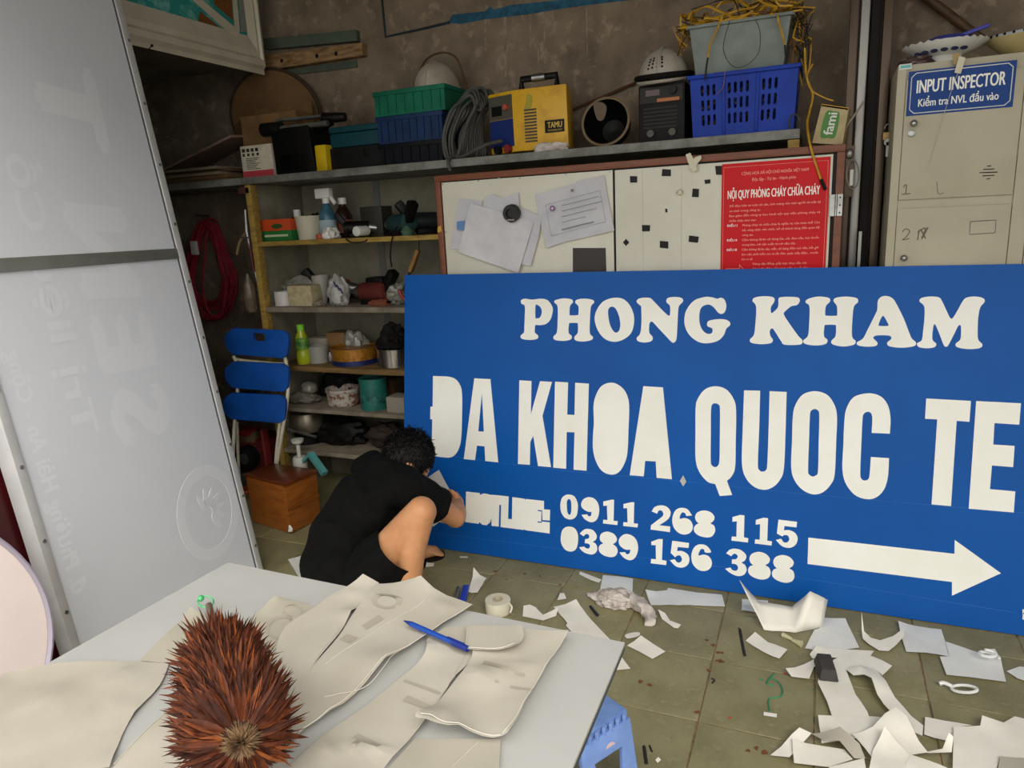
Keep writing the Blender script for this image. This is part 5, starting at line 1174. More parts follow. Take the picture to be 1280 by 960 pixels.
s9 = sheet('backing_sheet', [(590, 786, 1), (650, 788), (711, 794, 1), (675, 850), (642, 910), (627, 924), (575, 922), (524, 921), (530, 908), (555, 872), (590, 825)], tz(4.5), M_liner, 'folded backing sheet with a raised lower edge near the table corner', wave=.008, lift=((528, 915, .07, .03), (575, 922, .05, .016), (600, 850, .05, .01)), seed=10, group=GT)
s10 = sheet('backing_sheet', [(584, 783, 1), (620, 783), (653, 785, 1), (654, 800), (642, 814), (615, 815), (581, 814, 1)], tz(8.5), M_liner, 'small cut sheet on top of the folded backing sheet', wave=.004, lift=((640, 812, .03, .008),), seed=11, group=GT)
def drape(parent, x, y, t=.0009):
    HF, z = HFS[parent.name]; return V(x, y, z + HF(x, y) + t)
def tmark(px, z, parent):
    P = [on_z(x, y, HFS[parent.name][1]) for x, y in px]
    mb = MB()
    def fn(u, v):
        q = P[0].lerp(P[1], u).lerp(P[3].lerp(P[2], u), v); return drape(parent, q.x, q.y)
    mb.grid(fn, 8, 4)
    obj('letter_mark', mb, M_mark, parent)
for px, z, pa in (([(606, 830), (657, 846), (655, 850), (603, 836)], 6.8, s9), ([(510, 872), (546, 888), (541, 893), (503, 879)], 4.6, s7), ([(507, 852), (552, 868), (549, 871), (504, 855)], 4.6, s7), ([(620, 855), (668, 866), (666, 869), (618, 858)], 6.8, s9),
                  ([(434, 795), (448, 800), (438, 808), (424, 803)], 5.8, s6), ([(452, 785), (474, 772), (480, 777), (458, 790)], 5.8, s6),
                  ([(448, 920), (478, 936), (472, 940), (440, 926)], 4.6, s7), ([(438, 938), (452, 922), (457, 925), (444, 940)], 4.6, s7)):
    tmark(px, z, pa)
def tring(cx, cy, rx, ry, z, pa, w=.25):
    mb = MB()
    def fn(u, v):
        a = u * 2 * math.pi; k = 1 - w * v; q = on_z(cx + rx * k * math.cos(a), cy + ry * k * math.sin(a), HFS[pa.name][1]); return drape(pa, q.x, q.y)
    mb.grid(fn, 30, 2)
    obj('round_letter_mark', mb, M_mark, pa)
tring(484, 756, 19, 9, 6, s6, .35); tring(352, 788, 20, 15, 4, s4); tring(366, 768, 14, 8, 4, s4)
# raised film edges, their highlight painted in as a paler colour
def lip(pa, px, r=.0011):
    pts = []
    for q in cat3([on_z(x, y, HFS[pa.name][1]) for x, y in px], 10): pts.append(drape(pa, q.x, q.y, .0008))
    obj('painted_edge_highlight', MB().tube(pts, r * .6, 5), M_edgehi, pa)
lip(s6, [(541, 748), (480, 785), (408, 833)]); lip(s6, [(588, 759), (536, 796), (484, 831), (430, 879), (374, 918)], .0015); lip(s6, [(406, 875), (430, 872), (458, 862), (480, 845), (497, 824)], .0009)
lip(s5, [(439, 772), (418, 798), (391, 834), (379, 866)]); lip(s9, [(709, 796), (675, 848), (643, 905), (628, 922)], .0014); lip(s9, [(626, 923), (575, 920), (528, 918)], .0012); lip(s8, [(599, 928), (582, 944), (566, 960)], .0009)
lip(s10, [(586, 784), (583, 813)], .001); lip(s10, [(584, 813), (615, 814), (641, 813), (652, 800)], .0012); lip(s7, [(598, 786), (570, 845), (524, 912)], .0008); lip(s3, [(143, 958), (180, 921), (216, 888)], .001)
# pen
pen = thing('ballpoint_pen', 'blue ballpoint pen lying on the backing sheets', 'pen', on_z(531, 788, T + .02))
zp = T + 10 * .0024
pA = on_z(505, 776, zp); pB = on_z(557, 799, zp); pB = pA + (pB - pA).normalized() * .145; pd = (pB - pA)
obj('barrel', MB().cyl(pA + pd * .12, pA + pd * .78, .0045, n=12), mat('translucent_blue', '#1d4fb0', .2, trans=.2), pen)
obj('grip', MB().cyl(pA + pd * .78, pA + pd * 1.0, .0055, .005, n=12), mat('dark_blue_rubber', '#122a80', .5), pen)
obj('tip', MB().cyl(pA, pA + pd * .12, .001, .0042, n=12), mat('dark_blue_rubber', '#122a80', .5), pen)
obj('clip', MB().bar(pA + pd * .7 + V(0, 0, .0055), pA + pd * .95 + V(0, 0, .006), .003, .0015), mat('dark_blue_rubber', '#122a80', .5), pen)
# feather duster
fa = on_z(270, 800, TZ + .075); fbq = on_z(301, 925, TZ + .13)
ax = (fbq - fa).normalized()
fd = thing('feather_duster', 'reddish brown feather duster with green hanging loop on the table', 'duster', V(fa.x, fa.y, TZ))
hE = on_z(261, 757, TZ + .03)
obj('handle', MB().cyl(hE, fa + ax * .05, .006, .007, 12), mat('grey_brown_stick', '#6d6256', .6), fd)
lp0 = hE
obj('hanging_loop', MB().tube([on_z(257 + 10 * math.cos(a), 752 + 7 * math.sin(a), TZ + .03) for a in [i * math.pi / 10 for i in range(20)]], .0016, 6, True).ell(on_z(251, 748, TZ + .03), .006, nu=10, nv=6), mat('green_ribbon', '#2fa35c', .5, '#7fd09a', scale=60), fd)
rr = random.Random(4)
LEN = (fbq - fa).length
fxx, fyy, _ = frame_from(ax)
fe = [MB(), MB(), MB(), MB()]
def feather(mb, root, d, bend, L_, w_):
    side = d.cross(bend); side = side.normalized() if side.length > 1e-5 else fxx
    pts = []; n = 5
    prof = (.35, .9, 1.0, .75, .4, .02)
    p = root.copy(); dd = d.copy(); vs = []
    for i in range(n + 1):
        w2 = w_ * prof[i] * .5
        nrm = side.cross(dd).normalized()
        vs += [p - side * w2, p + nrm * w2 * .5, p + side * w2]
        dd = (dd + bend * .27).normalized(); p = p + dd * (L_ / n)
    fs = []
    for i in range(n):
        for k in (0, 1): fs.append((i * 3 + k, i * 3 + k + 1, i * 3 + k + 4, i * 3 + k + 3))
    mb.add(vs, fs)
R0 = .018
for i in range(5200):
    t = .26 + .74 * rr.random() ** .85; ph = rr.random() * 2 * math.pi
    rad_ = fxx * math.cos(ph) + fyy * math.sin(ph)
    root = fa + ax * (LEN * t) + rad_ * R0 * rr.uniform(.5, 1.3)
    w3 = t ** 4
    lo_ = max(0, (.6 - t) / .4)
    d = (rad_ * (.62 + .45 * w3 + .35 * lo_) - ax * ((.72 - .2 * lo_) * (1 - w3)) + V(rr.gauss(0, .12), rr.gauss(0, .12), rr.gauss(0, .12))).normalized()
    L_ = rr.uniform(.052, .076) * (1.0 if t < .9 else .88)
    if root.z < TZ + .05 and d.z < -.3: d.z *= .2; d.normalize()
    k = rr.choice((0, 0, 0, 1, 1, 3))
    bend = (-ax * rr.uniform(.35, 1.0) + V(rr.gauss(0, .2), rr.gauss(0, .2), rr.gauss(0, .2)))
    feather(fe[k], root, d, bend, L_, rr.uniform(.0045, .009))
for i in range(520):
    ph = rr.random() * 2 * math.pi; q = rr.random() ** .6
    rad_ = fxx * math.cos(ph) + fyy * math.sin(ph)
    root = fa + ax * (LEN * (.99 + .03 * (1 - q))) + rad_ * .006 * q
    d = (rad_ * (.2 + .8 * q) + ax * (1.0 - .9 * q) + V(rr.gauss(0, .25), rr.gauss(0, .25), rr.gauss(0, .25))).normalized()
    feather(fe[2], root, d, rad_ * .3 - ax * .6, rr.uniform(.010, .022), rr.uniform(.002, .004))
for mb in fe:
    for v in mb.v: v.z = max(v.z, TZ + .006)
obj('core', MB().cyl(fa + ax * LEN * .1, fa + ax * LEN * 1.0, .02, .02, 12), mat('duster_core', '#3a2014', .9), fd)
for k, (nm, c1, c2) in enumerate((('red_brown_feathers', '#61301a', '#3c1c0f'), ('dark_feathers', '#2c130a', '#47200f'), ('tan_down', '#84684a', '#4d3826'), ('orange_brown_feathers', '#8a4a22', '#5e2c14'))):
    o = obj(nm, fe[k], mat(nm, c1, .6, c2, scale=60, spec=.2), fd, ang=80); o['kind'] = 'stuff'

# ================================================================== floor scraps
GS = 'white vinyl scraps on the floor'
Zf = [0]
def scrap(px, label, o=(0, 0, 1), lift=(), ma=None, seed=None, wave=.004, k=None, smooth=False):
    Zf[0] += 1
    pts = zoomed(px, *o)
    z = .0012 + (k if k is not None else 0) * .0022
    lf = [(o[0] + a / o[2], o[1] + b / o[2], r, h) for a, b, r, h in lift]
    return sheet('vinyl_scrap', pts, z, ma or M_scrap, label, 'scrap', wave, lf, seed or Zf[0], .035, smooth, GS)
zA = (500, 660, 4.923); zB = (760, 720, 4.0); zC = (1020, 740, 4.365); zD = (880, 700, 3.2); zE = (520, 680, 3.2)
scrap([(455, 285), (532, 312), (478, 400), (440, 402), (420, 395)], 'small white scrap standing beside the blue cutter', zA, ((455, 285, .05, .03),), k=2)
scrap([(760, 485), (800, 478), (835, 492), (880, 540), (975, 518), (960, 550), (880, 572), (755, 545)], 'wavy short scrap between the tape roll and the large table-side scrap', zA, ((960, 520, .05, .02),))
scrap([(945, 488), (1085, 458), (1180, 570), (1300, 700), (1100, 700), (1020, 605), (1030, 590)], 'large cream scrap disappearing behind the table corner', zA, ((1085, 458, .06, .012),))
scrap([(985, 405), (1010, 405), (1025, 440), (968, 448)], 'tiny white flake left of the dark pen stub', zA)
scrap([(370, 176), (416, 178), (418, 186), (368, 185)], 'tiny flat white flake near the sign bottom beside the knee', zA)
scrap([(140, 208), (165, 215), (210, 220), (205, 238), (160, 245)], 'small white flake on the floor beside the shin', zA)
scrap([(1108, 270), (1240, 320), (1225, 340), (1175, 325), (1103, 287)], 'slim white scrap lying tight against the sign bottom', zA)
scrap([(748, 125), (868, 140), (866, 205), (733, 200)], 'square scrap lying under the edge of the dirty cloth', zE, ma=M_scrapb)
scrap([(187, 83), (295, 75), (300, 62), (445, 85), (570, 95), (585, 153), (400, 150), (215, 148)], 'long white strip lying along the sign bottom under the phone number', zB, ((187, 83, .04, .012),), ma=M_scrapb)
scrap([(250, 190), (285, 190), (310, 225), (365, 260), (350, 270), (330, 262), (270, 218)], 'narrow curled strip right of the dirty cloth', zB, ((255, 190, .03, .02), (360, 262, .02, .015)))
scrap([(85, 302), (115, 288), (155, 285), (158, 300), (130, 315), (95, 318)], 'small oval scrap above the diamond shaped scrap', zB, smooth=True)
scrap([(95, 350), (165, 310), (287, 382), (222, 420)], 'diamond shaped scrap right of the table corner', zB, ((165, 310, .05, .008),))
scrap([(65, 405), (112, 467), (35, 474), (20, 440)], 'pointed scrap sticking out below the table corner', zB)
scrap([(688, 325), (735, 298), (800, 335), (830, 345), (898, 370), (857, 420), (820, 405), (780, 385), (730, 355)], 'torn pale scrap left of the standing folded sheet', zB, ((735, 298, .05, .012),))
scrap([(778, 683), (845, 694), (843, 711), (778, 700)], 'tiny white strip under the green floor scribble', zB)
scrap([(236, 925), (252, 912), (265, 925), (248, 940)], 'tiny white chip beside the black floor marks right of the stool', zB)
scrap([(670, 117), (800, 125), (800, 190), (668, 175)], 'flat scrap tucked behind the standing folded sheet', zB, ma=M_scrapb)
# standing folded sheet by the sign
fs_b = [on_z(240 / 3.2 + 880, 278 / 3.2 + 700, .004), on_z(365 / 3.2 + 880, 291 / 3.2 + 700, .004), on_z(475 / 3.2 + 880, 268 / 3.2 + 700, .004)]
def up_at(px, py, Y): return on_y(px, py, Y)
yb = fs_b[0].y
st_ = MB()
L0 = on_y(140 / 3.2 + 880, 80 / 3.2 + 700, yb + .06); L1 = on_y(218 / 3.2 + 880, 165 / 3.2 + 700, yb + .1)
Rm0 = on_y(352 / 3.2 + 880, 190 / 3.2 + 700, fs_b[1].y + .09); Rt = on_y(425 / 3.2 + 880, 125 / 3.2 + 700, fs_b[1].y + .07); Rr = on_y(495 / 3.2 + 880, 160 / 3.2 + 700, fs_b[2].y + .05)
L0.y = min(L0.y, 2.56); 
tri = [(L0, L1, fs_b[0]), (L1, Rm0, fs_b[1]), (L1, fs_b[1], fs_b[0]), (Rm0, Rt, fs_b[1]), (Rt, Rr, fs_b[2]), (Rt, fs_b[2], fs_b[1])]
for a, b, c_ in tri: st_.add([a, b, c_], [(0, 1, 2)])
bmx = obj('vinyl_scrap', st_, M_scrap, ang=20)
bmm = bmesh.new(); bmm.from_mesh(bmx.data); bmesh.ops.remove_doubles(bmm, verts=bmm.verts, dist=1e-4); bmesh.ops.subdivide_edges(bmm, edges=bmm.edges[:], cuts=3, use_grid_fill=True)
for v in bmm.verts:
    v.co += V(0, 1, .3) * noise.noise(v.co * 14) * .008
    v.co.z = max(v.co.z, .003); v.co.y = min(v.co.y, 2.572 + v.co.z * .166)
bmesh.ops.recalc_face_normals(bmm, faces=bmm.faces); bmesh.ops.solidify(bmm, geom=bmm.faces[:], thickness=.0004); bmm.to_mesh(bmx.data); bmm.free(); bmx.data.shade_smooth()
tag(bmx, 'folded white sheet standing upright against the sign bottom', 'scrap', GS)
scrap([(40, 145), (160, 157), (190, 215), (235, 308), (60, 330), (-60, 310), (-10, 210), (20, 200)], 'flat square sheet behind the upright folded sheet', zC, ((160, 157, .05, .008),), ma=M_scrapb, k=1)
scrap([(-35, 345), (0, 315), (120, 312), (316, 325), (290, 360), (150, 362), (-20, 365)], 'thin cream strip across the flat square sheet', zC, ((0, 315, .06, .012),), k=3)
scrap([(243, 185), (262, 225), (300, 255), (350, 268), (420, 250), (480, 228), (478, 262), (395, 325), (345, 322), (290, 290), (255, 260)], 'curved strip bowed upward left of the pale rectangle', zC, ((243, 185, .06, .05), (480, 240, .06, .03)), smooth=False, k=2)
scrap([(447, 177), (560, 190), (683, 210), (712, 290), (728, 355), (660, 345), (600, 337), (492, 330), (470, 260)], 'pale rectangle joined beside the curled corner sheet', zC, ((447, 177, .06, .012),), ma=M_scrapb, k=1)
scrap([(705, 272), (790, 300), (880, 335), (975, 320), (1010, 380), (1037, 495), (850, 468), (712, 455), (675, 355), (728, 355)], 'pale sheet with a curled paper knot on its corner', zC, ((950, 330, .05, .012),), ma=M_scrapb, k=2)
scrap([(1040, 435), (1110, 412), (1180, 418), (1180, 500), (1100, 475)], 'pale scrap cut by the right picture edge', zC, ma=M_scrapb, k=1)
scrap([(120, 360), (300, 350), (415, 405), (362, 460), (330, 430), (240, 415), (165, 430), (215, 560), (280, 665), (300, 715), (100, 715), (60, 600), (10, 500), (20, 420)], 'large two legged cut-out sheet under the dark block', zC, ((240, 640, .05, .012),), k=4)
scrap([(165, 430), (240, 410), (330, 425), (380, 490), (430, 580), (520, 680), (585, 730), (580, 785), (520, 760), (440, 690), (370, 620), (300, 510), (260, 480), (205, 465)], 'long bent strip running down from the two legged sheet', zC, ((300, 500, .06, .03), (240, 440, .05, .02)), k=6)
scrap([(325, 447), (400, 420), (440, 400), (490, 398), (495, 415), (440, 430), (420, 480), (350, 470)], 'small rolled strip left of the dark block', zD, ((490, 400, .04, .02), (330, 450, .03, .012)), k=3)
scrap([(10, 690), (100, 678), (300, 682), (420, 690), (400, 720), (310, 760), (250, 800), (30, 830), (25, 780)], 'wide cream sheet below the two legged cut-out', zC, ((10, 690, .05, .01),), k=5)
scrap([(195, 780), (310, 755), (430, 690), (490, 740), (560, 830), (610, 880), (500, 900), (330, 940), (270, 860)], 'arched cream sheet in the middle of the nearest pile', zC, ((430, 720, .12, .05),), k=8)
scrap([(595, 685), (700, 705), (850, 735), (760, 745), (750, 820), (650, 800), (590, 780)], 'cream sheet behind the large right foreground sheet', zC, k=3)
scrap([(750, 740), (895, 735), (905, 692), (1020, 715), (1180, 760), (1180, 910), (1005, 905), (985, 970), (745, 970), (748, 850)], 'large right foreground sheet reaching the picture edge', zC, ((905, 692, .06, .01),), k=6)
scrap([(1025, 715), (1085, 680), (1180, 705), (1180, 775), (1080, 740)], 'cream sheet at the right edge behind the large foreground sheet', zC, k=4)
scrap([(590, 880), (690, 860), (720, 820), (745, 830), (740, 880), (620, 885)], 'small curled cream shred beside the arched sheet', zC, ((725, 822, .04, .03),), k=7)
scrap([(370, 790), (440, 840), (510, 890), (490, 970), (290, 970), (310, 870)], 'bright white triangle sheet at the bottom of the nearest pile', zC, ((370, 790, .08, .03),), k=10)
scrap([(510, 890), (600, 920), (740, 975), (480, 975)], 'cream slip right of the bright triangle sheet', zC, k=9)
scrap([(265, 785), (350, 715), (380, 698), (430, 700), (395, 740), (340, 795)], 'thin bent strip at the left tip of the nearest pile', zD, ((370, 700, .06, .025),), k=3)
scrap([(352, 730), (470, 745), (560, 760), (595, 800), (500, 830), (360, 815)], 'rounded cream sheet at the left of the nearest pile', zD, ((352, 730, .06, .01),), k=5)
scrap([(430, 700), (540, 715), (620, 760), (645, 800), (600, 800), (540, 755), (480, 735)], 'grey curled strip arching over the nearest pile', zD, ((560, 730, .08, .05),), ma=M_liner2, k=6)
scrap([(500, 830), (640, 795), (650, 850), (500, 850)], 'cream slip at the bottom edge left of the bright triangle', zD, k=7)
scrap([(1005, 905), (1140, 908), (1140, 975), (990, 975)], 'grey beige sheet at the bottom right corner', zC, ma=M_liner2, k=9)
# curled knot, ring, dark block, candle stub, etc.
kn_ = on_z(1235, 825, .012)
tag(obj('paper_curl', MB().tube(cat3([kn_ + V(.03 * math.cos(a) * (1 - a / 16), .022 * math.sin(a) * (1 - a / 16), .012 + .002 * a) for a in [i * .5 for i in range(18)]], 3), .0045, 6), M_scrapb), 'small white paper curl on the corner of the pale sheet', 'scrap')
rg = on_z(1205, 864, .006)
tag(obj('paper_ring', MB().tube([rg + V(.032 * math.cos(a), .018 * math.sin(a), .002 + .006 * (1 + math.cos(a))) for a in [i * math.pi / 12 for i in range(24)]], .0045, 6, True).tube(cat3([rg + V(-.03, .005, .006), rg + V(-.05, .012, .008), rg + V(-.062, .01, .004)], 4), .006, 6), M_scrapb), 'twisted white paper ring lying alone on the tiles', 'scrap')
bq = on_z(1032, 845, 0)
Mb_ = Matrix.Translation(V(bq.x, bq.y, .016)) @ Matrix.Rotation(math.radians(100), 4, 'Z')
tag(obj('dark_block', MB().hexa([Mb_ @ V(*p) for p in ((-.05, -.028, 0), (.05, -.028, 0), (.05, .028, 0), (-.05, .028, 0))], [Mb_ @ V(*p) for p in ((-.042, -.02, .035), (.042, -.02, .035), (.042, .02, .035), (-.042, .02, .035))]), mat('dark_grey_felt', '#3b3734', .8), bevel=.003), 'dark grey felt squeegee block on the white cut-out sheet', 'block')
sq = on_z(990, 800, .008)
tag(obj('paper_twist', MB().cyl(sq + V(-.03, .018, .003), sq + V(.0, .0, .003), .009, .005, 10).cyl(sq, sq + V(.03, -.018, .002), .005, .011, 10), mat('yellowish_paper', '#c3bd95', .7)), 'small yellowish twisted paper below the upright folded sheet', 'scrap')
# tape roll
tq = on_z(623, 764, 0)
tr_ = thing('tape_roll', 'upright white tape roll on the floor behind the table', 'tape', V(tq.x, tq.y, 0))
obj('roll', MB().lathe([(.016, 0), (.047, 0), (.048, .004), (.048, .044), (.047, .048), (.016, .048), (.016, 0)], o=(tq.x, tq.y, .001), n=40), mat('ivory_tape', '#d9d3bd', .5), tr_)
obj('core_ring', MB().lathe([(.0155, .002), (.0155, .05), (.02, .05)], o=(tq.x, tq.y, .001), n=30, caps=False), mat('ivory_core', '#c2b99d', .6), tr_)
obj('loose_end', MB().tube(cat3([V(tq.x + .046, tq.y, .04), V(tq.x + .062, tq.y - .012, .035), V(tq.x + .058, tq.y - .02, .015)], 4), .004, 5), mat('ivory_tape', '#d9d3bd', .5), tr_)
obj('wire', MB().tube(cat3([V(tq.x - .02, tq.y - .055, .004), V(tq.x + .02, tq.y - .06, .01), V(tq.x + .05, tq.y - .05, .006)], 4), .002, 5), M_black, tr_)
cq = on_z(580, 752, 0)
ct = thing('utility_cutter', 'blue handled cutter lying by the tape roll', 'cutter', cq)
cA = on_z(577, 756, .012); cB = on_z(583, 733, .02)
obj('handle', MB().bar(cA, cB, .026, .018), mat('cutter_blue', '#1d3fb0', .35), ct, bevel=.005)
obj('blade_guard', MB().bar(cA + V(-.028, .0, 0), cB + V(-.03, -.01, -.004), .014, .012), M_steel, ct, bevel=.003)
# dirty cloth
crq = on_z(778, 758, 0)
cl = thing('dirty_cloth', 'twisted dirty white cloth glove on the floor under the sign', 'cloth', crq)
crumple('bundle', '', '', V(on_z(768, 754, 0).x, on_z(768, 754, 0).y, 0), (.075, .045, .028), M_rag, 9, .6, .6, cl, 40, 22)
e0 = on_z(790, 752, .02); e1 = on_z(815, 778, .012)
mb = MB().tube(cat3([e0, (e0 + e1) / 2 + V(.01, .01, .008), e1], 8), [.03 - .0008 * i for i in range(17)], 12)
for v in mb.v:
    v += V(noise.noise(v * 40), noise.noise(v * 40 + V(5, 0, 0)), noise.noise(v * 40 + V(0, 7, 0))) * .014; v.z = max(v.z, .001)
obj('cuff', mb, M_rag, cl, ang=60)
tag(obj('pen_stub', MB().cyl(on_z(738, 758, .005), on_z(747, 769, .005), .0055, n=10), mat('dark_navy', '#171a2e', .4)), 'short dark navy pen cap left of the dirty cloth', 'pen')
# pen scribbles and stains on the tiles (flat marks)
M_green = mat('green_marker', '#2f7d52', .7); M_blk = mat('black_marker', '#23231f', .7); M_rust = mat('rust_stain', '#7a4a2a', .9, '#5f3a22', scale=40); M_red = mat('red_paint_spot', '#b5422c', .7)
def fmark(pts, ma, r=.003): return obj('floor_mark', MB().tube([q for q in cat3([on_z(x, y, .0006) for x, y in pts], 4)], r, 4), ma, floor)
fmark([(962, 889), (961, 874), (975, 871), (978, 862), (972, 852), (964, 848)], M_green); fmark([(968, 842), (958, 854), (968, 857)], M_green); fmark([(949, 849), (954, 850)], M_green)
fmark([(925, 788), (927, 800), (931, 820)], M_blk, .005); fmark([(923, 785), (926, 787)], M_blk); fmark([(889, 848), (893, 850), (890, 854)], M_blk); fmark([(805, 933), (808, 955)], M_blk, .005); fmark([(812, 932), (815, 940)], M_blk)
rr = random.Random(31)
def stain(cx, cy, r, ma):
    c_ = on_z(cx, cy, .0004); n = 9
    pts = [(c_.x + r * rr.uniform(.4, 1.2) * math.cos(a), c_.y + r * .8 * rr.uniform(.4, 1.2) * math.sin(a)) for a in [i * 2 * math.pi / n for i in range(n)]]
    obj('floor_stain', MB().prism([catmull(pts, True, 3)], lambda x, y: V(x, y, .0006), (0, 0, -.0008)), ma, floor)
for x, y, r in ((892, 806, .012), (900, 826, .014), (897, 815, .008), (886, 838, .010), (872, 890, .01), (903, 816, .009), (884, 800, .008), (800, 852, .012), (812, 856, .01), (945, 935, .01), (955, 940, .012), (935, 938, .008), (656, 717, .009), (619, 714, .01), (675, 720, .006), (700, 731, .009), (633, 724, .005)): stain(x, y, r, M_rust)
for x, y, r in ((912, 897, .006), (982, 842, .006), (1016, 862, .004)): stain(x, y, r, M_red if y != 862 else M_green)

# ================================================================== blue plastic folding stool
SH = .215
A = on_z(784, 886, SH); B = on_z(722, 925, SH); Cc = on_z(757, 866, SH)
e1 = (B - A); e2 = (Cc - A); e2 = (e2 - e1 * (e2.dot(e1) / e1.dot(e1))).normalized() * .22
sb = thing('folding_stool', 'blue plastic folding step stool beside the table', 'stool', (A + B) / 2 + e2 / 2 - V(0, 0, SH))
M_sb = mat('periwinkle_plastic', '#7a98d6', .5, '#6e8bc8', scale=10); M_sbt = mat('dusty_blue_top', '#5f80bd', .6, '#7391c4', scale=16)
Dn = V(0, 0, -1)
obj('seat', MB().hexa([A + Dn * .02, B + Dn * .02, B + e2 + Dn * .02, A + e2 + Dn * .02], [A, B, B + e2, A + e2]), M_sbt, sb, bevel=.006)
n1 = e1.normalized(); n2 = e2.normalized()
def spanel(name, P, Q, off):
    """a splayed end panel with a window, feet at the corners"""
    d = (Q - P); dl = d.length; dx = d / dl; dwn = (V(0, 0, -(SH - .024)) + off)
    loops = [[(0, 0), (1, 0), (1.02, 1), (.82, 1), (.74, .84), (.26, .84), (.18, 1), (-.02, 1)], [(.22, .3), (.78, .3), (.72, .7), (.28, .7)]]
    nn = dx.cross(dwn).normalized() * .014
    return obj(name, MB().prism(loops, lambda u, v: P + V(0, 0, -.022) + d * u + dwn * v, nn), M_sb, sb, bevel=.002)
spanel('end_panel', A + n2 * .004, B + n2 * .004, -n2 * .03)
spanel('end_panel', A + e2 - n2 * .018, B + e2 - n2 * .018, n2 * .03)
obj('side_fold', MB().hexa([A + n2 * .03 + Dn * .03 + n1 * .006, A + e2 - n2 * .03 + Dn * .03 + n1 * .006, A + e2 - n2 * .05 + Dn * .15 + n1 * .006, A + n2 * .05 + Dn * .15 + n1 * .006], [q + n1 * .01 for q in (A + n2 * .03 + Dn * .03 + n1 * .006, A + e2 - n2 * .03 + Dn * .03 + n1 * .006, A + e2 - n2 * .05 + Dn * .15 + n1 * .006, A + n2 * .05 + Dn * .15 + n1 * .006)]), M_sb, sb)
for i in range(7):
    q = A + e1 * (.08 + i * .14) - n2 * .004
    obj('hinge_tab', MB().bar(q + Dn * .004, q + Dn * .026, .018, .01), M_sb, sb, bevel=.002)
q = A + e1 * .45 - n2 * .016 + Dn * .06
obj('round_sticker', MB().prism([catmull([(-.016, 0), (-.008, .01), (.008, .01), (.016, 0), (.008, -.01), (-.008, -.01)])], lambda u, v: q - n1 * u + V(0, 0, v), n2 * .002), mat('sticker_pinkwhite', '#d9b9bd', .5), sb)
# ================================================================== corner by the shelves
# wooden box
c4 = [on_z(356, 605, .262), on_z(305, 592, .262), on_z(342, 579, .262), on_z(397, 587, .262)]
M_orange_wood = mat('varnished_orange_wood', '#96571f', .4, '#7a4216', scale=10, stretch=(1, 1, 5), bump=.05)
wbox = thing('wooden_box', 'small varnished orange brown wooden box on the floor by the shelves', 'box', sum(c4, V(0, 0, 0)) / 4 - V(0, 0, .262))
cm = sum(c4, V(0, 0, 0)) / 4
def inset(k, z): return [V(cm.x + (q.x - cm.x) * k, cm.y + (q.y - cm.y) * k, z) for q in c4]
obj('body', MB().hexa(inset(.94, .004), inset(.96, .246)), M_orange_wood, wbox, bevel=.003)
obj('lid', MB().hexa(inset(1.0, .2465), inset(1.0, .263)), mat('dark_varnished_top', '#6b3216', .3, '#57270f', scale=8), wbox, bevel=.004)
pa = inset(.962, .125)
obj('batten', MB().hexa([pa[0] + V(.001, -.001, 0), pa[3] + V(.001, -.001, 0), pa[3] + V(.004, -.004, 0), pa[0] + V(.004, -.004, 0)], [q + V(0, 0, .012) for q in (pa[0] + V(.001, -.001, 0), pa[3] + V(.001, -.001, 0), pa[3] + V(.004, -.004, 0), pa[0] + V(.004, -.004, 0))]), M_orange_wood, wbox)
crumple('paint_splash', '', '', pa[0] + V(.004, -.004, -.105), (.012, .006, .018), M_white, 5, .6, .5, wbox, 12, 8)

# blue folding chair leaning against the shelves
M_bl = mat('blue_painted_slat', '#1550a6', .4, '#124690', scale=12, spec=.3); M_cr = mat('cream_tube', '#d2cab6', .4, '#b8b09c', scale=20)
CY = 2.80
ch = thing('folding_chair', 'folded chair with three blue slats and cream tube legs', 'chair', (on_y(320, 560, CY).x, CY - .1, 0))
def slat(px, Y, hole=None):
    x0, y0, x1, y1 = px; r = 10
    lp_ = [(x0 + r, y0, 1), (x1 - r * .7, y0 + 3, 1), (x1, y0 + r, 0)[:2], (x1 - 1, y1 - r * .6), (x1 - r * .7, y1, 1), (x0 + r, y1 - 5, 1), (x0 + 2, y1 - r - 3), (x0, y0 + r)]
    ls = [catmull(lp_, True, 4)]
    if hole: ls.append(catmull([(hole[0], hole[1]), (hole[2] - 2, hole[1] + .5), (hole[2], hole[3] - 3), (hole[2] - 2, hole[3]), (hole[0] + 2, hole[3]), (hole[0], hole[3] - 3)], True, 3))
    return obj('slat', MB().prism(ls, lambda x, y: on_y(x, y, Y), (0, .016, 0)), M_bl, ch, bevel=.002, ang=50)
slat((281, 410, 360, 448), CY, (317, 417, 331, 426)); slat((281, 452, 360, 490), CY - .02); slat((279, 491, 356, 529), CY - .045)
def rail(pts, r=.0095): return obj('tube_leg', MB().tube(cat3([on_y(x, y, Y) for x, y, Y in pts], 5), r, 10), M_cr, ch)
def floorpt(px, py): q = on_z(px, py, .01); return q
f1 = V(on_y(352, 640, 2.6).x, 2.6, .012)
obj('tube_leg', MB().tube(cat3([on_y(356, 445, CY + .026), on_y(360, 470, CY + .012), on_y(359, 500, CY - .012), on_y(352, 545, CY - .03), on_y(345, 590, CY - .03), V(on_y(341, 620, CY - .03).x, CY - .03, .012)], 6), .0095, 10), M_cr, ch)
q_ = on_y(350, 590, CY - .04)
obj('tube_leg', MB().tube([on_y(350, 527, CY - .02), on_y(346, 560, CY - .03), V(on_y(336, 600, CY - .01).x, CY - .0, .012)], .0085, 10), M_cr, ch)
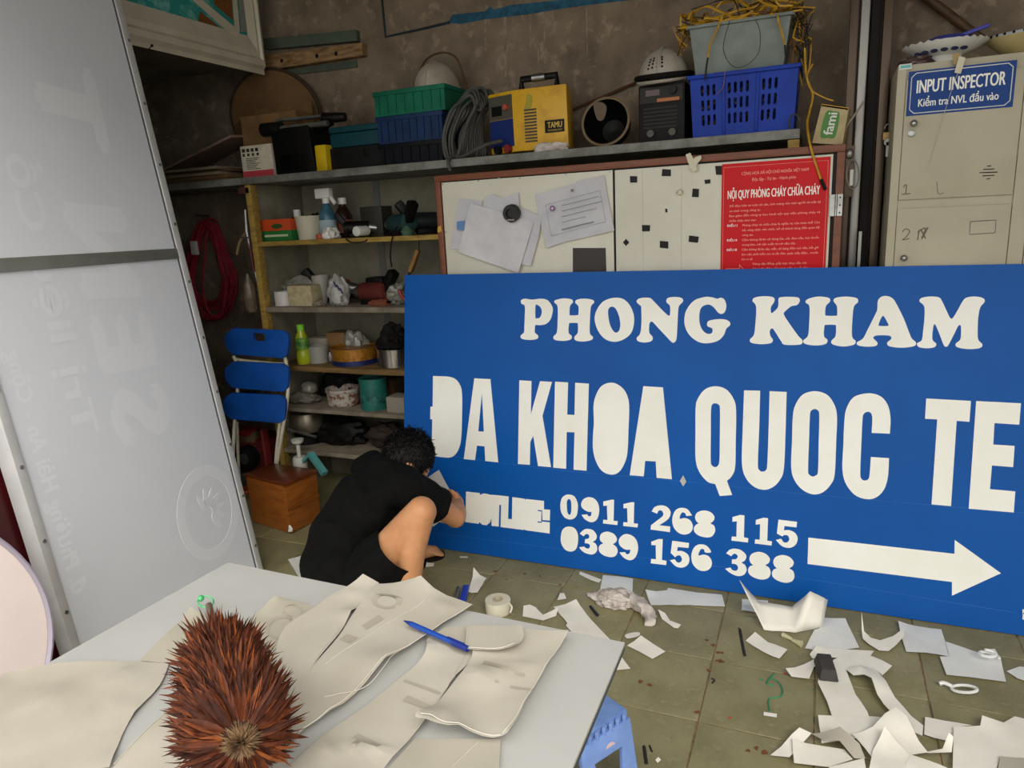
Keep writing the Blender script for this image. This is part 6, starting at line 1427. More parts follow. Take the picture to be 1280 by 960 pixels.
obj('tube_leg', MB().tube([on_y(292, 445, CY + .026), on_y(296, 455, CY + .02), on_y(297, 490, CY), on_y(293, 530, CY - .03), V(on_y(289, 600, CY - .1).x, CY - .13, .012)], .0095, 10), M_cr, ch)
obj('tube_leg', MB().tube([on_y(296, 527, CY - .005), V(on_y(297, 600, CY + .02).x, CY + .02, .012)], .0085, 10), M_cr, ch)
obj('back_tube', MB().tube(cat3([on_y(292, 447, CY + .027), on_y(300, 450, CY + .027), on_y(352, 455, CY + .027), on_y(358, 450, CY + .027)], 4), .0085, 8), M_cr, ch)
# red motor pump behind the chair
mp = on_z(306, 600, .05); my = 3.0
pump = thing('red_pump', 'dirty red motor pump with black wheel on the floor behind the blue chair', 'pump', V(on_y(315, 580, my).x, my, 0))
px_ = on_y(322, 570, my).x
wq = on_y(309, 572, my - .03)
obj('body', MB().box(px_ - .12, px_ + .07, my, my + .2, .08, wq.z + .1), mat('dirty_red_paint', '#6b1f1a', .6, '#4a1814', scale=12), pump, bevel=.02)
obj('base', MB().box(px_ - .16, px_ + .09, my - .05, my + .22, .0, .08), mat('grimy_grey', '#54504a', .7), pump, bevel=.008)
Mw = Matrix.Translation(wq) @ Matrix.Rotation(math.pi / 2, 4, 'X')
wheel_ = obj('wheel', MB().lathe([(.03, -.03), (.068, -.03), (.07, .02), (.048, .03), (.04, .022), (.016, .022), (0, .03)], n=32, M=Mw), M_rubber, pump)
obj('hub', MB().lathe([(.034, .024), (.032, .032), (0, .036)], n=24, M=Mw), M_steel, wheel_)
mA = on_y(298, 549, my + .05); mB = on_y(326, 549, my + .05)
obj('motor', MB().cyl(mA, mB, .05, n=24), mat('grimy_tan', '#7d674c', .6, '#5c4934', scale=14), pump, bevel=.006)
obj('motor_cap', MB().box(mA.x, mB.x - .04, my + .0, my + .1, mA.z + .04, mA.z + .075), mat('motor_red', '#8a2018', .5), pump, bevel=.006)
obj('guard', MB().bar(on_y(337, 585, my - .03), on_y(330, 536, my - .03), .05, .014), mat('red_guard', '#7c2a2a', .5), pump, bevel=.003)
obj('orange_ring', MB().lathe([(.05, 0), (.055, .012), (.05, .02)], o=(on_y(306, 590, 2.9).x, 2.9, .0), n=24), mat('orange_ring', '#b5502a', .5), pump)
# red hose coil on the back wall
hs = thing('red_hose', 'hanging coil of thin red hose on the dark alcove wall', 'hose', on_y(261, 272, WY - .06))
M_hose = mat('dark_red_hose', '#b02a3c', .45, '#8f2030', scale=20)
rr = random.Random(9)
for k in range(15):
    cx_ = 261 + rr.uniform(-5, 6); top_ = 272 + rr.uniform(0, 14); bot_ = 395 + rr.uniform(-22, 6); w_ = 29 - abs(rr.gauss(0, 6)); Y = WY - .02 - k * .005
    lp_ = []
    for i in range(14):
        a = 2 * math.pi * i / 14
        yy = (top_ + bot_) / 2 - math.cos(a) * (bot_ - top_) / 2; sp = .55 + .45 * (yy - top_) / (bot_ - top_)
        lp_.append(on_y(cx_ + math.sin(a) * w_ * (sp if math.cos(a) > 0 else 1) + (yy - 330) * .06 + rr.uniform(-1.5, 1.5), yy, Y))
    obj('hose_loop', MB().tube(cat3(lp_, 4, True), .0068, 6, True), M_hose, hs)
nq = on_y(261, 268, WY); obj('wall_hook', MB().cyl(V(nq.x, WY, nq.z - .01), V(nq.x, WY - .11, nq.z), .006, n=8), M_steel, hs)
pq_ = on_y(243, 310, WY - .11)
obj('white_plug', MB().box(pq_.x - .022, pq_.x + .022, pq_.y - .012, pq_.y + .012, pq_.z - .04, pq_.z + .04), M_white, hs, bevel=.008)
# hand tools hanging beside the post
tools = thing('wire_cutters', 'steel hand tool hanging on the dark wall beside the shelf post', 'tool', on_y(305, 290, SY + .1))
Yt = SY + .02
obj('jaw', MB().tube([on_y(307, 262, Yt), on_y(309, 288, Yt), on_y(313, 312, Yt)], [.008, .012, .006], 8), M_steel, tools)
obj('grip', MB().tube(cat3([on_y(308, 290, Yt), on_y(300, 302, Yt), on_y(296, 318, Yt)], 4), .007, 8), mat('tan_grip', '#8a7350', .6), tools)
obj('grip', MB().tube(cat3([on_y(310, 290, Yt), on_y(313, 310, Yt), on_y(318, 340, Yt)], 4), .007, 8), mat('dark_red_grip', '#5c2622', .6), tools)
obj('cross_pin', MB().cyl(on_y(301, 297, Yt - .01), on_y(318, 297, Yt - .01), .004, n=8), M_steel, tools)
tag(obj('screwdriver', MB().cyl(on_y(312, 300, Yt + .02), on_y(320, 345, Yt + .02), .0035, n=8).cyl(on_y(320, 345, Yt + .02), on_y(324, 358, Yt + .02), .008, n=10), M_steel), 'long thin steel rod tool hanging by the shelf post', 'tool')
bo = thing('clear_bottle', 'dusty clear plastic bottle hanging upside down beside the post', 'bottle', on_y(313, 385, Yt))
bt = on_y(309, 342, Yt); bb_ = on_y(316, 388, Yt)
obj('body', MB().lathe([(.008, 0), (.012, -.02), (.03, -.06), (.034, -.1), (.033, -.18), (.02, -.2), (0, -.205)], o=bt, n=20), mat('dusty_clear_plastic', '#8a7a66', .25, '#6a5c4b', scale=20, trans=.35), bo)
obj('cord', MB().tube([bt, bt + V(-.005, 0, .12)], .002, 5), M_black, bo)
tag(obj('junction_box', MB().box(*[on_y(297, 238, SY - .0).x, on_y(314, 238, SY).x - .012, SY + .0, SY + .05, on_y(300, 243, SY).z, SZ - .045]), mat('rust_red_box', '#5a2f22', .7, '#48261c', scale=20), bevel=.004), 'small rust red junction box under the shelf end', 'box')

# ================================================================== things on the lower shelves
def at(px, py, Y): return on_y(px, py, Y)
def lathe_item(name, label, cat, pxc, w_px, Y, z0, prof, ma, n=28, sy=1):
    x0 = on_y(pxc - w_px / 2, 350, Y).x; c_ = on_y(pxc, 350, Y)
    return c_, (on_y(pxc + w_px / 2, 350, Y).x - x0) / 2
z1_ = SHZ[0]; z2_ = SHZ[1]; z3_ = SHZ[2]; z4_ = SHZ[3]; z5_ = SHZ[4]
def X(px, py, Y): return on_y(px, py, Y).x
def cyl_thing(name, label, cat, px0, px1, pyt, pyb, Y, z0, parts):
    """parts: list of (part name, [(r fraction, z fraction)...], material)"""
    xa, xb, zb__, zt_ = rect(px0, pyt, px1, pyb, Y); r = (xb - xa) / 2; h = zt_ - z0
    c_ = V((xa + xb) / 2, Y + r, z0)
    root = thing(name, label, cat, c_)
    for nm, pr, ma in parts:
        obj(nm, MB().lathe([(a * r, b * h) for a, b in pr], o=c_, n=28), ma, root)
    return root, c_, r, h
YS = 2.96
# shelf 1 (top inside)
xa, xb, zb__, zt_ = rect(326, 274, 363, 297, YS)
pb_ = thing('paint_box', 'orange and green printed carton at the left end of the upper shelf', 'box', ((xa + xb) / 2, YS, z1_))
hh = zt_ - z1_
obj('green_half', MB().box(xa, xb, YS, YS + .12, z1_, z1_ + hh * .48), mat('print_green', '#1f6b2e', .5), pb_, bevel=.002)
obj('orange_half', MB().box(xa, xb, YS, YS + .12, z1_ + hh * .481, zt_), mat('print_orange', '#c2471c', .5), pb_, bevel=.002)
obj('emblem', MB().prism([catmull([(.4, .62), (.55, .56), (.72, .62), (.72, .74), (.55, .8), (.4, .74)])], lambda u, v: V(xa + (xb - xa) * u, YS - .0015, z1_ + hh * v), (0, .0015, 0)), mat('emblem_green', '#2e4a1c', .5), pb_)
obj('label_strip', MB().box(xa + .02, xb - .02, YS - .001, YS, z1_ + hh * .2, z1_ + hh * .3), mat('pale_print', '#b9c4a0', .6), pb_)
cyl_thing('plastic_cup', 'cream plastic cup beside the orange and green carton', 'cup', 362, 389, 270, 297, YS, z1_, [('body', [(.82, 0), (1, .97), (1.03, 1), (.95, 1), (.76, .05), (0, .05)], mat('cream_plastic', '#c7c1ad', .5))])
r_, c_, rr_, hh_ = cyl_thing('spray_bottle', 'blue liquid spray bottle with white trigger on the upper shelf', 'spray bottle', 393, 411, 233, 296, 3.02, z1_, [('body', [(.9, 0), (1, .03), (1, .42), (.5, .62), (.3, .68), (0, .68)], mat('blue_clear_bottle', '#33627c', .25, '#4a7a90', scale=12, trans=.2)), ('neck', [(.42, .68), (.42, .78), (0, .78)], M_white)])
obj('trigger_head', MB().box(c_.x - rr_ * 1.2, c_.x + rr_ * .8, c_.y - .018, c_.y + .018, z1_ + hh_ * .78, z1_ + hh_ * .97).bar((c_.x + rr_ * .6, c_.y, z1_ + hh_ * .82), (c_.x + rr_ * 1.3, c_.y, z1_ + hh_ * .66), .014, .02), M_white, r_, bevel=.006)
obj('label', MB().lathe([(rr_ * 1.01, hh_ * .1), (rr_ * 1.01, hh_ * .36)], o=c_, n=28), mat('pale_label', '#9fb3b8', .6), r_)
r_, c_, rr_, hh_ = cyl_thing('brown_bottle', 'dark brown bottle with white cap behind the spray bottle', 'bottle', 413, 432, 247, 296, 3.1, z1_, [('body', [(.95, 0), (1, .05), (1, .55), (.6, .72), (.4, .78), (.4, .84), (0, .84)], mat('brown_bottle_glass', '#2c1a12', .25)), ('cap', [(.48, .84), (.48, 1), (0, 1)], M_white), ('label', [(1.02, .12), (1.02, .45)], mat('rust_label', '#8a4a30', .6))])
cyl_thing('white_lid_jar', 'short dark jar with a white lid next to the cream cup', 'jar', 362, 374, 262, 296, 3.12, z1_, [('body', [(1, 0), (1, .75), (0, .75)], M_black), ('lid', [(.6, .75), (.6, 1), (0, 1)], M_white)])
crumple('white_bag_bundle', 'crumpled white bag in front of the spray bottle', 'bag', V(X(411, 288, 2.95), 2.96, z1_), (.042, .035, .035), M_white, 12, .5, .6)
tag(obj('orange_stopper', MB().cyl((X(398, 292, 2.94), 2.95, z1_), (X(398, 292, 2.94), 2.95, z1_ + .025), .018, n=20), mat('cap_orange', '#b0502a', .5), bevel=.002), 'small orange cap in front of the spray bottle', 'cap')
def powertool(name, label, px, py, Y, z0, ma, s=1.0, rot=0.0, col2=None):
    c_ = V(X(px, py, Y), Y + .06, z0); root = thing(name, label, 'power tool', c_)
    Mx = Matrix.Translation(c_) @ Matrix.Rotation(rot, 4, 'Z') @ Matrix.Scale(s, 4)
    def T_(mb): mb.v = [Mx @ v for v in mb.v]; return mb
    obj('motor_body', T_(MB().cyl((-.08, 0, .05), (.06, 0, .05), .04, .036, 18)), ma, root, bevel=.006)
    obj('handle', T_(MB().bar((-.06, 0, .05), (-.12, 0, .13), .04, .034)), M_black, root, bevel=.008)
    obj('head', T_(MB().cyl((.06, 0, .05), (.1, 0, .045), .028, .02, 16).cyl((.1, 0, .045), (.14, 0, .045), .008, .006, 10)), M_steel, root)
    obj('foot', T_(MB().box(-.05, .05, -.03, .03, 0, .02)), M_black, root, bevel=.004)
    return root
powertool('angle_grinder', 'dark power tool lying behind the white bag bundle', 440, 285, 3.0, z1_, M_black, .9, .4)
powertool('cordless_drill', 'black cordless drill right of the small dark box', 492, 286, 2.97, z1_, mat('dark_teal_tool', '#1d3c3c', .5), 1.15, math.pi - .5)
powertool('jigsaw_tool', 'dark jigsaw at the right end of the upper shelf', 528, 280, 3.12, z1_, mat('charcoal_tool', '#20262a', .5), 1.2, .7)
boxthing('small_dark_box', 'small dark tin box on the upper shelf behind the tools', 'box', (450, 258, 477, 277), 3.08, .1, mat('dark_olive_tin', '#2a2820', .5), z0=z1_)
crumple('black_bag', 'crumpled black bag behind the cream cup', 'bag', V(X(385, 270, 3.18), 3.22, z1_), (.06, .045, .075), M_black, 14, .4, .7)
tag(obj('white_roller', MB().cyl((X(442, 281, 2.93), 2.945, z1_ + .03), (X(442, 281, 2.93) + .01, 3.02, z1_ + .03), .024, n=20), M_white, bevel=.003), 'white roller end facing out among the upper shelf tools', 'roller')
tag(obj('loose_cable', MB().tube(cat3([at(435, 285, 2.93), at(432, 297, 2.893), at(440, 303, 2.89), at(455, 302, 2.89), at(465, 294, 2.93)], 5), .003, 6), M_rubber), 'black cable loop hanging over the upper shelf edge', 'cable')
tag(obj('hanging_lead', MB().tube(cat3([at(497, 283, 2.94), at(492, 292, 2.893), at(489, 305, 2.89), at(488, 322, 2.9), at(490, 334, 2.9)], 5), .0035, 6), M_rubber), 'black lead hanging down from the drill', 'cable')
tag(obj('green_funnel_cap', MB().lathe([(.024, 0), (.03, .02), (.012, .045), (0, .045)], o=(X(507, 285, 2.94), 2.95, z1_), n=20), mat('dull_green', '#3f5c48', .6)), 'dull green cap near the right end of the upper shelf', 'cap')
# hand saw
sw = thing('hand_saw', 'wooden handled saw hanging between the shelves beside the sign', 'saw', at(520, 330, 2.93))
obj('handle', MB().bar(at(523, 312, 2.92), at(513, 340, 2.92), .03, .02), mat('worn_ochre_wood', '#8a6530', .6, '#6e4d22', scale=20), sw, bevel=.006)
obj('blade', MB().bar(at(513, 338, 2.925), at(504, 362, 2.93), .028, .004), M_steel, sw)
obj('cord', MB().tube([at(524, 312, 2.92), at(523, 294, 2.9)], .002, 5), M_black, sw)
# shelf 2
cyl_thing('tape_reel', 'thick white tape reel at the left of the dusty middle shelf', 'tape', 337, 359, 365, 379, 2.94, z2_, [('reel', [(.4, 0), (1, 0), (1, 1), (.4, 1), (.4, 0)], mat('white_reel', '#c9c3c0', .5))])
boxthing('foam_block', 'cream foam block beside the white tape reel', 'block', (359, 357, 389, 378), 2.93, .09, mat('cream_foam', '#b7ab88', .8, '#9d916f', scale=30, bump=.3, bscale=80), z0=z2_, bevel=.008)
crumple('plastic_wrap', 'crumpled clear plastic wrap behind the cream foam block', 'plastic wrap', V(X(368, 350, 3.08), 3.1, z2_), (.13, .05, .07), mat('crinkled_clear_film', '#8d8b80', .15, '#a5a398', scale=30, trans=.3), 15, .45, .8)
cyl_thing('white_funnel', 'white plastic funnel cup right of the cream foam block', 'cup', 386, 404, 345, 378, 3.0, z2_, [('body', [(.5, 0), (1, .8), (1, 1), (.9, 1), (.42, .05), (0, .05)], mat('milky_plastic', '#9b9890', .4))])
o = crumple('shopping_bag', 'white plastic bag with blue print in the middle shelf', 'bag', V(X(419, 360, 2.96), 2.98, z2_), (.055, .045, .085), mat('bag_white', '#b3b1ac', .45, '#9a9894', scale=20), 16, .35, .8)
for k in range(3):
    q = at(417 + k * 4, 352 + k * 4, 2.925); obj('blue_print', MB().bar(q, q + V(.012, 0, -.028), .009, .003), mat('bag_blue_print', '#3a4a7c', .6), o)
powertool('red_sander', 'dark red handheld sander behind the white bag', 408, 345, 3.1, z2_, mat('dull_red_tool', '#6e2a20', .5), 1.3, .3)
powertool('rotary_hammer', 'black and red hammer drill right of the white bag', 459, 370, 2.97, z2_, mat('red_black_tool', '#5c2520', .5), 1.25, math.pi - .2)
boxthing('battery_pack', 'black battery charger block on the dusty middle shelf', 'charger', (457, 347, 478, 370), 3.06, .1, M_black, z0=z2_, bevel=.01)
crumple('orange_gloves', 'dusty orange work glove in front of the hammer drill', 'glove', V(X(471, 375, 2.94), 2.95, z2_), (.05, .03, .02), mat('orange_leather', '#8a4a30', .8, '#6c3824', scale=20), 17, .4, .6)
crumple('plastic_wrap', 'crumpled clear bag near the sign edge on the middle shelf', 'plastic wrap', V(X(491, 365, 3.0), 3.03, z2_), (.06, .05, .06), _M['crinkled_clear_film'], 18, .45, .8)
tag(obj('red_clamp', MB().tube(cat3([at(499, 362, 2.95), at(502, 370, 2.95), at(506, 374, 2.95), V(at(506, 374, 2.95).x + .01, 2.95, z2_ + .01)], 4), .009, 8), mat('clamp_red', '#8c2a26', .5)), 'red clamp handle beside the sign edge', 'clamp')
crumple('rag', 'grey rag lying low between the foam block and bag', 'rag', V(X(395, 377, 2.94), 2.95, z2_), (.035, .025, .018), mat('grey_rag', '#7a6f60', .9), 19, .5, .6)
# shelf 3
r_, c_, rr_, hh_ = cyl_thing('drink_bottle', 'yellow green drink bottle with lime cap beside the blue chair', 'bottle', 365.5, 379, 407, 455, 2.94, z3_, [('body', [(.9, 0), (1, .04), (1, .3), (.92, .34), (1, .4), (1, .66), (.55, .82), (.5, .86), (0, .86)], mat('lime_soda', '#9aa81c', .2, '#b0b830', scale=10)), ('cap', [(.55, .86), (.55, 1), (0, 1)], mat('lime_cap', '#7dc832', .4)), ('label', [(1.03, .38), (1.03, .68)], mat('green_wrap_label', '#2f6a2e', .4, '#7fa63a', scale=40))])
cyl_thing('white_mug', 'grey white plastic mug right of the drink bottle', 'mug', 380, 401, 434, 456, 2.97, z3_, [('body', [(.9, 0), (1, 1), (.92, 1), (.84, .06), (0, .06)], mat('grey_white_plastic', '#8f8d85', .5))])
boxthing('open_tray', 'pale cardboard tray behind the white mug', 'box', (383, 423, 407, 437), 3.1, .1, mat('pale_card', '#9c9483', .8), z0=z3_)
r_, c_, rr_, hh_ = cyl_thing('cookie_tin', 'round golden biscuit tin with a blue base', 'tin', 401, 452, 438, 460, 2.93, z3_, [('base', [(1, 0), (1, .3), (0, .3)], mat('tin_blue', '#1c2a5c', .35, metal=.3)), ('body', [(.995, .3), (.995, .92), (1.03, .93), (1.03, 1), (.95, 1), (.95, .9), (0, .9)], mat('tin_gold', '#b07a22', .35, '#7a4a18', scale=25, metal=.4))])
q = c_ + V(-rr_ * .62, -rr_ * .8, hh_ * .55)
obj('diamond_sticker', MB().hexa([q + V(-.016, .004, 0), q + V(0, -.008, -.024), q + V(.016, -.018, 0), q + V(0, -.006, .024)], [p + V(-.003, -.004, 0) for p in (q + V(-.016, .004, 0), q + V(0, -.008, -.024), q + V(.016, -.018, 0), q + V(0, -.006, .024))]), mat('diamond_white', '#a9a4b0', .5), r_)
boxthing('brown_carton', 'small brown carton standing behind the golden tin', 'box', (408, 416, 431, 440), 3.12, .1, M_card, z0=z3_)
crumple('plastic_wrap', 'clear plastic bag heaped behind the golden tin', 'plastic wrap', V(X(443, 435, 3.12), 3.14, z3_), (.06, .05, .09), _M['crinkled_clear_film'], 20, .4, .8)
r_, c_, rr_, hh_ = cyl_thing('steel_pot', 'shiny steel cooking pot on the brown shelf', 'pot', 462, 503, 438, 462, 2.92, z3_, [('body', [(.95, 0), (1, .05), (1, .94), (1.05, .96), (1.05, 1), (.97, 1), (.94, .08), (0, .08)], mat('polished_steel', '#b5b0a8', .2, '#9a958c', scale=6, metal=.95))])
obj('handle', MB().tube(cat3([c_ + V(rr_, -.0, hh_ * .8), c_ + V(rr_ * 1.25, 0, hh_ * .8), c_ + V(rr_ * 1.25, 0, hh_ * .6), c_ + V(rr_, 0, hh_ * .6)], 4), .006, 8), M_black, r_)
crumple('black_cables', 'bundle of black cables piled in the steel pot', 'cables', c_ + V(0, 0, hh_ * .85), (rr_ * .8, rr_ * .7, .07), M_rubber, 21, .5, .7)
tag(obj('cable_ring', MB().tube([at(493 + 9 * math.cos(a), 428 + 7 * math.sin(a), 2.95) for a in [i * math.pi / 10 for i in range(20)]], .004, 6, True), M_rubber), 'black cable ring standing above the steel pot', 'cable')
crumple('dark_bundle', 'dark cloth bundle at the right of the steel pot', 'cloth', V(X(512, 450, 3.1), 3.16, z3_), (.06, .06, .08), M_black, 22, .3, .7)
# shelf 4
tray = crumple('glass_jars_box', 'dusty open tray with clear glass on the lower shelf', 'tray', V(X(378, 500, 3.0), 3.02, z4_), (.09, .06, .035), mat('dusty_grey', '#6d675a', .7), 23, .3, .7)
crumple('glass_ball', 'small clear glass ball on the dusty tray', 'glass', V(X(384, 488, 3.0), 3.02, z4_ + .055), (.045, .045, .035), mat('dirty_glass', '#8f8c80', .15, trans=.4), 24, .15, .8)
cyl_thing('floral_bowl', 'white bowl with brown floral pattern on the lower shelf', 'bowl', 400, 434, 489, 511, 2.94, z4_, [('body', [(.85, 0), (.96, .1), (1, .8), (1.06, .85), (1.06, 1), (.96, 1), (.9, .2), (0, .2)], mat('floral_enamel', '#a8a196', .4, '#6b4634', scale=45, lo=.5, hi=.58))])
cyl_thing('teal_can', 'tall teal green paint can on the lower shelf', 'can', 443, 472, 475, 513, 2.93, z4_, [('body', [(1, 0), (1, .96), (1.03, .97), (1.03, 1), (.95, 1), (.95, .93), (0, .93)], mat('teal_tin', '#1f6a5e', .4, '#19574d', scale=12)), ('label', [(1.012, .2), (1.012, .5)], mat('teal_label', '#123f3c', .5, '#2f8074', scale=30))])
boxthing('paper_box', 'dusty white box with dark contents beside the sign', 'box', (483, 497, 505, 515), 2.94, .1, mat('dusty_white_card', '#8f887a', .8), z0=z4_)
crumple('dark_bundle', 'dark rubber heap behind the floral bowl', 'rubber', V(X(418, 480, 3.1), 3.13, z4_), (.1, .06, .09), M_rubber, 25, .4, .8)
crumple('brown_lump', 'brown leather lump between the bowl and the teal can', 'leather', V(X(438, 503, 3.0), 3.02, z4_), (.03, .03, .03), mat('brown_leather', '#5c3d28', .7), 26, .3, .7)
boxthing('brown_carton', 'brown carton behind the teal can', 'box', (470, 475, 492, 500), 3.12, .1, M_card_old, z0=z4_)
# shelf 5 and floor
kt = thing('steel_kettle', 'round dull steel kettle on the lowest shelf', 'kettle', V(X(381, 535, 3.02), 3.05, z5_))
kc = V(X(381, 535, 3.02), 3.05, z5_)
obj('body', MB().lathe([(.06, 0), (.09, .02), (.1, .07), (.085, .12), (.04, .15), (.012, .155), (.012, .17), (0, .172)], o=kc + V(0, 0, .05), n=32), mat('dull_steel', '#8d8473', .35, '#6e6656', scale=10, metal=.8), kt)
obj('stand', MB().lathe([(.08, 0), (.08, .05), (.06, .05)], o=kc, n=28), M_black, kt)
tag(obj('red_handled_bar', MB().cyl(at(361, 537, 2.93), at(395, 546, 2.93), .008, n=10).cyl(at(360, 536, 2.93), at(366, 538, 2.93), .011, n=10), M_steel), 'steel bar with reddish tip lying in front of the kettle', 'tool')
crumple('dark_bundle', 'dark heap of cloth on the lowest shelf', 'cloth', V(X(425, 545, 3.05), 3.08, z5_), (.16, .09, .08), M_black, 27, .35, .8)
crumple('dark_bundle', 'brown black heap on the lowest shelf by the sign', 'cloth', V(X(482, 555, 3.05), 3.08, z5_), (.12, .08, .07), mat('brown_black', '#2e2219', .8), 28, .35, .8)
# pump sprayer on the floor
sc_ = V(X(380, 590, 2.82), 2.80, 0)
spz = thing('pump_sprayer', 'white and aqua pump sprayer standing between chair and shelf', 'sprayer', sc_)
zt5 = on_y(379, 548, 2.80).z
obj('tank', MB().lathe([(.05, 0), (.056, .03), (.056, .16), (.045, .2), (.03, .215), (0, .215)], o=sc_, n=28), mat('aqua_plastic', '#4f8f8d', .4), spz)
obj('collar', MB().lathe([(.036, .205), (.036, .27), (.03, .285), (0, .285)], o=sc_, n=24), mat('grey_white_cap', '#b3b2aa', .5), spz)
obj('pump_rod', MB().cyl(sc_ + V(0, 0, .28), sc_ + V(0, 0, zt5 - .03), .011, n=12), mat('grey_white_cap', '#b3b2aa', .5), spz)
obj('pump_grip', MB().lathe([(.012, 0), (.03, .012), (.032, .028), (0, .034)], o=sc_ + V(0, 0, zt5 - .035), n=24), mat('grey_white_cap', '#b3b2aa', .5), spz)
obj('nozzle_arm', MB().bar(on_y(388, 567, 2.76), on_y(406, 592, 2.72), .03, .024).bar(on_y(388, 567, 2.76), sc_ + V(0, 0, .24), .016, .016), mat('aqua_plastic', '#4f8f8d', .4), spz)
pp_ = on_z(372, 706, 0)
tag(obj('white_carton_scrap', MB().add([on_z(361, 700, .002), on_z(374, 722, .002), on_z(385, 718, .002), on_z(380, 694, .09), on_z(360, 699, .07)], [(0, 1, 3, 4), (1, 2, 3)]), M_scrapb, solid=.0008), 'small folded white card behind the crouching person', 'card')
# ================================================================== person crouching at the sign
def remesh(mb, voxel, smooth=6, fac=.5):
    me = bpy.data.meshes.new('tmp'); me.from_pydata([tuple(v) for v in mb.v], [], mb.f); me.update()
    bm = bmesh.new(); bm.from_mesh(me); bmesh.ops.recalc_face_normals(bm, faces=bm.faces); bm.to_mesh(me); bm.free()
    o = bpy.data.objects.new('tmp', me); COL.objects.link(o)
    r = o.modifiers.new('r', 'REMESH'); r.mode = 'VOXEL'; r.voxel_size = voxel
    s = o.modifiers.new('s', 'SMOOTH'); s.factor = fac; s.iterations = smooth
    ev = o.evaluated_get(bpy.context.evaluated_depsgraph_get())
    out = bpy.data.meshes.new_from_object(ev)
    bpy.data.objects.remove(o)
    return out
def mesh_obj(name, me, ma, parent, fold=0, fs=14, seed=0, fn=None, cuts=()):
    me.name = name
    if cuts:
        bm = bmesh.new(); bm.from_mesh(me)
        for p0, p1, rad in cuts:                      # clean hem: everything past p1 along p0->p1 and near that axis is cut away
            d = (p1 - p0).normalized()
            bmesh.ops.bisect_plane(bm, geom=bm.verts[:] + bm.edges[:] + bm.faces[:], plane_co=p1, plane_no=d)
            kill = []
            for v in bm.verts:
                q = v.co - p1; t = q.dot(d)
                if t > 1e-4 and t < .3 and (q - d * t).length < rad: kill.append(v)
            bmesh.ops.delete(bm, geom=kill, context='VERTS')
        bm.to_mesh(me); bm.free(); me.update()
    if fold or fn:
        nr = [v.normal.copy() for v in me.vertices]
        for v, n_ in zip(me.vertices, nr):
            if fold:
                q = v.co * fs + V(seed, 0, 0)
                d = 1 - abs(noise.noise(q)) * 2.2 + .35 * noise.noise(q * 2.1)
                v.co += n_ * d * fold
            if fn: v.co += fn(v.co, n_)
    me.materials.clear(); me.materials.append(ma); me.shade_smooth()
    o = bpy.data.objects.new(name, me); COL.objects.link(o); par(o, parent)
    return o
def limb(mb, pts, rs, sub=5):
    """sphere-swept chain through joints with the given radii"""
    P = [Vector(p) for p in pts]
    for i in range(len(P) - 1):
        for k in range(sub + 1):
            t = k / sub; mb.ell(P[i].lerp(P[i + 1], t), rs[i] * (1 - t) + rs[i + 1] * t, nu=14, nv=9)
        mb.cyl(P[i], P[i + 1], rs[i] * .99, rs[i + 1] * .99, 14)
    return mb
def orient(x, y, z): return Matrix(((x.x, y.x, z.x), (x.y, y.y, z.y), (x.z, y.z, z.z)))
Ff = V(.72, .69, 0).normalized(); Sr = V(.69, -.72, 0).normalized(); Up = V(0, 0, 1)
hipC = V(-1.54, 1.97, .19); hipR = V(-1.43, 1.90, .205); hipL = V(-1.64, 2.06, .21)
kneeR = V(-1.205, 1.95, .478); ankR = V(-1.255, 1.875, .085); kneeL = V(-1.48, 2.40, .46); ankL = V(-1.61, 2.40, .085)
waist = V(-1.585, 2.03, .295); chest = V(-1.545, 2.11, .395); upper = V(-1.5, 2.19, .455); neckB = V(-1.5, 2.225, .515)
headC = V(-1.452, 2.285, .532); shR = V(-1.37, 2.13, .475); shL = V(-1.665, 2.33, .45)
elbR = V(-1.285, 2.33, .285); wriR = V(-1.365, 2.50, .262); elbL = V(-1.70, 2.47, .28); wriL = V(-1.635, 2.54, .30)
person = thing('person', 'person in black t-shirt and shorts crouching before the blue sign', 'person', (hipC.x, hipC.y, 0))
M_skin = mat('warm_skin', '#cc9468', .5, '#c0865c', scale=14, sub=.15, bump=.03, bscale=120)
body = MB()
hu = (Ff * .8 + Up * .5 + Sr * -.1).normalized(); hf = (Ff * .5 - Up * .86).normalized(); hf = (hf - hu * hf.dot(hu)).normalized(); hr = hf.cross(hu).normalized()
Hm = orient(hr, hf, hu)
def hp(x, y, z): return headC + hr * x + hf * y + hu * z
body.ell(headC, (.074, .092, .098), Hm, 20, 14).ell(hp(0, .018, -.06), (.058, .07, .062), Hm).ell(hp(0, .06, -.088), (.03, .03, .026), Hm)
body.ell(hp(0, .098, -.02), (.012, .016, .026), Hm).ell(hp(0, .105, -.034), (.017, .014, .011), Hm)
for s in (-1, 1):
    body.ell(hp(.077 * s, -.008, -.018), (.010, .019, .032), Hm)
    body.ell(hp(.03 * s, .082, .012), (.024, .012, .008), Hm)
limb(body, [neckB, hp(0, -.02, -.06)], [.056, .052], 4)
S2 = orient(Sr, Ff, Up)
for c_, r in ((hipC, (.165, .12, .12)), (waist, (.15, .1, .11)), (chest, (.16, .11, .11)), (upper, (.15, .09, .08))): body.ell(c_, r, S2)
limb(body, [hipC, waist, chest, upper, neckB], [.11, .1, .11, .09, .055], 3)
limb(body, [upper, shR], [.07, .058]); limb(body, [upper, shL], [.07, .058])
limb(body, [shR, elbR], [.054, .04]); limb(body, [elbR, elbR.lerp(wriR, .35), wriR], [.041, .043, .028])
limb(body, [shL, elbL], [.054, .04]); limb(body, [elbL, elbL.lerp(wriL, .35), wriL], [.041, .042, .028])
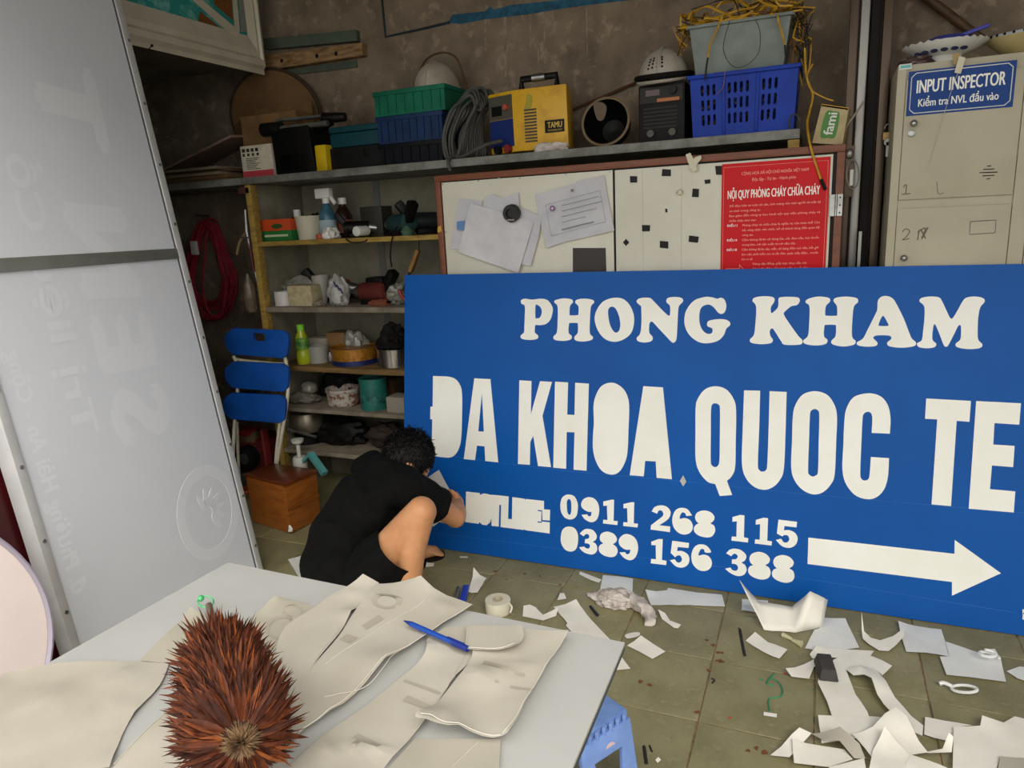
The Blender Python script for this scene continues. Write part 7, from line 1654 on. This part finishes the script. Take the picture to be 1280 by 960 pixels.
for h_, k_, a_ in ((hipR, kneeR, ankR), (hipL, kneeL, ankL)):
    limb(body, [h_, h_.lerp(k_, .5), k_], [.083, .07, .053], 6)
    limb(body, [k_, k_.lerp(a_, .32) - Ff * .018, k_.lerp(a_, .7) - Ff * .006, a_], [.05, .05, .038, .031], 5)
    toe = V(a_.x, a_.y, .028) + Ff * .15
    heel = V(a_.x, a_.y, .03) - Ff * .04
    limb(body, [a_, heel], [.036, .03], 3); limb(body, [heel, V(a_.x, a_.y, .04) + Ff * .06, toe], [.03, .038, .026], 4); limb(body, [a_, V(a_.x, a_.y, .045) + Ff * .06], [.036, .034], 3)
    for j in range(5):
        o_ = Sr * ((j - 2) * .016) * (1 if h_ is hipR else -1)
        limb(body, [toe + o_ * .9, toe + o_ + Ff * (.035 - abs(j - 1) * .005) - Up * .012], [.011, .009], 2)
# hands
def hand(w, e, c_, thumb, flip=1):
    d = (w - e).normalized(); c_ = (c_ - d * c_.dot(d)).normalized(); a = d.cross(c_).normalized()
    if a.dot(thumb) < 0: a = -a
    pc = w + d * .045
    body.ell(pc, (.042, .05, .019), orient(a, d, c_)); limb(body, [w, pc], [.027, .026], 3)
    for j, (o_, L_) in enumerate(((.03, .92), (.0105, 1.0), (-.0095, .95), (-.028, .78))):
        k0 = w + d * (.082 - abs(o_ - .008) * .25) + a * o_
        k1 = k0 + (d * .75 + c_ * .66) * .040 * L_; k2 = k1 + (c_ * .95 - d * .25) * .026 * L_; k3 = k2 + (c_ * .5 - d * .85) * .02 * L_
        limb(body, [w + d * .05 + a * o_ * .8, k0, k1, k2, k3], [.011, .0102, .0092, .0085, .0075], 3)
    t0 = w + d * .03 + a * .03; t1 = t0 + (a * .6 + d * .55 + c_ * .5) * .036; t2 = t1 + (d * .8 + c_ * .6 - a * .05) * .03
    limb(body, [w + d * .015 + a * .012, t0, t1, t2], [.014, .0125, .0105, .0085], 3)
hand(wriR, elbR, V(-.87, -.3, -.15), V(0, 0, 1)); hand(wriL, elbL, V(.6, .2, -.6), V(.2, 0, 1))
bo_ = mesh_obj('body', remesh(body, .0062, 7, .5), M_skin, person)
for s in (-1, 1):
    obj('eye', MB().ell(hp(.031 * s, .083, -.003), (.012, .008, .006), Hm, 12, 8), mat('eye_white', '#d8d2c8', .3), person)
    obj('iris', MB().ell(hp(.031 * s, .0895, -.003), (.005, .003, .005), Hm, 10, 6), M_black, person)
    obj('eyebrow', MB().tube([hp((.018 + .006 * i) * s, .089 - .003 * i, .017 + .002 * math.sin(i)) for i in range(5)], .003, 5), mat('black_hair', '#060505', .55, spec=.25), person)
obj('mouth', MB().tube([hp(-.022 + .011 * i, .088 - abs(i - 2) * .003, -.062) for i in range(5)], [.003, .005, .006, .005, .003], 6), mat('lip', '#9a5a4a', .5), person)
# t-shirt
sh = MB()
for c_, r in ((hipC + Up * .045 - Ff * .02, (.185, .135, .10)), (waist, (.17, .12, .115)), (chest, (.175, .115, .11)), (upper, (.17, .1, .085))): sh.ell(c_ - Ff * .012, r, S2, 24, 14)
limb(sh, [hipC + Up * .03 - Ff * .03, waist - Ff * .015, chest, upper, neckB - hu * .02], [.13, .122, .118, .1, .064], 4)
limb(sh, [upper, shR], [.092, .074]); limb(sh, [upper, shL], [.092, .074])
limb(sh, [shR, shR.lerp(elbR, .4), shR.lerp(elbR, .9)], [.07, .066, .064], 6)
limb(sh, [shL, shL.lerp(elbL, .45), shL.lerp(elbL, .86)], [.073, .07, .068], 5)
limb(sh, [hipC - Sr * .08 - Up * .03 - Ff * .07, hipC + Sr * .06 - Up * .04 - Ff * .075], [.1, .1], 4)
M_shirt = mat('black_cotton', '#090909', .9, '#0e0e0e', scale=40, spec=.15, bump=.1, bscale=160)
mesh_obj('t_shirt', remesh(sh, .011, 10, .5), M_shirt, person, fold=.012, fs=8.5, seed=3, cuts=[(shR, shR.lerp(elbR, .6), .12)])
q = neckB + hu * .0; 
obj('collar', MB().tube([hp(0, -.02, -.085) + (hr * math.cos(a) * .062 + hf * math.sin(a) * .06) - hu * .01 for a in [i * math.pi / 12 for i in range(24)]], .009, 8, True), M_shirt, person)
# shorts
so = MB()
so.ell(hipC - Up * .01 + Ff * .02, (.182, .14, .13), S2, 24, 14)
for h_, k_ in ((hipR, kneeR), (hipL, kneeL)):
    limb(so, [h_, h_.lerp(k_, .35) - Up * .02, h_.lerp(k_, .75) - Up * .05], [.112, .104, .092], 6)
    limb(so, [h_.lerp(k_, .3) - Up * .05, h_.lerp(k_, .72) - Up * .11], [.07, .06], 5)
M_shorts = mat('black_sport_shorts', '#060606', .8, '#0b0b0b', scale=30, spec=.15)
mesh_obj('shorts', remesh(so, .01, 7, .5), M_shorts, person, fold=.009, fs=10, seed=8, cuts=[(hipR, hipR.lerp(kneeR, .58) - Up * .01, .17)])
# hair
ha = MB()
ha.ell(hp(0, -.012, .012), (.087, .102, .1), Hm, 24, 16)
me_h = remesh(ha, .007, 2, .4)
bm = bmesh.new(); bm.from_mesh(me_h)
def hl(co):
    d = co - headC; return d.dot(hr), d.dot(hf), d.dot(hu)
kill = []
for v in bm.verts:
    x, y, z_ = hl(v.co)
    if (y > .055 and z_ < .045) or (z_ < -.055 - min(0, y) * .0) or (y > .0 and z_ < -.005 and abs(x) > .05): kill.append(v)
bmesh.ops.delete(bm, geom=kill, context='VERTS'); bm.to_mesh(me_h); bm.free()
M_hair = mat('black_hair', '#060505', .55, spec=.25)
ho = mesh_obj('hair', me_h, M_hair, person)
tuft = MB(); rr = random.Random(77)
verts = [v.co.copy() for v in me_h.vertices]; nrm = [v.normal.copy() for v in me_h.vertices]
for i in range(2600):
    k = rr.randrange(len(verts)); n_ = nrm[k]
    if n_.dot(verts[k] - headC) < 0: n_ = -n_
    x, y, z_ = hl(verts[k])
    flow = (hf * .5 - hu * .35 + V(rr.gauss(0, .4), rr.gauss(0, .4), rr.gauss(0, .3)))
    flow = flow - n_ * flow.dot(n_)
    d = (n_ * .34 + flow * .8).normalized()
    feather(tuft, verts[k] + n_ * .0005, d, flow * .6 - n_ * .5, rr.uniform(.016, .03), rr.uniform(.0025, .005))
o = obj('hair_strands', tuft, M_hair, person, ang=80); o['kind'] = 'stuff'
# black sandals
for a_ in (ankR, ankL):
    c_ = V(a_.x, a_.y, 0) + Ff * .06
    lp_ = catmull([(-.115, -.03), (-.12, .02), (-.06, .036), (.02, .04), (.1, .045), (.135, .015), (.13, -.03), (.06, -.045), (-.04, -.036)])
    obj('sandal', MB().prism([lp_], lambda x, y: c_ + Ff * x + Sr * y + Up * .012, (0, 0, -.011)), M_rubber, person)
# sheet of backing paper held by the person
hs_ = [(532, 601), (555, 585), (561, 598), (570, 616), (558, 622), (545, 622)]
tag(obj('held_paper', MB().prism([hs_], lambda x, y: bpt(x, y, .05 + (x - 550) * -.0008), BN * .0005), mat('grey_white_film', '#c3c3c0', .5), solid=0), 'pale peeled sheet held by the crouching person at the sign', 'paper')
